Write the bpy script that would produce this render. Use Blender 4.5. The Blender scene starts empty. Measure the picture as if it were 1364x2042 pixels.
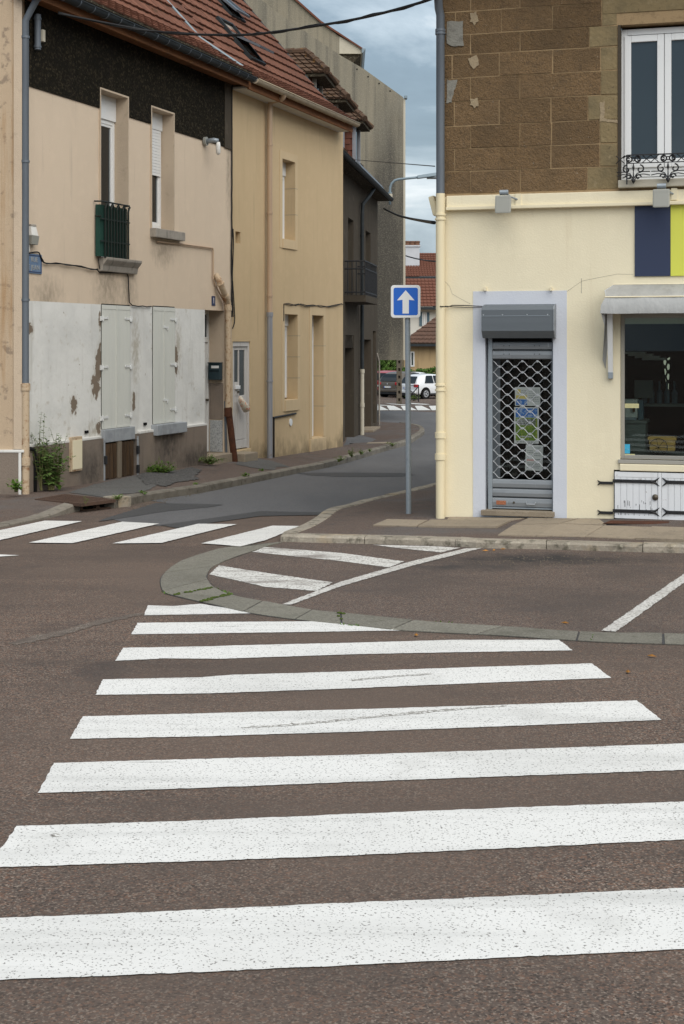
import bpy, bmesh, math, random
from mathutils import Vector, Matrix
from mathutils.geometry import delaunay_2d_cdt
random.seed(7)
R = math.radians
SC = bpy.context.scene
COL = SC.collection

# ------------------------------------------------------------------ camera, sky, sun, exposure
FPX, CX, VH, EYE = 2836.0, 682.0, 685.0, 1.88      # lens in photo pixels, horizon row, eye height
cam_d = bpy.data.cameras.new('camera'); cam = bpy.data.objects.new('camera', cam_d); COL.objects.link(cam)
cam.location = (0, 0, EYE); cam.rotation_euler = (R(90), 0, 0)
cam_d.sensor_fit = 'VERTICAL'; cam_d.sensor_height = 36.0; cam_d.lens = FPX/2042*36
cam_d.shift_y = -(1021-VH)/2042; cam_d.clip_start = 0.1; cam_d.clip_end = 3000
SC.camera = cam

SUN_EL, SUN_AZ = 50.0, 152.0       # degrees; azimuth clockwise from +Y (photo looks along +Y)
W = bpy.data.worlds.new('World'); SC.world = W; W.use_nodes = True
nt = W.node_tree; nt.nodes.clear()
N = nt.nodes.new
wo = N('ShaderNodeOutputWorld'); bg = N('ShaderNodeBackground'); bg.inputs[1].default_value = 0.075
sky = N('ShaderNodeTexSky'); sky.sky_type = 'NISHITA'; sky.sun_disc = False
sky.sun_elevation = R(SUN_EL); sky.sun_rotation = R(SUN_AZ); sky.air_density = 1.6; sky.dust_density = 2.5
tc = N('ShaderNodeTexCoord')
mp = N('ShaderNodeMapping'); mp.inputs['Scale'].default_value = (1.0, 1.0, 2.6); mp.inputs['Location'].default_value = (0.35, 0.2, 0.1)
n1 = N('ShaderNodeTexNoise'); n1.inputs['Scale'].default_value = 3.2; n1.inputs['Detail'].default_value = 9; n1.inputs['Roughness'].default_value = 0.58; n1.inputs['Distortion'].default_value = 0.5
cr = N('ShaderNodeValToRGB')
e = cr.color_ramp.elements
e[0].position = 0.30; e[0].color = (.95, 1.35, 1.8, 1)
e[1].position = 0.72; e[1].color = (7.8, 7.8, 7.8, 1)
m1 = cr.color_ramp.elements.new(0.50); m1.color = (1.6, 2.15, 2.7, 1)
m2 = cr.color_ramp.elements.new(0.60); m2.color = (3.3, 3.9, 4.45, 1)
mx = N('ShaderNodeMix'); mx.data_type = 'RGBA'; mx.inputs[0].default_value = 0.86
L_ = nt.links.new
L_(tc.outputs['Generated'], mp.inputs[0]); L_(mp.outputs[0], n1.inputs['Vector']); L_(n1.outputs['Fac'], cr.inputs[0])
L_(sky.outputs[0], mx.inputs[6]); L_(cr.outputs[0], mx.inputs[7]); L_(mx.outputs[2], bg.inputs[0]); L_(bg.outputs[0], wo.inputs[0])

sd = bpy.data.lights.new('sun', 'SUN'); sun = bpy.data.objects.new('sun', sd); COL.objects.link(sun)
sd.energy = 1.5; sd.angle = R(80); sd.color = (1.0, 0.95, 0.87)
sdir = Vector((math.sin(R(SUN_AZ))*math.cos(R(SUN_EL)), math.cos(R(SUN_AZ))*math.cos(R(SUN_EL)), math.sin(R(SUN_EL))))
sun.rotation_euler = sdir.to_track_quat('Z', 'Y').to_euler(); sun.location = (0, -5, 30)
SC.view_settings.view_transform = 'Standard'; SC.view_settings.look = 'None'
SC.view_settings.gamma = 1; SC.view_settings.use_curve_mapping = False
SC.view_settings.exposure = 1.26
SC.cycles.max_bounces = 6

# ------------------------------------------------------------------ materials
def mat(name, base, rough=0.85, spec=0.25, metal=0.0, layers=(), bump=(), objrand=0.0, coat=0, emit=None, alpha_mix=None):
    """layers: (kind, scale, lo, hi, colour, strength[, detail]); kind noise|voro|wave|blob ; scale float or 3-vector"""
    m = bpy.data.materials.new(name); m.use_nodes = True
    t = m.node_tree; nd = t.nodes; ln = t.links.new
    b = nd['Principled BSDF']; b.inputs['Roughness'].default_value = rough; b.inputs['Metallic'].default_value = metal
    b.inputs['Specular IOR Level'].default_value = spec
    if coat: b.inputs['Coat Weight'].default_value = coat
    tcn = nd.new('ShaderNodeTexCoord'); crd = tcn.outputs['Object']
    col = nd.new('ShaderNodeRGB'); col.outputs[0].default_value = (*base, 1); cur = col.outputs[0]
    def vec(scale, loc=(0, 0, 0)):
        mm = nd.new('ShaderNodeMapping'); mm.inputs['Scale'].default_value = (scale,)*3 if isinstance(scale, (int, float)) else scale
        mm.inputs['Location'].default_value = loc
        ln(crd, mm.inputs[0]); return mm.outputs[0]
    def field(kind, scale, detail=4, seed=0):
        if kind == 'noise':
            n = nd.new('ShaderNodeTexNoise'); n.inputs['Scale'].default_value = 1; n.inputs['Detail'].default_value = detail
            n.inputs['Roughness'].default_value = 0.6
            ln(vec(scale, (seed*3.1, seed*1.7, seed*2.3)), n.inputs['Vector']); return n.outputs['Fac']
        if kind == 'voro':
            n = nd.new('ShaderNodeTexVoronoi'); n.inputs['Scale'].default_value = 1
            ln(vec(scale, (seed*3.1, seed*1.7, seed*2.3)), n.inputs['Vector'])
            s = nd.new('ShaderNodeSeparateColor'); ln(n.outputs['Color'], s.inputs[0]); return s.outputs[seed % 3]
    def mrange(x, lo, hi, s):
        r = nd.new('ShaderNodeMapRange'); r.inputs[1].default_value = lo; r.inputs[2].default_value = hi; r.inputs[4].default_value = s
        ln(x, r.inputs[0]); return r.outputs[0]
    for i, l in enumerate(layers):
        kind, scale, lo, hi, c, s = l[:6]
        if kind == 'blob':       # scale: list of (x, z, rx, rz); a stain or a lost patch with an outline of its own
            det = field('noise', l[6] if len(l) > 6 else (13, 13, 8), 8, i); tot = None
            for (bx, bz, rx, rz) in scale:
                mm = nd.new('ShaderNodeMapping'); mm.vector_type = 'POINT'
                mm.inputs['Scale'].default_value = (1/rx, 0, 1/rz); mm.inputs['Location'].default_value = (-bx/rx, 0, -bz/rz)
                ln(crd, mm.inputs[0]); le = nd.new('ShaderNodeVectorMath'); le.operation = 'LENGTH'; ln(mm.outputs[0], le.inputs[0])
                o = mrange(le.outputs['Value'], 0, 1.6, 1)
                iv = nd.new('ShaderNodeMath'); iv.operation = 'SUBTRACT'; iv.inputs[0].default_value = 1; ln(o, iv.inputs[1])
                if tot is None: tot = iv.outputs[0]
                else:
                    q = nd.new('ShaderNodeMath'); q.operation = 'MAXIMUM'; ln(tot, q.inputs[0]); ln(iv.outputs[0], q.inputs[1]); tot = q.outputs[0]
            mu = nd.new('ShaderNodeMath'); mu.operation = 'MULTIPLY'; ln(tot, mu.inputs[0]); ln(det, mu.inputs[1])
            f = mrange(mu.outputs[0], lo, hi, s)
        elif kind == 'blobxy':   # the same on the ground
            det = field('noise', 3.5, 8, i); mm = nd.new('ShaderNodeMapping'); bx, by, rx, ry = scale
            mm.inputs['Scale'].default_value = (1/rx, 1/ry, 0); mm.inputs['Location'].default_value = (-bx/rx, -by/ry, 0)
            ln(crd, mm.inputs[0]); le = nd.new('ShaderNodeVectorMath'); le.operation = 'LENGTH'; ln(mm.outputs[0], le.inputs[0])
            o = mrange(le.outputs['Value'], 0, 1.6, 1); iv = nd.new('ShaderNodeMath'); iv.operation = 'SUBTRACT'; iv.inputs[0].default_value = 1; ln(o, iv.inputs[1])
            mu = nd.new('ShaderNodeMath'); mu.operation = 'MULTIPLY'; ln(iv.outputs[0], mu.inputs[0]); ln(det, mu.inputs[1]); f = mrange(mu.outputs[0], lo, hi, s)
        elif kind == 'zband':    # noise-broken splash or wear band between two heights
            sp = nd.new('ShaderNodeSeparateXYZ'); ln(crd, sp.inputs[0])
            a = mrange(sp.outputs[2], scale[1], scale[0], 1)
            mu = nd.new('ShaderNodeMath'); mu.operation = 'MULTIPLY'; ln(a, mu.inputs[0]); ln(field('noise', (2.2, 2.2, 1.5), 8, i), mu.inputs[1])
            f = mrange(mu.outputs[0], lo, hi, s)
        else:
            f = mrange(field(kind, scale, l[6] if len(l) > 6 else 4, i), lo, hi, s)
        k = nd.new('ShaderNodeMix'); k.data_type = 'RGBA'; ln(f, k.inputs[0]); ln(cur, k.inputs[6]); k.inputs[7].default_value = (*c, 1); cur = k.outputs[2]
    if objrand:
        oi = nd.new('ShaderNodeObjectInfo'); r = nd.new('ShaderNodeMapRange'); r.inputs[3].default_value = 1-objrand; r.inputs[4].default_value = 1+objrand
        ln(oi.outputs['Random'], r.inputs[0])
        k = nd.new('ShaderNodeVectorMath'); k.operation = 'SCALE'; ln(cur, k.inputs[0]); ln(r.outputs[0], k.inputs['Scale']); cur = k.outputs[0]
    ln(cur, b.inputs['Base Color'])
    prev = None
    for i, (kind, scale, strength, dist) in enumerate(bump):
        bn = nd.new('ShaderNodeBump'); bn.inputs['Strength'].default_value = strength; bn.inputs['Distance'].default_value = dist
        if kind == 'vd':
            n = nd.new('ShaderNodeTexVoronoi'); n.inputs['Scale'].default_value = 1; ln(vec(scale), n.inputs['Vector']); ln(n.outputs['Distance'], bn.inputs['Height'])
        else: ln(field('noise', scale, 5, 40+i), bn.inputs['Height'])
        if prev: ln(prev, bn.inputs['Normal'])
        prev = bn.outputs[0]
    if prev: ln(prev, b.inputs['Normal'])
    if emit:
        b.inputs['Emission Color'].default_value = (*emit[:3], 1); b.inputs['Emission Strength'].default_value = emit[3]
    return m

def clear_glass(name):
    m = bpy.data.materials.new(name); m.use_nodes = True; t = m.node_tree; t.nodes.clear()
    o = t.nodes.new('ShaderNodeOutputMaterial'); mix = t.nodes.new('ShaderNodeMixShader'); fr = t.nodes.new('ShaderNodeFresnel'); fr.inputs[0].default_value = 1.42
    tr = t.nodes.new('ShaderNodeBsdfTransparent'); tr.inputs[0].default_value = (.82, .88, .86, 1); gl = t.nodes.new('ShaderNodeBsdfGlossy'); gl.inputs['Roughness'].default_value = .01
    t.links.new(fr.outputs[0], mix.inputs[0]); t.links.new(tr.outputs[0], mix.inputs[1]); t.links.new(gl.outputs[0], mix.inputs[2]); t.links.new(mix.outputs[0], o.inputs[0])
    return m

AGG = lambda s, dk, lt, rd: [('voro', s, .55, 1., rd, .75), ('voro', s*1.6, .72, .95, lt, .8), ('voro', s*1.25, .66, .95, dk, .85)]
m_red = mat('red_brown_asphalt', (.112, .084, .070), .9, .2, layers=AGG(86, (.026, .022, .020), (.33, .27, .22), (.225, .12, .078)) + [
    ('noise', .5, .42, .72, (.068, .055, .048), .7), ('noise', (.25, 1.6, 1), .50, .7, (.072, .058, .05), .6), ('noise', 1.3, .60, .68, (.06, .05, .046), .55, 7), ('noise', 3.0, .56, .75, (.135, .105, .085), .35), ('noise', .22, .46, .66, (.135, .10, .08), .7),
    ('noise', 30, .60, .75, (.05, .045, .042), .5)], bump=[('noise', 90, .5, .008)])
m_red2 = mat('parking_asphalt', (.104, .080, .069), .9, .2, layers=AGG(90, (.036, .031, .029), (.25, .21, .18), (.18, .11, .078)) + [
    ('noise', .6, .45, .7, (.062, .053, .049), .6), ('noise', (1, 2.5, 1), .55, .75, (.055, .05, .05), .4), ('blobxy', (2.1, 14.6, 1.3, .55), .15, .45, (.03, .029, .03), .9), ('blobxy', (1.1, 14.0, 1.0, .5), .2, .5, (.04, .038, .038), .8)], bump=[('noise', 90, .4, .006)])
m_grey = mat('grey_asphalt', (.122, .121, .123), .85, .25, layers=AGG(85, (.075, .075, .078), (.17, .17, .175), (.12, .11, .11)) + [
    ('noise', (.9, .22, 1), .45, .7, (.085, .085, .09), .5), ('noise', (.5, .15, 1), .5, .7, (.16, .158, .158), .6)], bump=[('noise', 90, .35, .005)])
m_tar = mat('tar_seam', (.060, .060, .062), .75, .3, layers=AGG(85, (.03, .03, .032), (.09, .09, .09), (.06, .055, .055)), bump=[('noise', 90, .35, .005)])
m_pave = mat('pavement_asphalt', (.118, .084, .068), .9, .2, layers=AGG(95, (.05, .045, .043), (.2, .175, .155), (.13, .09, .072)) + [('noise', .8, .48, .68, (.115, .112, .11), .7), ('noise', 2.5, .55, .7, (.06, .055, .052), .5)], bump=[('noise', 80, .5, .008)])
m_pavegrey = mat('grey_pavement_patch', (.105, .102, .098), .9, .2, layers=AGG(85, (.055, .055, .055), (.2, .2, .19), (.12, .11, .1)) + [('noise', 1.2, .5, .7, (.07, .067, .062), .6)], bump=[('noise', 80, .5, .008)])
m_gravel = mat('loose_patch', (.102, .099, .096), .95, .2, layers=AGG(45, (.03, .03, .03), (.22, .21, .2), (.1, .095, .09)), bump=[('noise', 40, 1, .03)])
WPT = (.70, .69, .665)
m_white = mat('road_paint_fresh', WPT, .75, .3, layers=[('noise', .8, .45, .75, (.60, .59, .565), .8), ('noise', (.35, 5, 1), .50, .70, (.50, .495, .475), .65), ('noise', 2.2, .56, .7, (.55, .54, .515), .5), ('noise', (88, 88, 1), .605, .65, (.16, .15, .14), .9, 2), ('noise', (32, 32, 1), .67, .70, (.12, .11, .1), .9, 5), ('noise', (1.1, 18, 1), .70, .735, (.2, .19, .18), .85, 6)], bump=[('noise', 60, .25, .005)])
m_worn = mat('road_paint_worn', (.60, .59, .56), .85, .2, layers=[('noise', 42, .52, .60, (.15, .125, .108), .85, 8), ('noise', (1.4, 4, 1), .50, .62, (.15, .125, .108), .7, 8)])
m_worn3 = mat('road_paint_faded', (.56, .545, .515), .85, .2, layers=[('noise', 42, .52, .60, (.15, .13, .115), .85, 8), ('noise', 3, .5, .7, (.33, .31, .285), .7, 8)])
m_worn2 = mat('road_paint_dull', (.70, .69, .66), .85, .2, layers=[('noise', 45, .57, .64, (.16, .145, .13), .85, 8), ('noise', 3, .56, .74, (.4, .38, .35), .6, 8)])
m_sett = mat('gutter_concrete', (.175, .165, .138), .9, .2, layers=[('voro', 80, .6, 1, (.27, .255, .215), .7), ('voro', 95, .66, 1, (.085, .08, .068), .7), ('noise', 3, .48, .68, (.115, .11, .088), .6), ('noise', .8, .5, .7, (.21, .2, .165), .5), ('noise', 11, .6, .68, (.10, .095, .07), .5, 7)], bump=[('noise', 70, .4, .006)], objrand=.10)
m_kerb = mat('kerb_granite', (.30, .265, .215), .9, .2, layers=[('voro', 70, .6, 1, (.4, .36, .3), .5), ('noise', 4, .5, .7, (.16, .14, .11), .7), ('noise', 1.7, .56, .7, (.36, .25, .11), .55), ('noise', 7, .53, .64, (.085, .078, .058), .8, 8), ('noise', 14, .60, .7, (.46, .42, .33), .6)], bump=[('noise', 35, .6, .015), ('noise', 8, .5, .03)], objrand=.12)
m_kerb2 = mat('kerb_concrete', (.20, .18, .15), .9, .2, layers=[('noise', 4, .45, .7, (.12, .105, .085), .7), ('noise', 12, .56, .68, (.075, .065, .052), .7, 8), ('noise', 9, .62, .75, (.28, .25, .205), .5)], bump=[('noise', 35, .6, .012)], objrand=.14)
m_slab = mat('pavement_slab_concrete', (.285, .235, .175), .9, .2, layers=[('noise', 2.3, .45, .7, (.20, .165, .125), .7), ('noise', 14, .55, .7, (.16, .135, .105), .6, 8), ('voro', 80, .75, 1, (.34, .29, .23), .5)], bump=[('noise', 60, .4, .006)], objrand=.09)
m_moss = mat('moss', (.06, .085, .02), .95, .1, layers=[('noise', 60, .45, .7, (.11, .14, .035), .8)], bump=[('noise', 60, 1, .02)])

STU = [('noise', 60, .4, .02), ('noise', 220, .35, .006)]
def plaster(name, c, dirt, extra=(), bump=STU, s=.5):
    return mat(name, c, .92, .15, layers=[('noise', .7, .42, .75, dirt, s*.55), ('noise', (4, 4, .35), .5, .78, dirt, s*.6), ('noise', 5, .52, .75, tuple(x*1.07 for x in c), .5)] + list(extra), bump=bump)
m_cream = plaster('pinkish_cream_render', (.68, .555, .425), (.59, .475, .36), [('noise', (9, 9, .5), .62, .78, (.3, .25, .2), .45)])
m_reveal = plaster('reveal_plaster', (.55, .445, .335), (.43, .34, .26), [('noise', 6, .58, .72, (.36, .28, .21), .5)])
m_dark = mat('black_pebble_dash', (.020, .017, .011), .95, .12, layers=[('voro', 30, .62, 1, (.085, .068, .042), .8), ('voro', 60, .55, 1, (.012, .010, .008), .8), ('noise', 1.2, .5, .7, (.016, .013, .011), .6), ('noise', (5, 5, .5), .55, .75, (.05, .04, .027), .5)], bump=[('noise', 32, 1, .06), ('noise', 90, .8, .02)])
m_dash = mat('grey_plinth_render', (.235, .19, .155), .95, .15, layers=[('noise', 1.0, .45, .7, (.17, .145, .125), .7), ('noise', (5, 5, .6), .5, .75, (.12, .10, .088), .6), ('noise', 120, .5, .7, (.3, .25, .2), .4)], bump=[('noise', 70, .6, .015)])
m_peelwhite = None
m_trimw = mat('white_trim', (.70, .69, .66), .8, .2, layers=[('noise', 8, .55, .7, (.5, .47, .42), .6)])
m_yel = plaster('ochre_render', (.575, .435, .265), (.455, .34, .20), [('noise', (10, 10, .5), .60, .78, (.34, .26, .16), .45), ('zband', (-.2, 1.1), .34, .56, (.20, .155, .095), .85)])
m_yels = plaster('ochre_smooth_band', (.59, .455, .285), (.48, .365, .22), [('zband', (-.2, 1.0), .36, .58, (.26, .20, .125), .7)], bump=[('noise', 90, .15, .004)])
m_greyhouse = mat('grimy_grey_render', (.078, .065, .050), .95, .1, layers=[('noise', .6, .42, .7, (.075, .062, .048), .7), ('noise', (5, 5, .3), .48, .72, (.055, .047, .037), .7), ('noise', 3, .6, .75, (.165, .135, .1), .5)], bump=STU)
m_conc = mat('streaked_concrete', (.275, .245, .185), .95, .15, layers=[('noise', (1.6, 1.6, .09), .40, .72, (.165, .155, .125), .8, 6), ('noise', (4.2, 4.2, .14), .50, .74, (.085, .082, .073), .75, 6), ('noise', .35, .5, .7, (.28, .26, .21), .6), ('blob', [(1.35, 3.9, .75, 5.0), (1.0, 1.6, .4, 2.2)], .06, .34, (.062, .058, .052), .9, (2.0, 2.0, .25)), ('noise', 30, .5, .75, (.42, .38, .3), .5)], bump=[('noise', 30, .5, .02)])
m_conclight = mat('pale_render_lit_edge', (.52, .48, .39), .9, .15, layers=[('noise', 3, .5, .7, (.44, .4, .32), .5)])
m_cream2 = plaster('pale_cream_render', (.80, .725, .54), (.70, .62, .445), [('noise', (8, 8, .4), .62, .8, (.6, .5, .34), .4)], bump=[('noise', 45, .22, .014), ('noise', 130, .2, .006)])
m_creamtrim = mat('cream_gloss_paint', (.77, .69, .50), .6, .35, layers=[('noise', 9, .62, .75, (.6, .52, .36), .4)])
m_lav = mat('lavender_render', (.59, .615, .675), .9, .15, layers=[('noise', 1.5, .5, .75, (.52, .55, .63), .6)], bump=[('noise', 45, .2, .014), ('noise', 130, .2, .006)])
m_mort = mat('pale_mortar', (.36, .255, .145), .95, .1, layers=[('noise', 12, .5, .7, (.22, .155, .09), .7)], bump=[('noise', 60, .6, .01)])
m_block = mat('brown_rough_block', (.185, .119, .062), .95, .12, layers=[('voro', 75, .55, 1, (.235, .16, .095), .6), ('voro', 95, .6, 1, (.07, .052, .036), .7), ('noise', 2.2, .45, .68, (.13, .089, .052), .75), ('noise', 6, .58, .72, (.085, .064, .044), .6, 8), ('noise', 40, .71, .73, (.5, .45, .38), .8)], bump=[('noise', 60, .9, .02), ('noise', 14, .7, .03)], objrand=.13)
m_quoin = mat('weathered_limestone', (.235, .18, .098), .92, .15, layers=[('noise', 3.5, .45, .68, (.15, .122, .072), .8), ('noise', 12, .58, .7, (.33, .26, .155), .6, 8), ('noise', 24, .62, .7, (.09, .07, .045), .7)], bump=[('noise', 22, .6, .02)], objrand=.10)
m_patch = mat('mortar_patch', (.35, .275, .18), .95, .1, layers=[('noise', 14, .5, .65, (.28, .22, .15), .7)], bump=[('noise', 40, .6, .02)])
m_patchg = mat('cement_patch', (.25, .24, .21), .95, .1, layers=[('noise', 12, .5, .65, (.17, .16, .14), .7)], bump=[('noise', 40, .6, .02)])
m_stone = mat('sill_stone', (.33, .30, .26), .92, .15, layers=[('noise', 5, .45, .7, (.2, .18, .16), .7), ('noise', (12, 12, 2), .55, .72, (.13, .12, .11), .7)], bump=[('noise', 40, .4, .008)])
m_greypaint = mat('grey_painted_cement', (.33, .35, .37), .9, .15, layers=[('noise', 5, .5, .7, (.24, .25, .27), .7), ('noise', (9, 9, 1), .55, .7, (.2, .2, .2), .6)], bump=[('noise', 40, .4, .008)])
m_speck = mat('speckled_plinth', (.36, .37, .37), .9, .2, layers=[('voro', 45, .6, 1, (.5, .51, .52), .7), ('voro', 60, .6, 1, (.15, .15, .16), .7)], bump=[('noise', 60, .6, .01)])
m_tile = mat('terracotta_tile', (.15, .066, .044), .9, .15, layers=[('noise', (25, 25, 2), .45, .7, (.10, .052, .038), .7), ('noise', 1.1, .42, .7, (.20, .092, .060), .6), ('noise', 2.1, .55, .72, (.085, .048, .036), .7)], bump=[('noise', 40, .4, .008)], objrand=.16)
m_tile2 = mat('mossy_old_tile', (.105, .066, .045), .95, .1, layers=[('noise', 9, .5, .65, (.06, .047, .036), .8), ('noise', 5, .62, .72, (.25, .13, .03), .7), ('noise', 14, .58, .7, (.16, .10, .07), .6)], bump=[('noise', 40, .6, .01)], objrand=.12)
m_tile3 = mat('far_red_tile', (.15, .064, .043), .9, .15, layers=[('noise', (3, 3, 3), .45, .7, (.15, .065, .045), .6)])
m_tile4 = mat('far_brown_tile', (.115, .068, .05), .9, .15, layers=[('noise', (3, 3, 3), .45, .7, (.075, .05, .04), .6)])
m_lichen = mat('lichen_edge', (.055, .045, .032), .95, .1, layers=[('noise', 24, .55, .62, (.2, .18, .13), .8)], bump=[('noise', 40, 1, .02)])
m_hung = mat('hung_tile', (.14, .055, .038), .9, .2, layers=[('noise', 6, .5, .7, (.1, .045, .035), .6)], objrand=.14)
m_greywood = mat('grey_weathered_wood', (.20, .165, .125), .9, .15, layers=[('noise', (40, 40, 2), .5, .68, (.1, .082, .062), .7)])
m_wood = mat('rotten_plank', (.082, .050, .028), .9, .15, layers=[('noise', (30, 30, 1.6), .45, .65, (.028, .019, .013), .8), ('noise', (50, 50, 2.2), .60, .7, (.19, .125, .07), .7), ('noise', 3, .5, .7, (.07, .05, .036), .6)], bump=[('noise', (50, 50, 3), .8, .01)], objrand=.22)
m_fascia = mat('brown_fascia_board', (.20, .085, .036), .8, .2, layers=[('noise', (2, 2, 20), .5, .7, (.09, .042, .022), .8), ('noise', 5, .6, .72, (.32, .16, .06), .6)])
m_soffit = mat('white_soffit_board', (.60, .57, .50), .8, .2, layers=[('noise', 2, .5, .7, (.46, .42, .35), .6)])
m_pvc = mat('white_plastic_frame', (.78, .79, .79), .4, .4, layers=[('noise', 7, .6, .75, (.66, .66, .64), .5)])
m_wpaint = mat('white_painted_wood', (.72, .73, .72), .7, .25, layers=[('noise', (30, 30, 2), .55, .72, (.58, .58, .56), .6), ('noise', 9, .66, .72, (.36, .32, .27), .7)])
m_shut = mat('pale_grey_green_shutter', (.64, .645, .595), .65, .25, layers=[('noise', (6, 6, .6), .5, .75, (.52, .54, .50), .6)])
m_doorw = mat('grubby_white_door', (.56, .535, .51), .75, .2, layers=[('noise', (14, 14, 1.5), .5, .7, (.43, .40, .375), .7), ('noise', 10, .66, .71, (.2, .15, .11), .8)], bump=[('noise', (60, 60, 3), .3, .004)])
m_cellardoor = mat('white_board_door', (.70, .72, .75), .7, .25, layers=[('noise', (14, 14, 1.5), .52, .72, (.6, .61, .63), .6), ('noise', 12, .69, .72, (.3, .26, .22), .6)])
m_glass = mat('window_glass', (.012, .016, .018), .04, .6)
m_glass_up = mat('painted_sky_glass', (.030, .044, .056), .04, .8)  # reflected sky put into the bluish base colour
m_glass2 = mat('dusty_glass', (.045, .055, .055), .25, .5, layers=[('noise', 4, .5, .7, (.08, .09, .09), .6)])
m_clear = clear_glass('shop_glass')
m_zinc = mat('zinc_pipe', (.135, .155, .18), .55, .45, metal=.2, layers=[('noise', (9, 9, 1), .5, .7, (.10, .115, .135), .6)])
m_zincl = mat('weathered_zinc', (.30, .31, .34), .55, .4, metal=.3, layers=[('noise', (12, 12, .8), .48, .68, (.2, .2, .22), .7), ('noise', 9, .62, .7, (.23, .17, .13), .5)])
m_slate = mat('dark_gutter', (.022, .027, .030), .6, .25, layers=[('noise', 3, .5, .7, (.05, .058, .06), .6)])
m_beigepipe = mat('beige_plastic_pipe', (.46, .33, .225), .55, .35, layers=[('noise', (7, 7, .7), .5, .7, (.39, .28, .19), .6)])
m_beigegutter = mat('beige_gutter', (.40, .33, .235), .6, .3, layers=[('noise', 3, .5, .7, (.3, .25, .175), .7)])
m_rustcream = mat('rusting_cream_iron', (.50, .39, .27), .8, .25, layers=[('noise', 7, .54, .66, (.24, .11, .045), .85, 8), ('noise', 26, .57, .66, (.26, .125, .055), .8, 6), ('noise', (9, 9, .6), .58, .7, (.3, .19, .1), .6)], bump=[('noise', 40, .5, .006)])
m_rust = mat('rusted_iron', (.085, .034, .019), .9, .2, layers=[('noise', 9, .45, .7, (.04, .02, .014), .8), ('noise', 24, .58, .7, (.15, .06, .03), .6)], bump=[('noise', 40, .6, .006)])
m_drain = mat('rusty_grate_iron', (.10, .062, .045), .85, .25, layers=[('noise', 20, .5, .7, (.055, .037, .03), .7)])
m_creampipe = mat('cream_painted_pipe', (.76, .665, .455), .55, .35, layers=[('noise', (8, 8, .8), .55, .75, (.66, .56, .37), .5)])
m_galv = mat('galvanised_steel', (.30, .34, .375), .5, .4, metal=.35, layers=[('noise', 22, .5, .7, (.22, .255, .29), .6), ('noise', (14, 14, 2), .55, .72, (.4, .43, .45), .5)])
m_iron = mat('black_iron', (.016, .016, .018), .55, .4)
m_rail = mat('dark_green_iron', (.010, .016, .013), .55, .4, layers=[('noise', 24, .62, .72, (.07, .035, .02), .6)])
m_mesh = mat('dark_green_screen', (.016, .055, .042), .75, .2, layers=[('noise', (2.5, 2.5, 1.2), .45, .7, (.006, .016, .012), .8), ('noise', (60, 60, 4), .5, .7, (.018, .055, .042), .5)])
m_cable = mat('black_cable', (.012, .012, .013), .6, .3)
m_steelbox = mat('grey_roller_housing', (.125, .142, .158), .5, .4, metal=.2, layers=[('noise', (.5, 1, 12), .5, .7, (.105, .12, .135), .5)])
m_steel = mat('brushed_shutter_steel', (.27, .29, .31), .5, .4, metal=.4, layers=[('noise', (2, 2, 10), .5, .7, (.2, .215, .235), .6), ('noise', (40, 40, 5), .64, .72, (.5, .52, .55), .6)])
m_wire = mat('bright_grille_steel', (.50, .52, .54), .35, .5, metal=.6)
m_frame = mat('window_metal_frame', (.36, .345, .31), .5, .4, metal=.2)
m_awn = mat('grey_awning_canvas', (.40, .395, .375), .95, .1, layers=[('noise', 1.6, .42, .7, (.30, .295, .275), .7), ('noise', (7, 7, 2), .52, .72, (.24, .23, .21), .6, 7)], bump=[('noise', (7, 7, 2.5), .5, .05)])
m_awnv = mat('pale_awning_valance', (.42, .425, .42), .95, .1, layers=[('noise', (3, 3, 1.5), .45, .7, (.34, .345, .345), .7)], bump=[('noise', (6, 6, 2.5), .45, .05)])
m_navy = mat('navy_panel', (.029, .041, .085), .5, .35)
m_lime = mat('lime_panel', (.64, .66, .10), .5, .35)
m_blue = mat('sign_blue', (.012, .125, .56), .45, .4)
m_signw = mat('sign_white', (.78, .79, .79), .45, .4)
m_plaque = mat('faded_blue_enamel', (.135, .205, .32), .5, .4, layers=[('noise', 9, .5, .7, (.095, .145, .24), .7)])
m_plaqued = mat('worn_letter_paint', (.36, .36, .34), .7, .3)
m_plaqueb = mat('deep_blue_enamel', (.012, .022, .085), .3, .5)
m_mail = mat('dark_teal_mailbox', (.024, .043, .052), .45, .4)
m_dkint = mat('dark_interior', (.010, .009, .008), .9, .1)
m_black = mat('void_black', (.008, .008, .008), .9, .1)
m_counter = mat('grey_counter', (.19, .21, .20), .7, .3)
m_crate = mat('yellow_crate_wood', (.75, .42, .12), .7, .3, layers=[('noise', (3, 3, 20), .5, .7, (.6, .32, .09), .6)])
m_cyan = mat('cyan_sticker', (.06, .42, .66), .5, .3, layers=[('noise', 25, .56, .62, (.03, .25, .45), .7), ('noise', 15, .62, .65, (.5, .7, .8), .6)])
m_yelsticker = mat('pale_yellow_sticker', (.58, .55, .30), .5, .3)
m_paper = mat('printed_paper', (.36, .39, .375), .8, .2)
m_ink = mat('grey_ink', (.09, .10, .11), .8, .2)
m_inkred = mat('red_ink', (.42, .08, .07), .8, .2)
m_postb = mat('poster_blue', (.035, .11, .30), .8, .2, layers=[('noise', 22, .5, .6, (.25, .32, .4), .7)])
m_postg = mat('poster_green', (.09, .15, .03), .8, .2, layers=[('noise', 28, .48, .62, (.22, .26, .05), .8), ('noise', 40, .52, .6, (.05, .09, .03), .8)])
m_posty = mat('poster_yellow', (.38, .33, .10), .8, .2)
m_orange = mat('copper_plate', (.33, .12, .06), .6, .3, layers=[('noise', 60, .55, .6, (.5, .25, .15), .7)])
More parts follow.
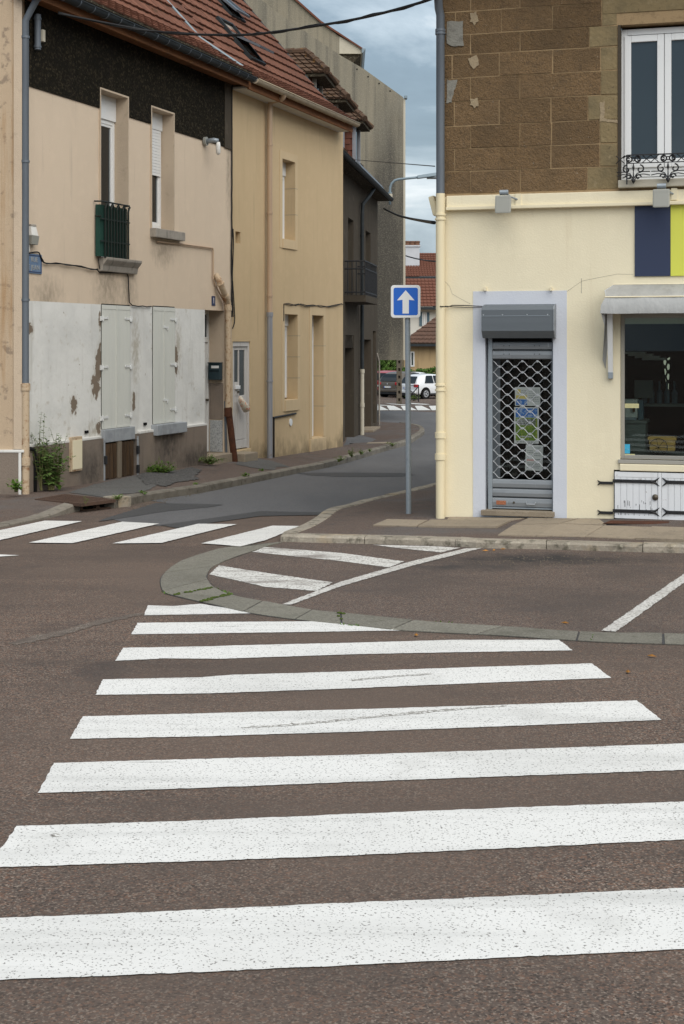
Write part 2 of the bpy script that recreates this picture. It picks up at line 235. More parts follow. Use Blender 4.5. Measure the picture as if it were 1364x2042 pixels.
m_hedge = mat('hedge_leaf', (.065, .125, .022), .85, .2, objrand=.1, layers=[('noise', 2.5, .4, .7, (.028, .055, .012), .8), ('noise', 9, .55, .7, (.10, .16, .03), .6)])
m_leaf = mat('weed_leaf', (.10, .165, .04), .8, .2, layers=[('noise', 8, .45, .7, (.04, .07, .018), .7), ('noise', 20, .6, .7, (.13, .17, .05), .6)])
m_leaf2 = mat('bright_weed_leaf', (.085, .165, .022), .8, .2, layers=[('noise', 14, .5, .7, (.05, .10, .015), .7)])
m_stem = mat('weed_stem', (.12, .115, .05), .9, .1)
m_leaflitter = mat('dry_leaf', (.32, .15, .04), .9, .1, objrand=.3)
m_white_car = mat('white_car_paint', (.74, .76, .78), .3, .5, coat=.5)
m_brown_car = mat('brown_car_paint', (.105, .088, .070), .35, .5, coat=.5)
m_red_car = mat('red_car_paint', (.36, .07, .075), .3, .5, coat=.5)
m_tyre = mat('tyre_rubber', (.012, .012, .012), .9, .2)
m_rim = mat('alloy_rim', (.55, .56, .58), .35, .5, metal=.6)
m_tail = mat('red_tail_lamp', (.5, .014, .02), .25, .5)
m_plate = mat('number_plate', (.70, .71, .70), .5, .3)
m_plateblue = mat('plate_blue', (.02, .12, .5), .5, .3)
m_chim = mat('white_chimney_render', (.55, .57, .60), .9, .15, layers=[('noise', 2, .5, .7, (.45, .47, .5), .5)])
m_farwhite = mat('far_white_render', (.66, .65, .60), .9, .15)
m_fartan = mat('far_tan_render', (.44, .32, .18), .95, .1, layers=[('noise', (3.5, 3.5, .5), .48, .66, (.33, .235, .13), .8)])
m_bluesh = mat('blue_shutter', (.10, .16, .20), .7, .3)
m_pot = mat('chimney_pot_clay', (.16, .085, .055), .9, .2)
m_pole = mat('pole_concrete', (.135, .115, .09), .95, .1, layers=[('noise', 6, .5, .7, (.09, .078, .062), .7)])
m_flood = mat('grey_floodlight', (.30, .30, .27), .55, .35, layers=[('noise', (1, 1, 20), .5, .7, (.25, .25, .225), .6)])
m_lampsteel = mat('blue_grey_lamp_steel', (.20, .26, .30), .5, .4)
m_knob = mat('dark_brass_knob', (.09, .075, .055), .45, .5, metal=.5)
m_paperbag = mat('printed_bag', (.60, .54, .44), .8, .2, layers=[('noise', 20, .56, .6, (.62, .12, .04), .85), ('noise', 26, .62, .65, (.04, .04, .05), .8)])

# ------------------------------------------------------------------ geometry helpers
class MB:
    def __init__(s): s.v = []; s.f = []
    def add(s, vs, fs):
        o = len(s.v); s.v += [tuple(p) for p in vs]; s.f += [tuple(i+o for i in f) for f in fs]; return s
    def quad(s, *p): return s.add(p, [tuple(range(len(p)))])
    def box(s, x0, x1, y0, y1, z0, z1):
        x0, x1 = min(x0, x1), max(x0, x1); y0, y1 = min(y0, y1), max(y0, y1); z0, z1 = min(z0, z1), max(z0, z1)
        return s.add([(x0, y0, z0), (x1, y0, z0), (x1, y1, z0), (x0, y1, z0), (x0, y0, z1), (x1, y0, z1), (x1, y1, z1), (x0, y1, z1)],
                     [(0, 3, 2, 1), (4, 5, 6, 7), (0, 1, 5, 4), (1, 2, 6, 5), (2, 3, 7, 6), (3, 0, 4, 7)])
    def hexa(s, bot, top):     # two quads
        return s.add(list(bot)+list(top), [(3, 2, 1, 0), (4, 5, 6, 7), (0, 1, 5, 4), (1, 2, 6, 5), (2, 3, 7, 6), (3, 0, 4, 7)])
    def prism(s, poly, vec):
        n = len(poly); top = [tuple(Vector(p)+Vector(vec)) for p in poly]
        return s.add(list(poly)+top, [tuple(range(n))[::-1], tuple(range(n, 2*n))]+[(i, (i+1) % n, n+(i+1) % n, n+i) for i in range(n)])
    def tube(s, path, r, n=8, cap=True, rs=None):
        path = [Vector(p) for p in path]; rings = []
        t0 = (path[1]-path[0]).normalized(); up = Vector((0, 0, 1)) if abs(t0.z) < .9 else Vector((1, 0, 0))
        a = t0.cross(up).normalized()
        for i, p in enumerate(path):
            t = (path[min(i+1, len(path)-1)]-path[max(i-1, 0)]).normalized()
            a = (a-t*a.dot(t)).normalized(); b = t.cross(a); rr = rs[i] if rs else r
            rings.append([p+(a*math.cos(2*math.pi*k/n)+b*math.sin(2*math.pi*k/n))*rr for k in range(n)])
        vs = [q for g in rings for q in g]; fs = []
        for i in range(len(path)-1):
            for k in range(n): fs.append((i*n+k, i*n+(k+1) % n, (i+1)*n+(k+1) % n, (i+1)*n+k))
        if cap: fs += [tuple(range(n))[::-1], tuple((len(path)-1)*n+k for k in range(n))]
        return s.add(vs, fs)
    def disc(s, c, ax, r, h, n=16):
        c = Vector(c); ax = Vector(ax).normalized(); return s.tube([c, c+ax*h], r, n)
    def lathe(s, prof, n=12, c=(0, 0, 0)):
        vs = []; fs = []
        for (r, z) in prof: vs += [(c[0]+r*math.cos(2*math.pi*k/n), c[1]+r*math.sin(2*math.pi*k/n), c[2]+z) for k in range(n)]
        for i in range(len(prof)-1):
            for k in range(n): fs.append((i*n+k, i*n+(k+1) % n, (i+1)*n+(k+1) % n, (i+1)*n+k))
        fs += [tuple(range(n))[::-1], tuple((len(prof)-1)*n+k for k in range(n))]
        return s.add(vs, fs)
    def build(s, name, m, parent=None, smooth=False, bevel=0, loc=None, mesh=None):
        me = bpy.data.meshes.new(name); me.from_pydata(s.v, [], s.f); me.update()
        if bevel:
            b = bmesh.new(); b.from_mesh(me)
            ed = [x for x in b.edges if len(x.link_faces) == 2 and x.calc_face_angle(0) > .5]
            bmesh.ops.bevel(b, geom=ed, offset=bevel, segments=2, affect='EDGES', profile=.6)
            b.to_mesh(me); b.free()
        me.materials.append(m)
        if smooth:
            for p in me.polygons: p.use_smooth = True
            if smooth == 'auto': me.set_sharp_from_angle(angle=R(40))
        return link(me, name, parent, loc)
def link(me, name, parent=None, loc=None):
    o = bpy.data.objects.new(name, me); COL.objects.link(o)
    if parent is not None: o.parent = parent
    if loc is not None: o.location = loc
    return o
def tag(o, label=None, cat=None, group=None, kind=None):
    if label: o['label'] = label
    if cat: o['category'] = cat
    if group: o['group'] = group
    if kind: o['kind'] = kind
    return o
def empty(name, loc, label, cat, group=None, rz=0):
    o = bpy.data.objects.new(name, None); COL.objects.link(o); o.location = loc; o.rotation_euler = (0, 0, rz); o.empty_display_size = .2
    return tag(o, label, cat, group)
def text(name, s, size, m, parent, loc, rot=(R(90), 0, 0), ext=.002, width=1.0):
    c = bpy.data.curves.new(name, 'FONT'); c.body = s; c.size = size; c.extrude = ext; c.align_x = 'CENTER'; c.align_y = 'CENTER'; c.resolution_u = 2
    t = bpy.data.objects.new('tmp', c); COL.objects.link(t); bpy.context.view_layer.update()
    me = bpy.data.meshes.new_from_object(t); bpy.data.objects.remove(t); me.materials.clear(); me.materials.append(m)
    o = link(me, name, parent, loc); o.rotation_euler = rot; o.scale = (width, 1, 1); return o

# ------------------------------------------------------------------ terrain and measuring
BREAKS = (40.0, 86.0)
def G(y):
    if y < 40: return -.02292*y
    if y < 86: return -.9168-.0105*(y-40)
    return -1.4
def P(u, v, y): return Vector(((u-CX)/FPX*y, y, EYE+(VH-v)/FPX*y))
def gp(u, v, dz=0):
    y = 20.0
    for _ in range(80): y = FPX*(EYE-G(y)-dz)/max(v-VH, 1)
    return Vector(((u-CX)/FPX*y, y, G(y)+dz))

class Facade:
    """a vertical wall plane; local x along it, local y into the building, z up"""
    def __init__(s, u0, d0, xv, vbase):
        n = math.hypot(xv-CX, FPX); sg = 1 if xv > CX else -1
        s.D = Vector(((xv-CX)*sg/n if sg > 0 else -(xv-CX)/n, FPX/n if sg > 0 else -FPX/n, 0)); s.I = Vector((-s.D.y, s.D.x, 0))
        s.O = P(u0, vbase, d0); s.rz = math.atan2(s.D.y, s.D.x)
    def at(s, u, v, out=0):
        r = Vector(((u-CX)/FPX, 1, (VH-v)/FPX)); C = Vector((0, 0, EYE))
        t = ((s.O-C).dot(s.I)-out)/r.dot(s.I); p = C+r*t; d = p-s.O
        return d.dot(s.D), p.z-s.O.z
    def s(s_, u, out=0): return s_.at(u, 600, out)[0]
    def z(s_, u, v, out=0): return s_.at(u, v, out)[1]
    def pt(s, u, v, out=0):    # local 3D point
        a = s.at(u, v, out); return Vector((a[0], -out, a[1]))
    def world(s, x, y, z): return s.O+s.D*x+s.I*y+Vector((0, 0, z))
    def sub(s, x, z=0):        # same wall, another origin
        f = Facade.__new__(Facade); f.D, f.I, f.rz = s.D, s.I, s.rz; f.O = s.O+s.D*x+Vector((0, 0, z)); return f

def wall(x0, x1, z0, z1, holes=(), y=0.0, depth=.0):
    """front face with rectangular holes (and optional reveals of given depth)"""
    mb = MB(); xs = sorted({x0, x1, *[max(x0, min(x1, h[i])) for h in holes for i in (0, 1)]}); zs = sorted({z0, z1, *[max(z0, min(z1, h[i])) for h in holes for i in (2, 3)]})
    for i in range(len(xs)-1):
        for j in range(len(zs)-1):
            cx, cz = (xs[i]+xs[i+1])/2, (zs[j]+zs[j+1])/2
            if any(h[0] < cx < h[1] and h[2] < cz < h[3] for h in holes): continue
            mb.quad((xs[i], y, zs[j]), (xs[i+1], y, zs[j]), (xs[i+1], y, zs[j+1]), (xs[i], y, zs[j+1]))
    if depth:
        for h in holes:
            a, b, c, d = max(h[0], x0), min(h[1], x1), max(h[2], z0), min(h[3], z1)
            if a >= b or c >= d: continue
            e = y+depth
            mb.quad((a, y, c), (a, y, d), (a, e, d), (a, e, c)); mb.quad((b, y, d), (b, y, c), (b, e, c), (b, e, d))
            if d < z1 or h[3] <= z1: mb.quad((a, y, d), (b, y, d), (b, e, d), (a, e, d))
            mb.quad((b, y, c), (a, y, c), (a, e, c), (b, e, c))
    return mb
def sheet(pts, dz, name, m, parent=None, jitter=0, kind='structure'):
    """a flat patch of ground laid on the terrain, dz above it"""
    q = []
    n = len(pts)
    for i in range(n):
        a = Vector((pts[i][0], pts[i][1])); b = Vector((pts[(i+1) % n][0], pts[(i+1) % n][1])); L = (b-a).length
        k = max(1, int(L/.03)) if jitter and L < 12 else 1
        nn = Vector((-(b-a).y, (b-a).x)).normalized() if L > 0 else Vector((0, 0))
        for j in range(k): q.append(a.lerp(b, j/k)+nn*(random.uniform(-jitter, jitter) if j else 0))
    b = bmesh.new(); b.faces.new([b.verts.new((p.x, p.y, 0)) for p in q])
    for y in BREAKS: bmesh.ops.bisect_plane(b, geom=b.verts[:]+b.edges[:]+b.faces[:], plane_co=(0, y, 0), plane_no=(0, 1, 0))
    bmesh.ops.triangulate(b, faces=b.faces[:])
    for v in b.verts: v.co.z = G(v.co.y)+dz
    bmesh.ops.recalc_face_normals(b, faces=b.faces[:])
    if sum(f.normal.z for f in b.faces) < 0: bmesh.ops.reverse_faces(b, faces=b.faces[:])
    me = bpy.data.meshes.new(name); b.to_mesh(me); b.free(); me.materials.append(m)
    o = link(me, name, parent)
    if parent is None and kind: o['kind'] = kind
    return o
def cdt_surface(outline, name, m):
    """surface through an outline with its own heights"""
    v2 = [Vector((p[0], p[1])) for p in outline]; n = len(v2)
    r = delaunay_2d_cdt(v2, [(i, (i+1) % n) for i in range(n)], [], 1, 1e-5)
    vs = []
    for i, p in enumerate(r[0]):
        o = r[3][i]; z = outline[o[0]][2] if o else min(outline, key=lambda w: (w[0]-p.x)**2+(w[1]-p.y)**2)[2]
        vs.append((p.x, p.y, z))
    fs = []
    for f in r[2]:
        a, b, c = [Vector(vs[k]) for k in f[:3]]
        fs.append(tuple(f) if (b-a).cross(c-a).z > 0 else tuple(reversed(f)))
    return tag(MB().add(vs, fs).build(name, m), kind='structure')
def drape(pts, dz, name, m, onto, jitter=.02, cell=.2):
    from mathutils.bvhtree import BVHTree
    t = BVHTree.FromObject(onto, bpy.context.evaluated_depsgraph_get()); q = []; n = len(pts)
    for i in range(n):
        a, b = Vector(pts[i][:2]), Vector(pts[(i+1) % n][:2]); k = max(1, int((b-a).length/.06)); nn = Vector((-(b-a).y, (b-a).x)).normalized()
        q += [a.lerp(b, j/k)+nn*(random.uniform(-jitter, jitter) if j else 0) for j in range(k)]
    b = bmesh.new(); b.faces.new([b.verts.new((p.x, p.y, 0)) for p in q]); bmesh.ops.triangulate(b, faces=b.faces[:])
    for ax_ in (0, 1):
        lo, hi = min(p[ax_] for p in q), max(p[ax_] for p in q); c = lo+cell
        while c < hi:
            bmesh.ops.bisect_plane(b, geom=b.verts[:]+b.edges[:]+b.faces[:], plane_co=(c, 0, 0) if ax_ == 0 else (0, c, 0), plane_no=(1, 0, 0) if ax_ == 0 else (0, 1, 0)); c += cell
    bmesh.ops.triangulate(b, faces=b.faces[:]); dead = []
    for v in b.verts:
        h = t.ray_cast(Vector((v.co.x, v.co.y, 5)), Vector((0, 0, -1)))[0]
        if h is None: dead.append(v)
        else: v.co.z = h.z+dz
    bmesh.ops.delete(b, geom=dead, context='VERTS'); bmesh.ops.recalc_face_normals(b, faces=b.faces[:])
    me = bpy.data.meshes.new(name); b.to_mesh(me); b.free(); me.materials.append(m); return tag(link(me, name), kind='structure')
def resample(pts, step):
    out = [Vector(pts[0])]
    for a, b in zip(pts, pts[1:]):
        a, b = Vector(a), Vector(b); k = max(1, int(round((b-a).length/step)))
        out += [a.lerp(b, (i+1)/k) for i in range(k)]
    return out
def smooth_line(pts, sub=4):
    """Catmull-Rom through the points"""
    pts = [Vector(p) for p in pts]; out = []
    for i in range(len(pts)-1):
        p0, p1, p2, p3 = pts[max(i-1, 0)], pts[i], pts[i+1], pts[min(i+2, len(pts)-1)]
        for k in range(sub):
            t = k/sub; out.append(.5*((2*p1)+(p2-p0)*t+(2*p0-5*p1+4*p2-p3)*t*t+(3*p1-p0-3*p2+p3)*t**3))
    return out+[pts[-1]]
def along(line, d):
    """point and left normal at distance d along a polyline"""
    for a, b in zip(line, line[1:]):
        L = (b-a).length
        if d <= L: break
        d -= L
    t = (b-a).normalized(); nl = Vector((-t.y, t.x, 0)).normalized(); return a+t*d, nl
def length(line): return sum((b-a).length for a, b in zip(line, line[1:]))
def sag(p0, p1, s, n=14):
    p0, p1 = Vector(p0), Vector(p1); return [p0.lerp(p1, i/n)-Vector((0, 0, s*4*(i/n)*(1-i/n))) for i in range(n+1)]

# ================================================================== GROUND AND ROADS
S = 900.0
sheet([(-S, -60), (S, -60), (S, 1500), (-S, 1500)], 0, 'ground', m_red)

LK_px = [(-330, 1108), (-150, 1079), (9, 1052), (82, 1037), (160, 1019)]                                # left kerb before the gully (kerb foot)
LK2_px = [(228, 1014), (246, 1010.6), (302, 999), (358, 990), (400, 984), (491.6, 966), (587, 946), (675, 928), (766, 901), (808.7, 888.6), (836, 874), (847, 864), (838, 855), (805, 849.5)]
RK_px = [(1100, 899.5), (980, 932.7), (864, 964.5), (785, 985), (717, 1005), (684, 1018), (660, 1023), (642, 1031), (624, 1045), (592, 1063), (563, 1074), (560, 1080.5), (590, 1082), (668, 1084), (814, 1087.5), (900, 1090), (961, 1094), (1106, 1097), (1302, 1103), (1357, 1104), (1620, 1112), (1900, 1122)]

grey = [gp(u, v) for u, v in [(300, 999), (350, 1006), (445, 1008), (330, 1020), (225, 1036), (250, 1043), (318, 1049), (365, 1049), (480, 1026), (640, 1027), (684, 1019), (717, 1006), (785, 985.5), (864, 965), (980, 933), (1100, 900)]]
grey += [Vector((24, 47, 0)), Vector((24, 63.2, 0)), gp(864, 822), gp(800, 819.5), gp(755, 820), gp(700, 822), gp(690, 880)] + [gp(u, v) for u, v in [(660, 925), (587, 946), (491.6, 966), (400, 984), (358, 990)]]
sheet(grey, .004, 'side_street', m_grey)
for i, pl in enumerate([[(310, 1004), (446, 1007), (424, 1011.5), (335, 1020), (225, 1037), (195, 1041), (205, 1036)], [(319, 1048), (352, 1054), (432, 1042), (520, 1030), (640, 1028), (646, 1023), (520, 1020), (430, 1033)],
                        [(587, 944), (660, 943), (760, 943.5), (806, 944), (830, 948), (800, 951), (700, 952), (620, 949)]]):
    sheet([gp(u, v) for u, v in pl], .008, 'tar_patch', m_tar, jitter=.012)
parking = [gp(u, v) for u, v in [(563, 1082), (498, 1103), (449, 1120), (421, 1136), (414, 1150), (417, 1160), (431, 1175), (469, 1190), (538, 1203), (623, 1218), (680, 1224), (855, 1242), (1031, 1253), (1181, 1263), (1357, 1266), (1900, 1285), (1900, 1118), (1357, 1102), (1106, 1094), (900, 1086), (668, 1080)]]
sheet(parking, .004, 'parking_bay', m_red2)

# markings
def marks(name, polys, m, dz, jit):
    e = bpy.data.objects.new(name, None); COL.objects.link(e); e['kind'] = 'structure'
    for p in polys: sheet([gp(u, v) for u, v in p], dz, 'stripe', m, parent=e, jitter=jit)
    return e
main = [[(295, 1208), (345, 1209.5), (399, 1205), (450, 1213), (501, 1224), (287, 1228)],
        [(274, 1243), (460, 1241), (640, 1240), (740, 1249), (822, 1258), (560, 1262), (262, 1266)],
        [(245, 1293), (420, 1290), (470, 1288), (700, 1283), (900, 1277), (1115, 1277), (1142, 1298), (900, 1302), (700, 1306), (440, 1315), (330, 1314), (230, 1319)],
        [(205, 1356), (400, 1352), (460, 1347), (700, 1340), (960, 1331), (1180, 1324), (1219, 1353), (960, 1363), (700, 1374), (420, 1384), (190, 1387)],
        [(165, 1430), (400, 1424), (700, 1416), (1000, 1407), (1270, 1398), (1319, 1437), (1000, 1450), (700, 1461), (400, 1470), (140, 1475)],
        [(108, 1523), (400, 1515), (700, 1507), (1000, 1497), (1364, 1484), (1405, 1482), (1465, 1532), (1364, 1537), (1000, 1550), (700, 1561), (400, 1573), (75, 1583), (92, 1553)],
        [(33, 1649), (400, 1638), (700, 1625), (1000, 1613), (1364, 1600), (1480, 1596), (1560, 1668), (1364, 1676), (1000, 1694), (700, 1708), (400, 1719), (-25, 1732)],
        [(-75, 1836), (300, 1821), (682, 1803), (1000, 1790), (1364, 1773), (1620, 1763), (1760, 1878), (1364, 1895), (1000, 1912), (682, 1928), (300, 1945), (-160, 1962)],
        [(-220, 2134), (300, 2112), (700, 2096), (1364, 2066), (1880, 2042), (2090, 2250), (700, 2302), (-420, 2342)]]
marks('crosswalk', main, m_white, .0045, .004)
left = [[(89, 1040), (164, 1041), (-22, 1084), (-111, 1083)], [(244, 1042), (317.5, 1046), (145, 1085), (57, 1084)], [(396, 1046), (472.6, 1047), (321.5, 1084.6), (224, 1085.6)],
        [(543, 1050), (600, 1050.7), (562, 1066), (530, 1079), (478.6, 1091.6), (440, 1088), (401, 1085.6)], [(-66, 1038), (9, 1039), (-190, 1083), (-280, 1082)]]
marks('crosswalk', left, m_white, .012, .006)
marks('centre_line_marking', [[(-160, 1122), (39, 1108.6), (-160, 1101)]], m_white, .008, .004)
marks('parking_marking', [[(563, 1207), (680, 1162), (815, 1122.5), (929, 1095.2), (961, 1094.5), (822, 1130), (680, 1171), (580, 1208)],
                          [(1199, 1260), (1332, 1168), (1357, 1151), (1424, 1105.5), (1447, 1107), (1357, 1169), (1228, 1262)]], m_worn3, .010, .006)
marks('hatched_marking', [[(528, 1092), (680, 1104), (806, 1121), (775, 1133), (680, 1120.5), (503.5, 1102)], [(436, 1129), (550, 1147), (664, 1163), (631, 1180), (530, 1172), (418, 1147)],
                          [(743, 1087.5), (860, 1090.5), (918, 1093.5), (880, 1103), (800, 1095)]], m_worn, .008, .008)
# far crosswalk on a raised table
marks('crosswalk', [[(749 + 28*i, 818.6), (776 + 28*i, 818.4), (757+28*i, 809.5), (743+28*i, 809.7)] for i in range(-1, 7)], m_worn2, .012, 0)
marks('give_way_marking', [[(740, 806.6), (779, 808.8), (779, 809.4), (740, 808.8)], [(768, 804.4), (812, 807.6), (812, 808.6), (780, 806.4)], [(818, 804), (859, 806.6), (850, 807.4), (822, 806)]], m_white, .012, 0)

sheet([gp(u, v) for u, v in [(15, 1284), (60, 1270), (120, 1258), (200, 1236), (285, 1222), (288, 1226), (205, 1244), (130, 1266), (90, 1276), (30, 1287)]], .003, 'repair_strip', mat('pale_repair', (.135, .112, .095), .9, .2, layers=AGG(82, (.05, .045, .04), (.3, .26, .22), (.17, .12, .09))+[('noise', 4, .42, .6, (.1, .08, .068), .9)]), jitter=.02)
for px_ in ([(480, 1452), (560, 1447), (680, 1436), (800, 1424), (900, 1415), (1010, 1408), (1010, 1410), (900, 1418.5), (800, 1428), (680, 1439.5), (560, 1450.5), (482, 1454)], [(100, 1668), (108, 1664), (120, 1667), (117, 1671), (104, 1671)], [(700, 1357), (760, 1351), (860, 1344), (862, 1346), (765, 1354), (702, 1360)]):
    sheet([gp(u, v) for u, v in px_], .0065, 'paint_crack', mat('cracked_paint_grime', (.30, .285, .26), .9, .2, layers=[('noise', 60, .48, .56, (.70, .69, .665), .95), ('noise', 25, .55, .65, (.12, .11, .095), .8)]), jitter=.012)
# curved concrete gutter band of single slabs
b_out = [gp(u, v) for u, v in [(478, 1092.5), (448.7, 1092), (379, 1112), (344, 1129.5), (322, 1150), (319, 1165), (326.5, 1182), (349, 1190), (414, 1205), (498.5, 1224), (588, 1236.7), (680, 1246), (805, 1259), (981, 1268), (1181.5, 1281), (1357, 1287), (1620, 1297), (1900, 1308)]]
b_in = [gp(u, v) for u, v in [(565, 1081.5), (540, 1088), (498.5, 1102), (448.7, 1119.5), (421, 1134.5), (414, 1149.4), (416, 1159), (431, 1174), (468.6, 1189), (538, 1202), (623, 1217), (680, 1223), (855.5, 1240.7), (1031, 1252), (1181.5, 1262), (1357, 1265), (1620, 1274), (1900, 1284)]]
b_out, b_in = smooth_line(b_out, 6), smooth_line(b_in, 6)
band = bpy.data.objects.new('gutter_band', None); COL.objects.link(band); band['kind'] = 'structure'
cuts = [0, 22, 35, 41.5, 47, 53, 60, 66, 71, 77, 83, 89, 95, 102]
for a, c in zip(cuts, cuts[1:]):
    ks = [a+(c-a)*t/6 for t in range(7)]
    def pl(line, k):
        k = min(k, len(line)-1.001); i = int(k); return line[i].lerp(line[i+1], k-i)
    bot = []; o_, i_ = [], []
    for k in ks:
        o_.append(pl(b_out, k)); i_.append(pl(b_in, k))
    ring = o_+i_[::-1]; cen = sum(ring, Vector())/len(ring)
    ring = [p+(cen-p).normalized()*random.uniform(.006, .014) for p in ring]; h = .007+random.uniform(0, .004)
    up = [Vector((p.x, p.y, G(p.y)+h)) for p in ring]; lo = [Vector((p.x, p.y, G(p.y)-.05)) for p in ring]
    n = len(ring); mb = MB(); q = len(ks)
    fs = [(i, i+1, n-2-i, n-1-i) for i in range(q-1)]
    mb.add(up+lo, fs+[(i, (i+1) % n, n+(i+1) % n, n+i) for i in range(n)])
    o = mb.build('slab', m_sett, band)
    bm2 = bmesh.new(); bm2.from_mesh(o.data); bmesh.ops.recalc_face_normals(bm2, faces=bm2.faces[:]); bm2.to_mesh(o.data); bm2.free()
ring = b_out+b_in[::-1]
sheet([(p.x, p.y) for p in ring], .0035, 'gutter_joint', m_tar)
for k, w in ((41.5, .6), (47, .8), (66, .2)):
    a, c = pl(b_out, k), pl(b_in, k); mb = MB()
    for t in range(26):
        p = a.lerp(c, (t+.5)/26)+Vector((random.uniform(-.02, .02), random.uniform(-.02, .02), 0))
        if random.random() > w: continue
        r_ = random.uniform(.012, .026); mb.lathe([(r_, 0), (r_*.8, .006), (r_*.3, .009)], 6, (p.x, p.y, G(p.y)+.012))
    if mb.v: tag(mb.build('moss_tuft', m_moss), kind='stuff')

gb = MB(); rg_ = random.Random(8)
for k0, k1, ln_, n in ((40.5, 42.3, None, 14), (46.6, 47.4, None, 22), (41, 47, b_in, 26), (36, 41, b_out, 8), (66, 68, b_out, 14), (83.9, 84.1, None, 4), (72, 74, b_in, 4)):
    for _ in range(n):
        k = rg_.uniform(k0, k1)
        p = pl(ln_, k) if ln_ else pl(b_out, (k0+k1)/2).lerp(pl(b_in, (k0+k1)/2), rg_.random()**.6)
        p = p+Vector((rg_.gauss(0, .012), rg_.gauss(0, .012), 0)); h = rg_.uniform(.008, .022); a = rg_.uniform(0, 6.28); d = Vector((math.cos(a), math.sin(a), 0))
        b0 = Vector((p.x, p.y, G(p.y)+.004)); gb.add([b0-d*.007, b0+d*.007, b0+Vector((rg_.gauss(0, .012), rg_.gauss(0, .012), h))], [(0, 1, 2)])
tag(gb.build('joint_grass', m_leaf2), 'short grass growing in the joints of the concrete gutter band', kind='stuff')
# ------------------------------------------------------------------ facades
FL = Facade(57, 21.3, 1713, 980)          # left row of houses
FR = Facade(866, 17.3, -9466, 1030)       # corner shop front
F3 = Facade(684, 40.5, 1080, 887)         # dark house further up the street
SIDE = Vector((902, FPX, 0)).normalized() # direction of the street

# ------------------------------------------------------------------ kerbs and pavements
def kerb(px, name, m, h, wdt, stone, hs=None):
    line = smooth_line([gp(u, v) for u, v in px], 5); e = bpy.data.objects.new(name, None); COL.objects.link(e); e['kind'] = 'structure'
    L = length(line); n = int(L/stone); d = 0; inner = []
    hh = hs or (lambda t: h)
    for i in range(n):
        d0, d1 = L*i/n+.004, L*(i+1)/n-.004; k = 4; pr = []
        wob = random.uniform(-.006, .006)
        for j in range(k+1):
            p, nl = along(line, d0+(d1-d0)*j/k); z = hh((d0+(d1-d0)*j/k)/L)+wob
            g = G(p.y); a = p-nl*0; r = min(.022, z*.3+.004)
            prof = [(0, -.15), (.008, z-r), (.008+r, z), (wdt-.01, z+.004), (wdt, z-.008), (wdt, -.15)]
            pr.append([Vector((a.x+nl.x*q, a.y+nl.y*q, g+w)) for q, w in prof])
        mb = MB(); np_ = 6; vs = [p for s_ in pr for p in s_]; fs = []
        for j in range(k):
            for q in range(np_-1): fs.append((j*np_+q, (j+1)*np_+q, (j+1)*np_+q+1, j*np_+q+1))
        fs += [tuple(range(np_)), tuple(k*np_+q for q in range(np_))[::-1]]
        o = mb.add(vs, fs).build('kerb_stone', m, e)
        bm2 = bmesh.new(); bm2.from_mesh(o.data); bmesh.ops.recalc_face_normals(bm2, faces=bm2.faces[:]); bm2.to_mesh(o.data); bm2.free()
    for j in range(int(L/.3)+1):
        p, nl = along(line, min(L*.9999, j*.3)); z = hh(min(1, j*.3/L)); q = p+nl*(wdt-.004); inner.append(Vector((q.x, q.y, G(p.y)+z-.006)))
    return line, inner
_, in1 = kerb(LK_px, 'kerb_left', m_kerb2, .06, .2, .95, lambda t: .03+.10*max(0, (t-.75)/.25)**1.2)
_, in2 = kerb(LK2_px, 'kerb_left', m_kerb2, .125, .17, 1.0)
def rk_h(t): return .02 if t < .49 else (.02+(t-.49)/.12*.065 if t < .61 else .085)
_, in3 = kerb(RK_px, 'kerb_right', m_kerb, .125, .2, 1.02, rk_h)

def fpoint(F, u, v, ins=.06):
    x, z = F.at(u, v); return F.world(x, ins, z)
nb = P(44, 985, 21.0)
left_wall = [Vector((-12, 21.05, nb.z+.02)), Vector((-5.2, 21.05, nb.z)), fpoint(FL, 60, 981), fpoint(FL, 160, 966), fpoint(FL, 300, 940), fpoint(FL, 412, 924), fpoint(FL, 465, 915.5), fpoint(FL, 545, 912), fpoint(FL, 684, 890)]
left_wall += [Vector((.35, 38, -.78)), fpoint(F3, 690, 885), fpoint(F3, 722, 864), fpoint(F3, 753, 848.5), Vector((1.15, 52.5, -.97))]
in2p = [p for p in in2]
gul = [gp(160, 1019, .12)+Vector((0, .16, 0)), gp(228, 1014, .12)+Vector((0, .16, 0))]
outl = in1 + in2p + [Vector((1.7, 51, -.95))] + left_wall[::-1]
pav = cdt_surface([tuple(p) for p in outl], 'pavement_left', m_pave)
c0 = FR.O
right_wall = [FR.world(9.5, .1, FR.z(1350, 1034)+.12), FR.world(FR.s(1350), .1, FR.z(1350, 1034.5)), FR.world(0, .1, 0), c0+SIDE*8+Vector((.05, 0, G(c0.y+7.6)+.1-c0.z)), c0+SIDE*26+Vector((.1, 0, G(c0.y+25)+.1-c0.z))]
pav_r = cdt_surface([tuple(p) for p in in3+right_wall], 'pavement_right', m_pave)
from mathutils.bvhtree import BVHTree
bpy.context.view_layer.update(); bvh_r = BVHTree.FromObject(pav_r, bpy.context.evaluated_depsgraph_get())
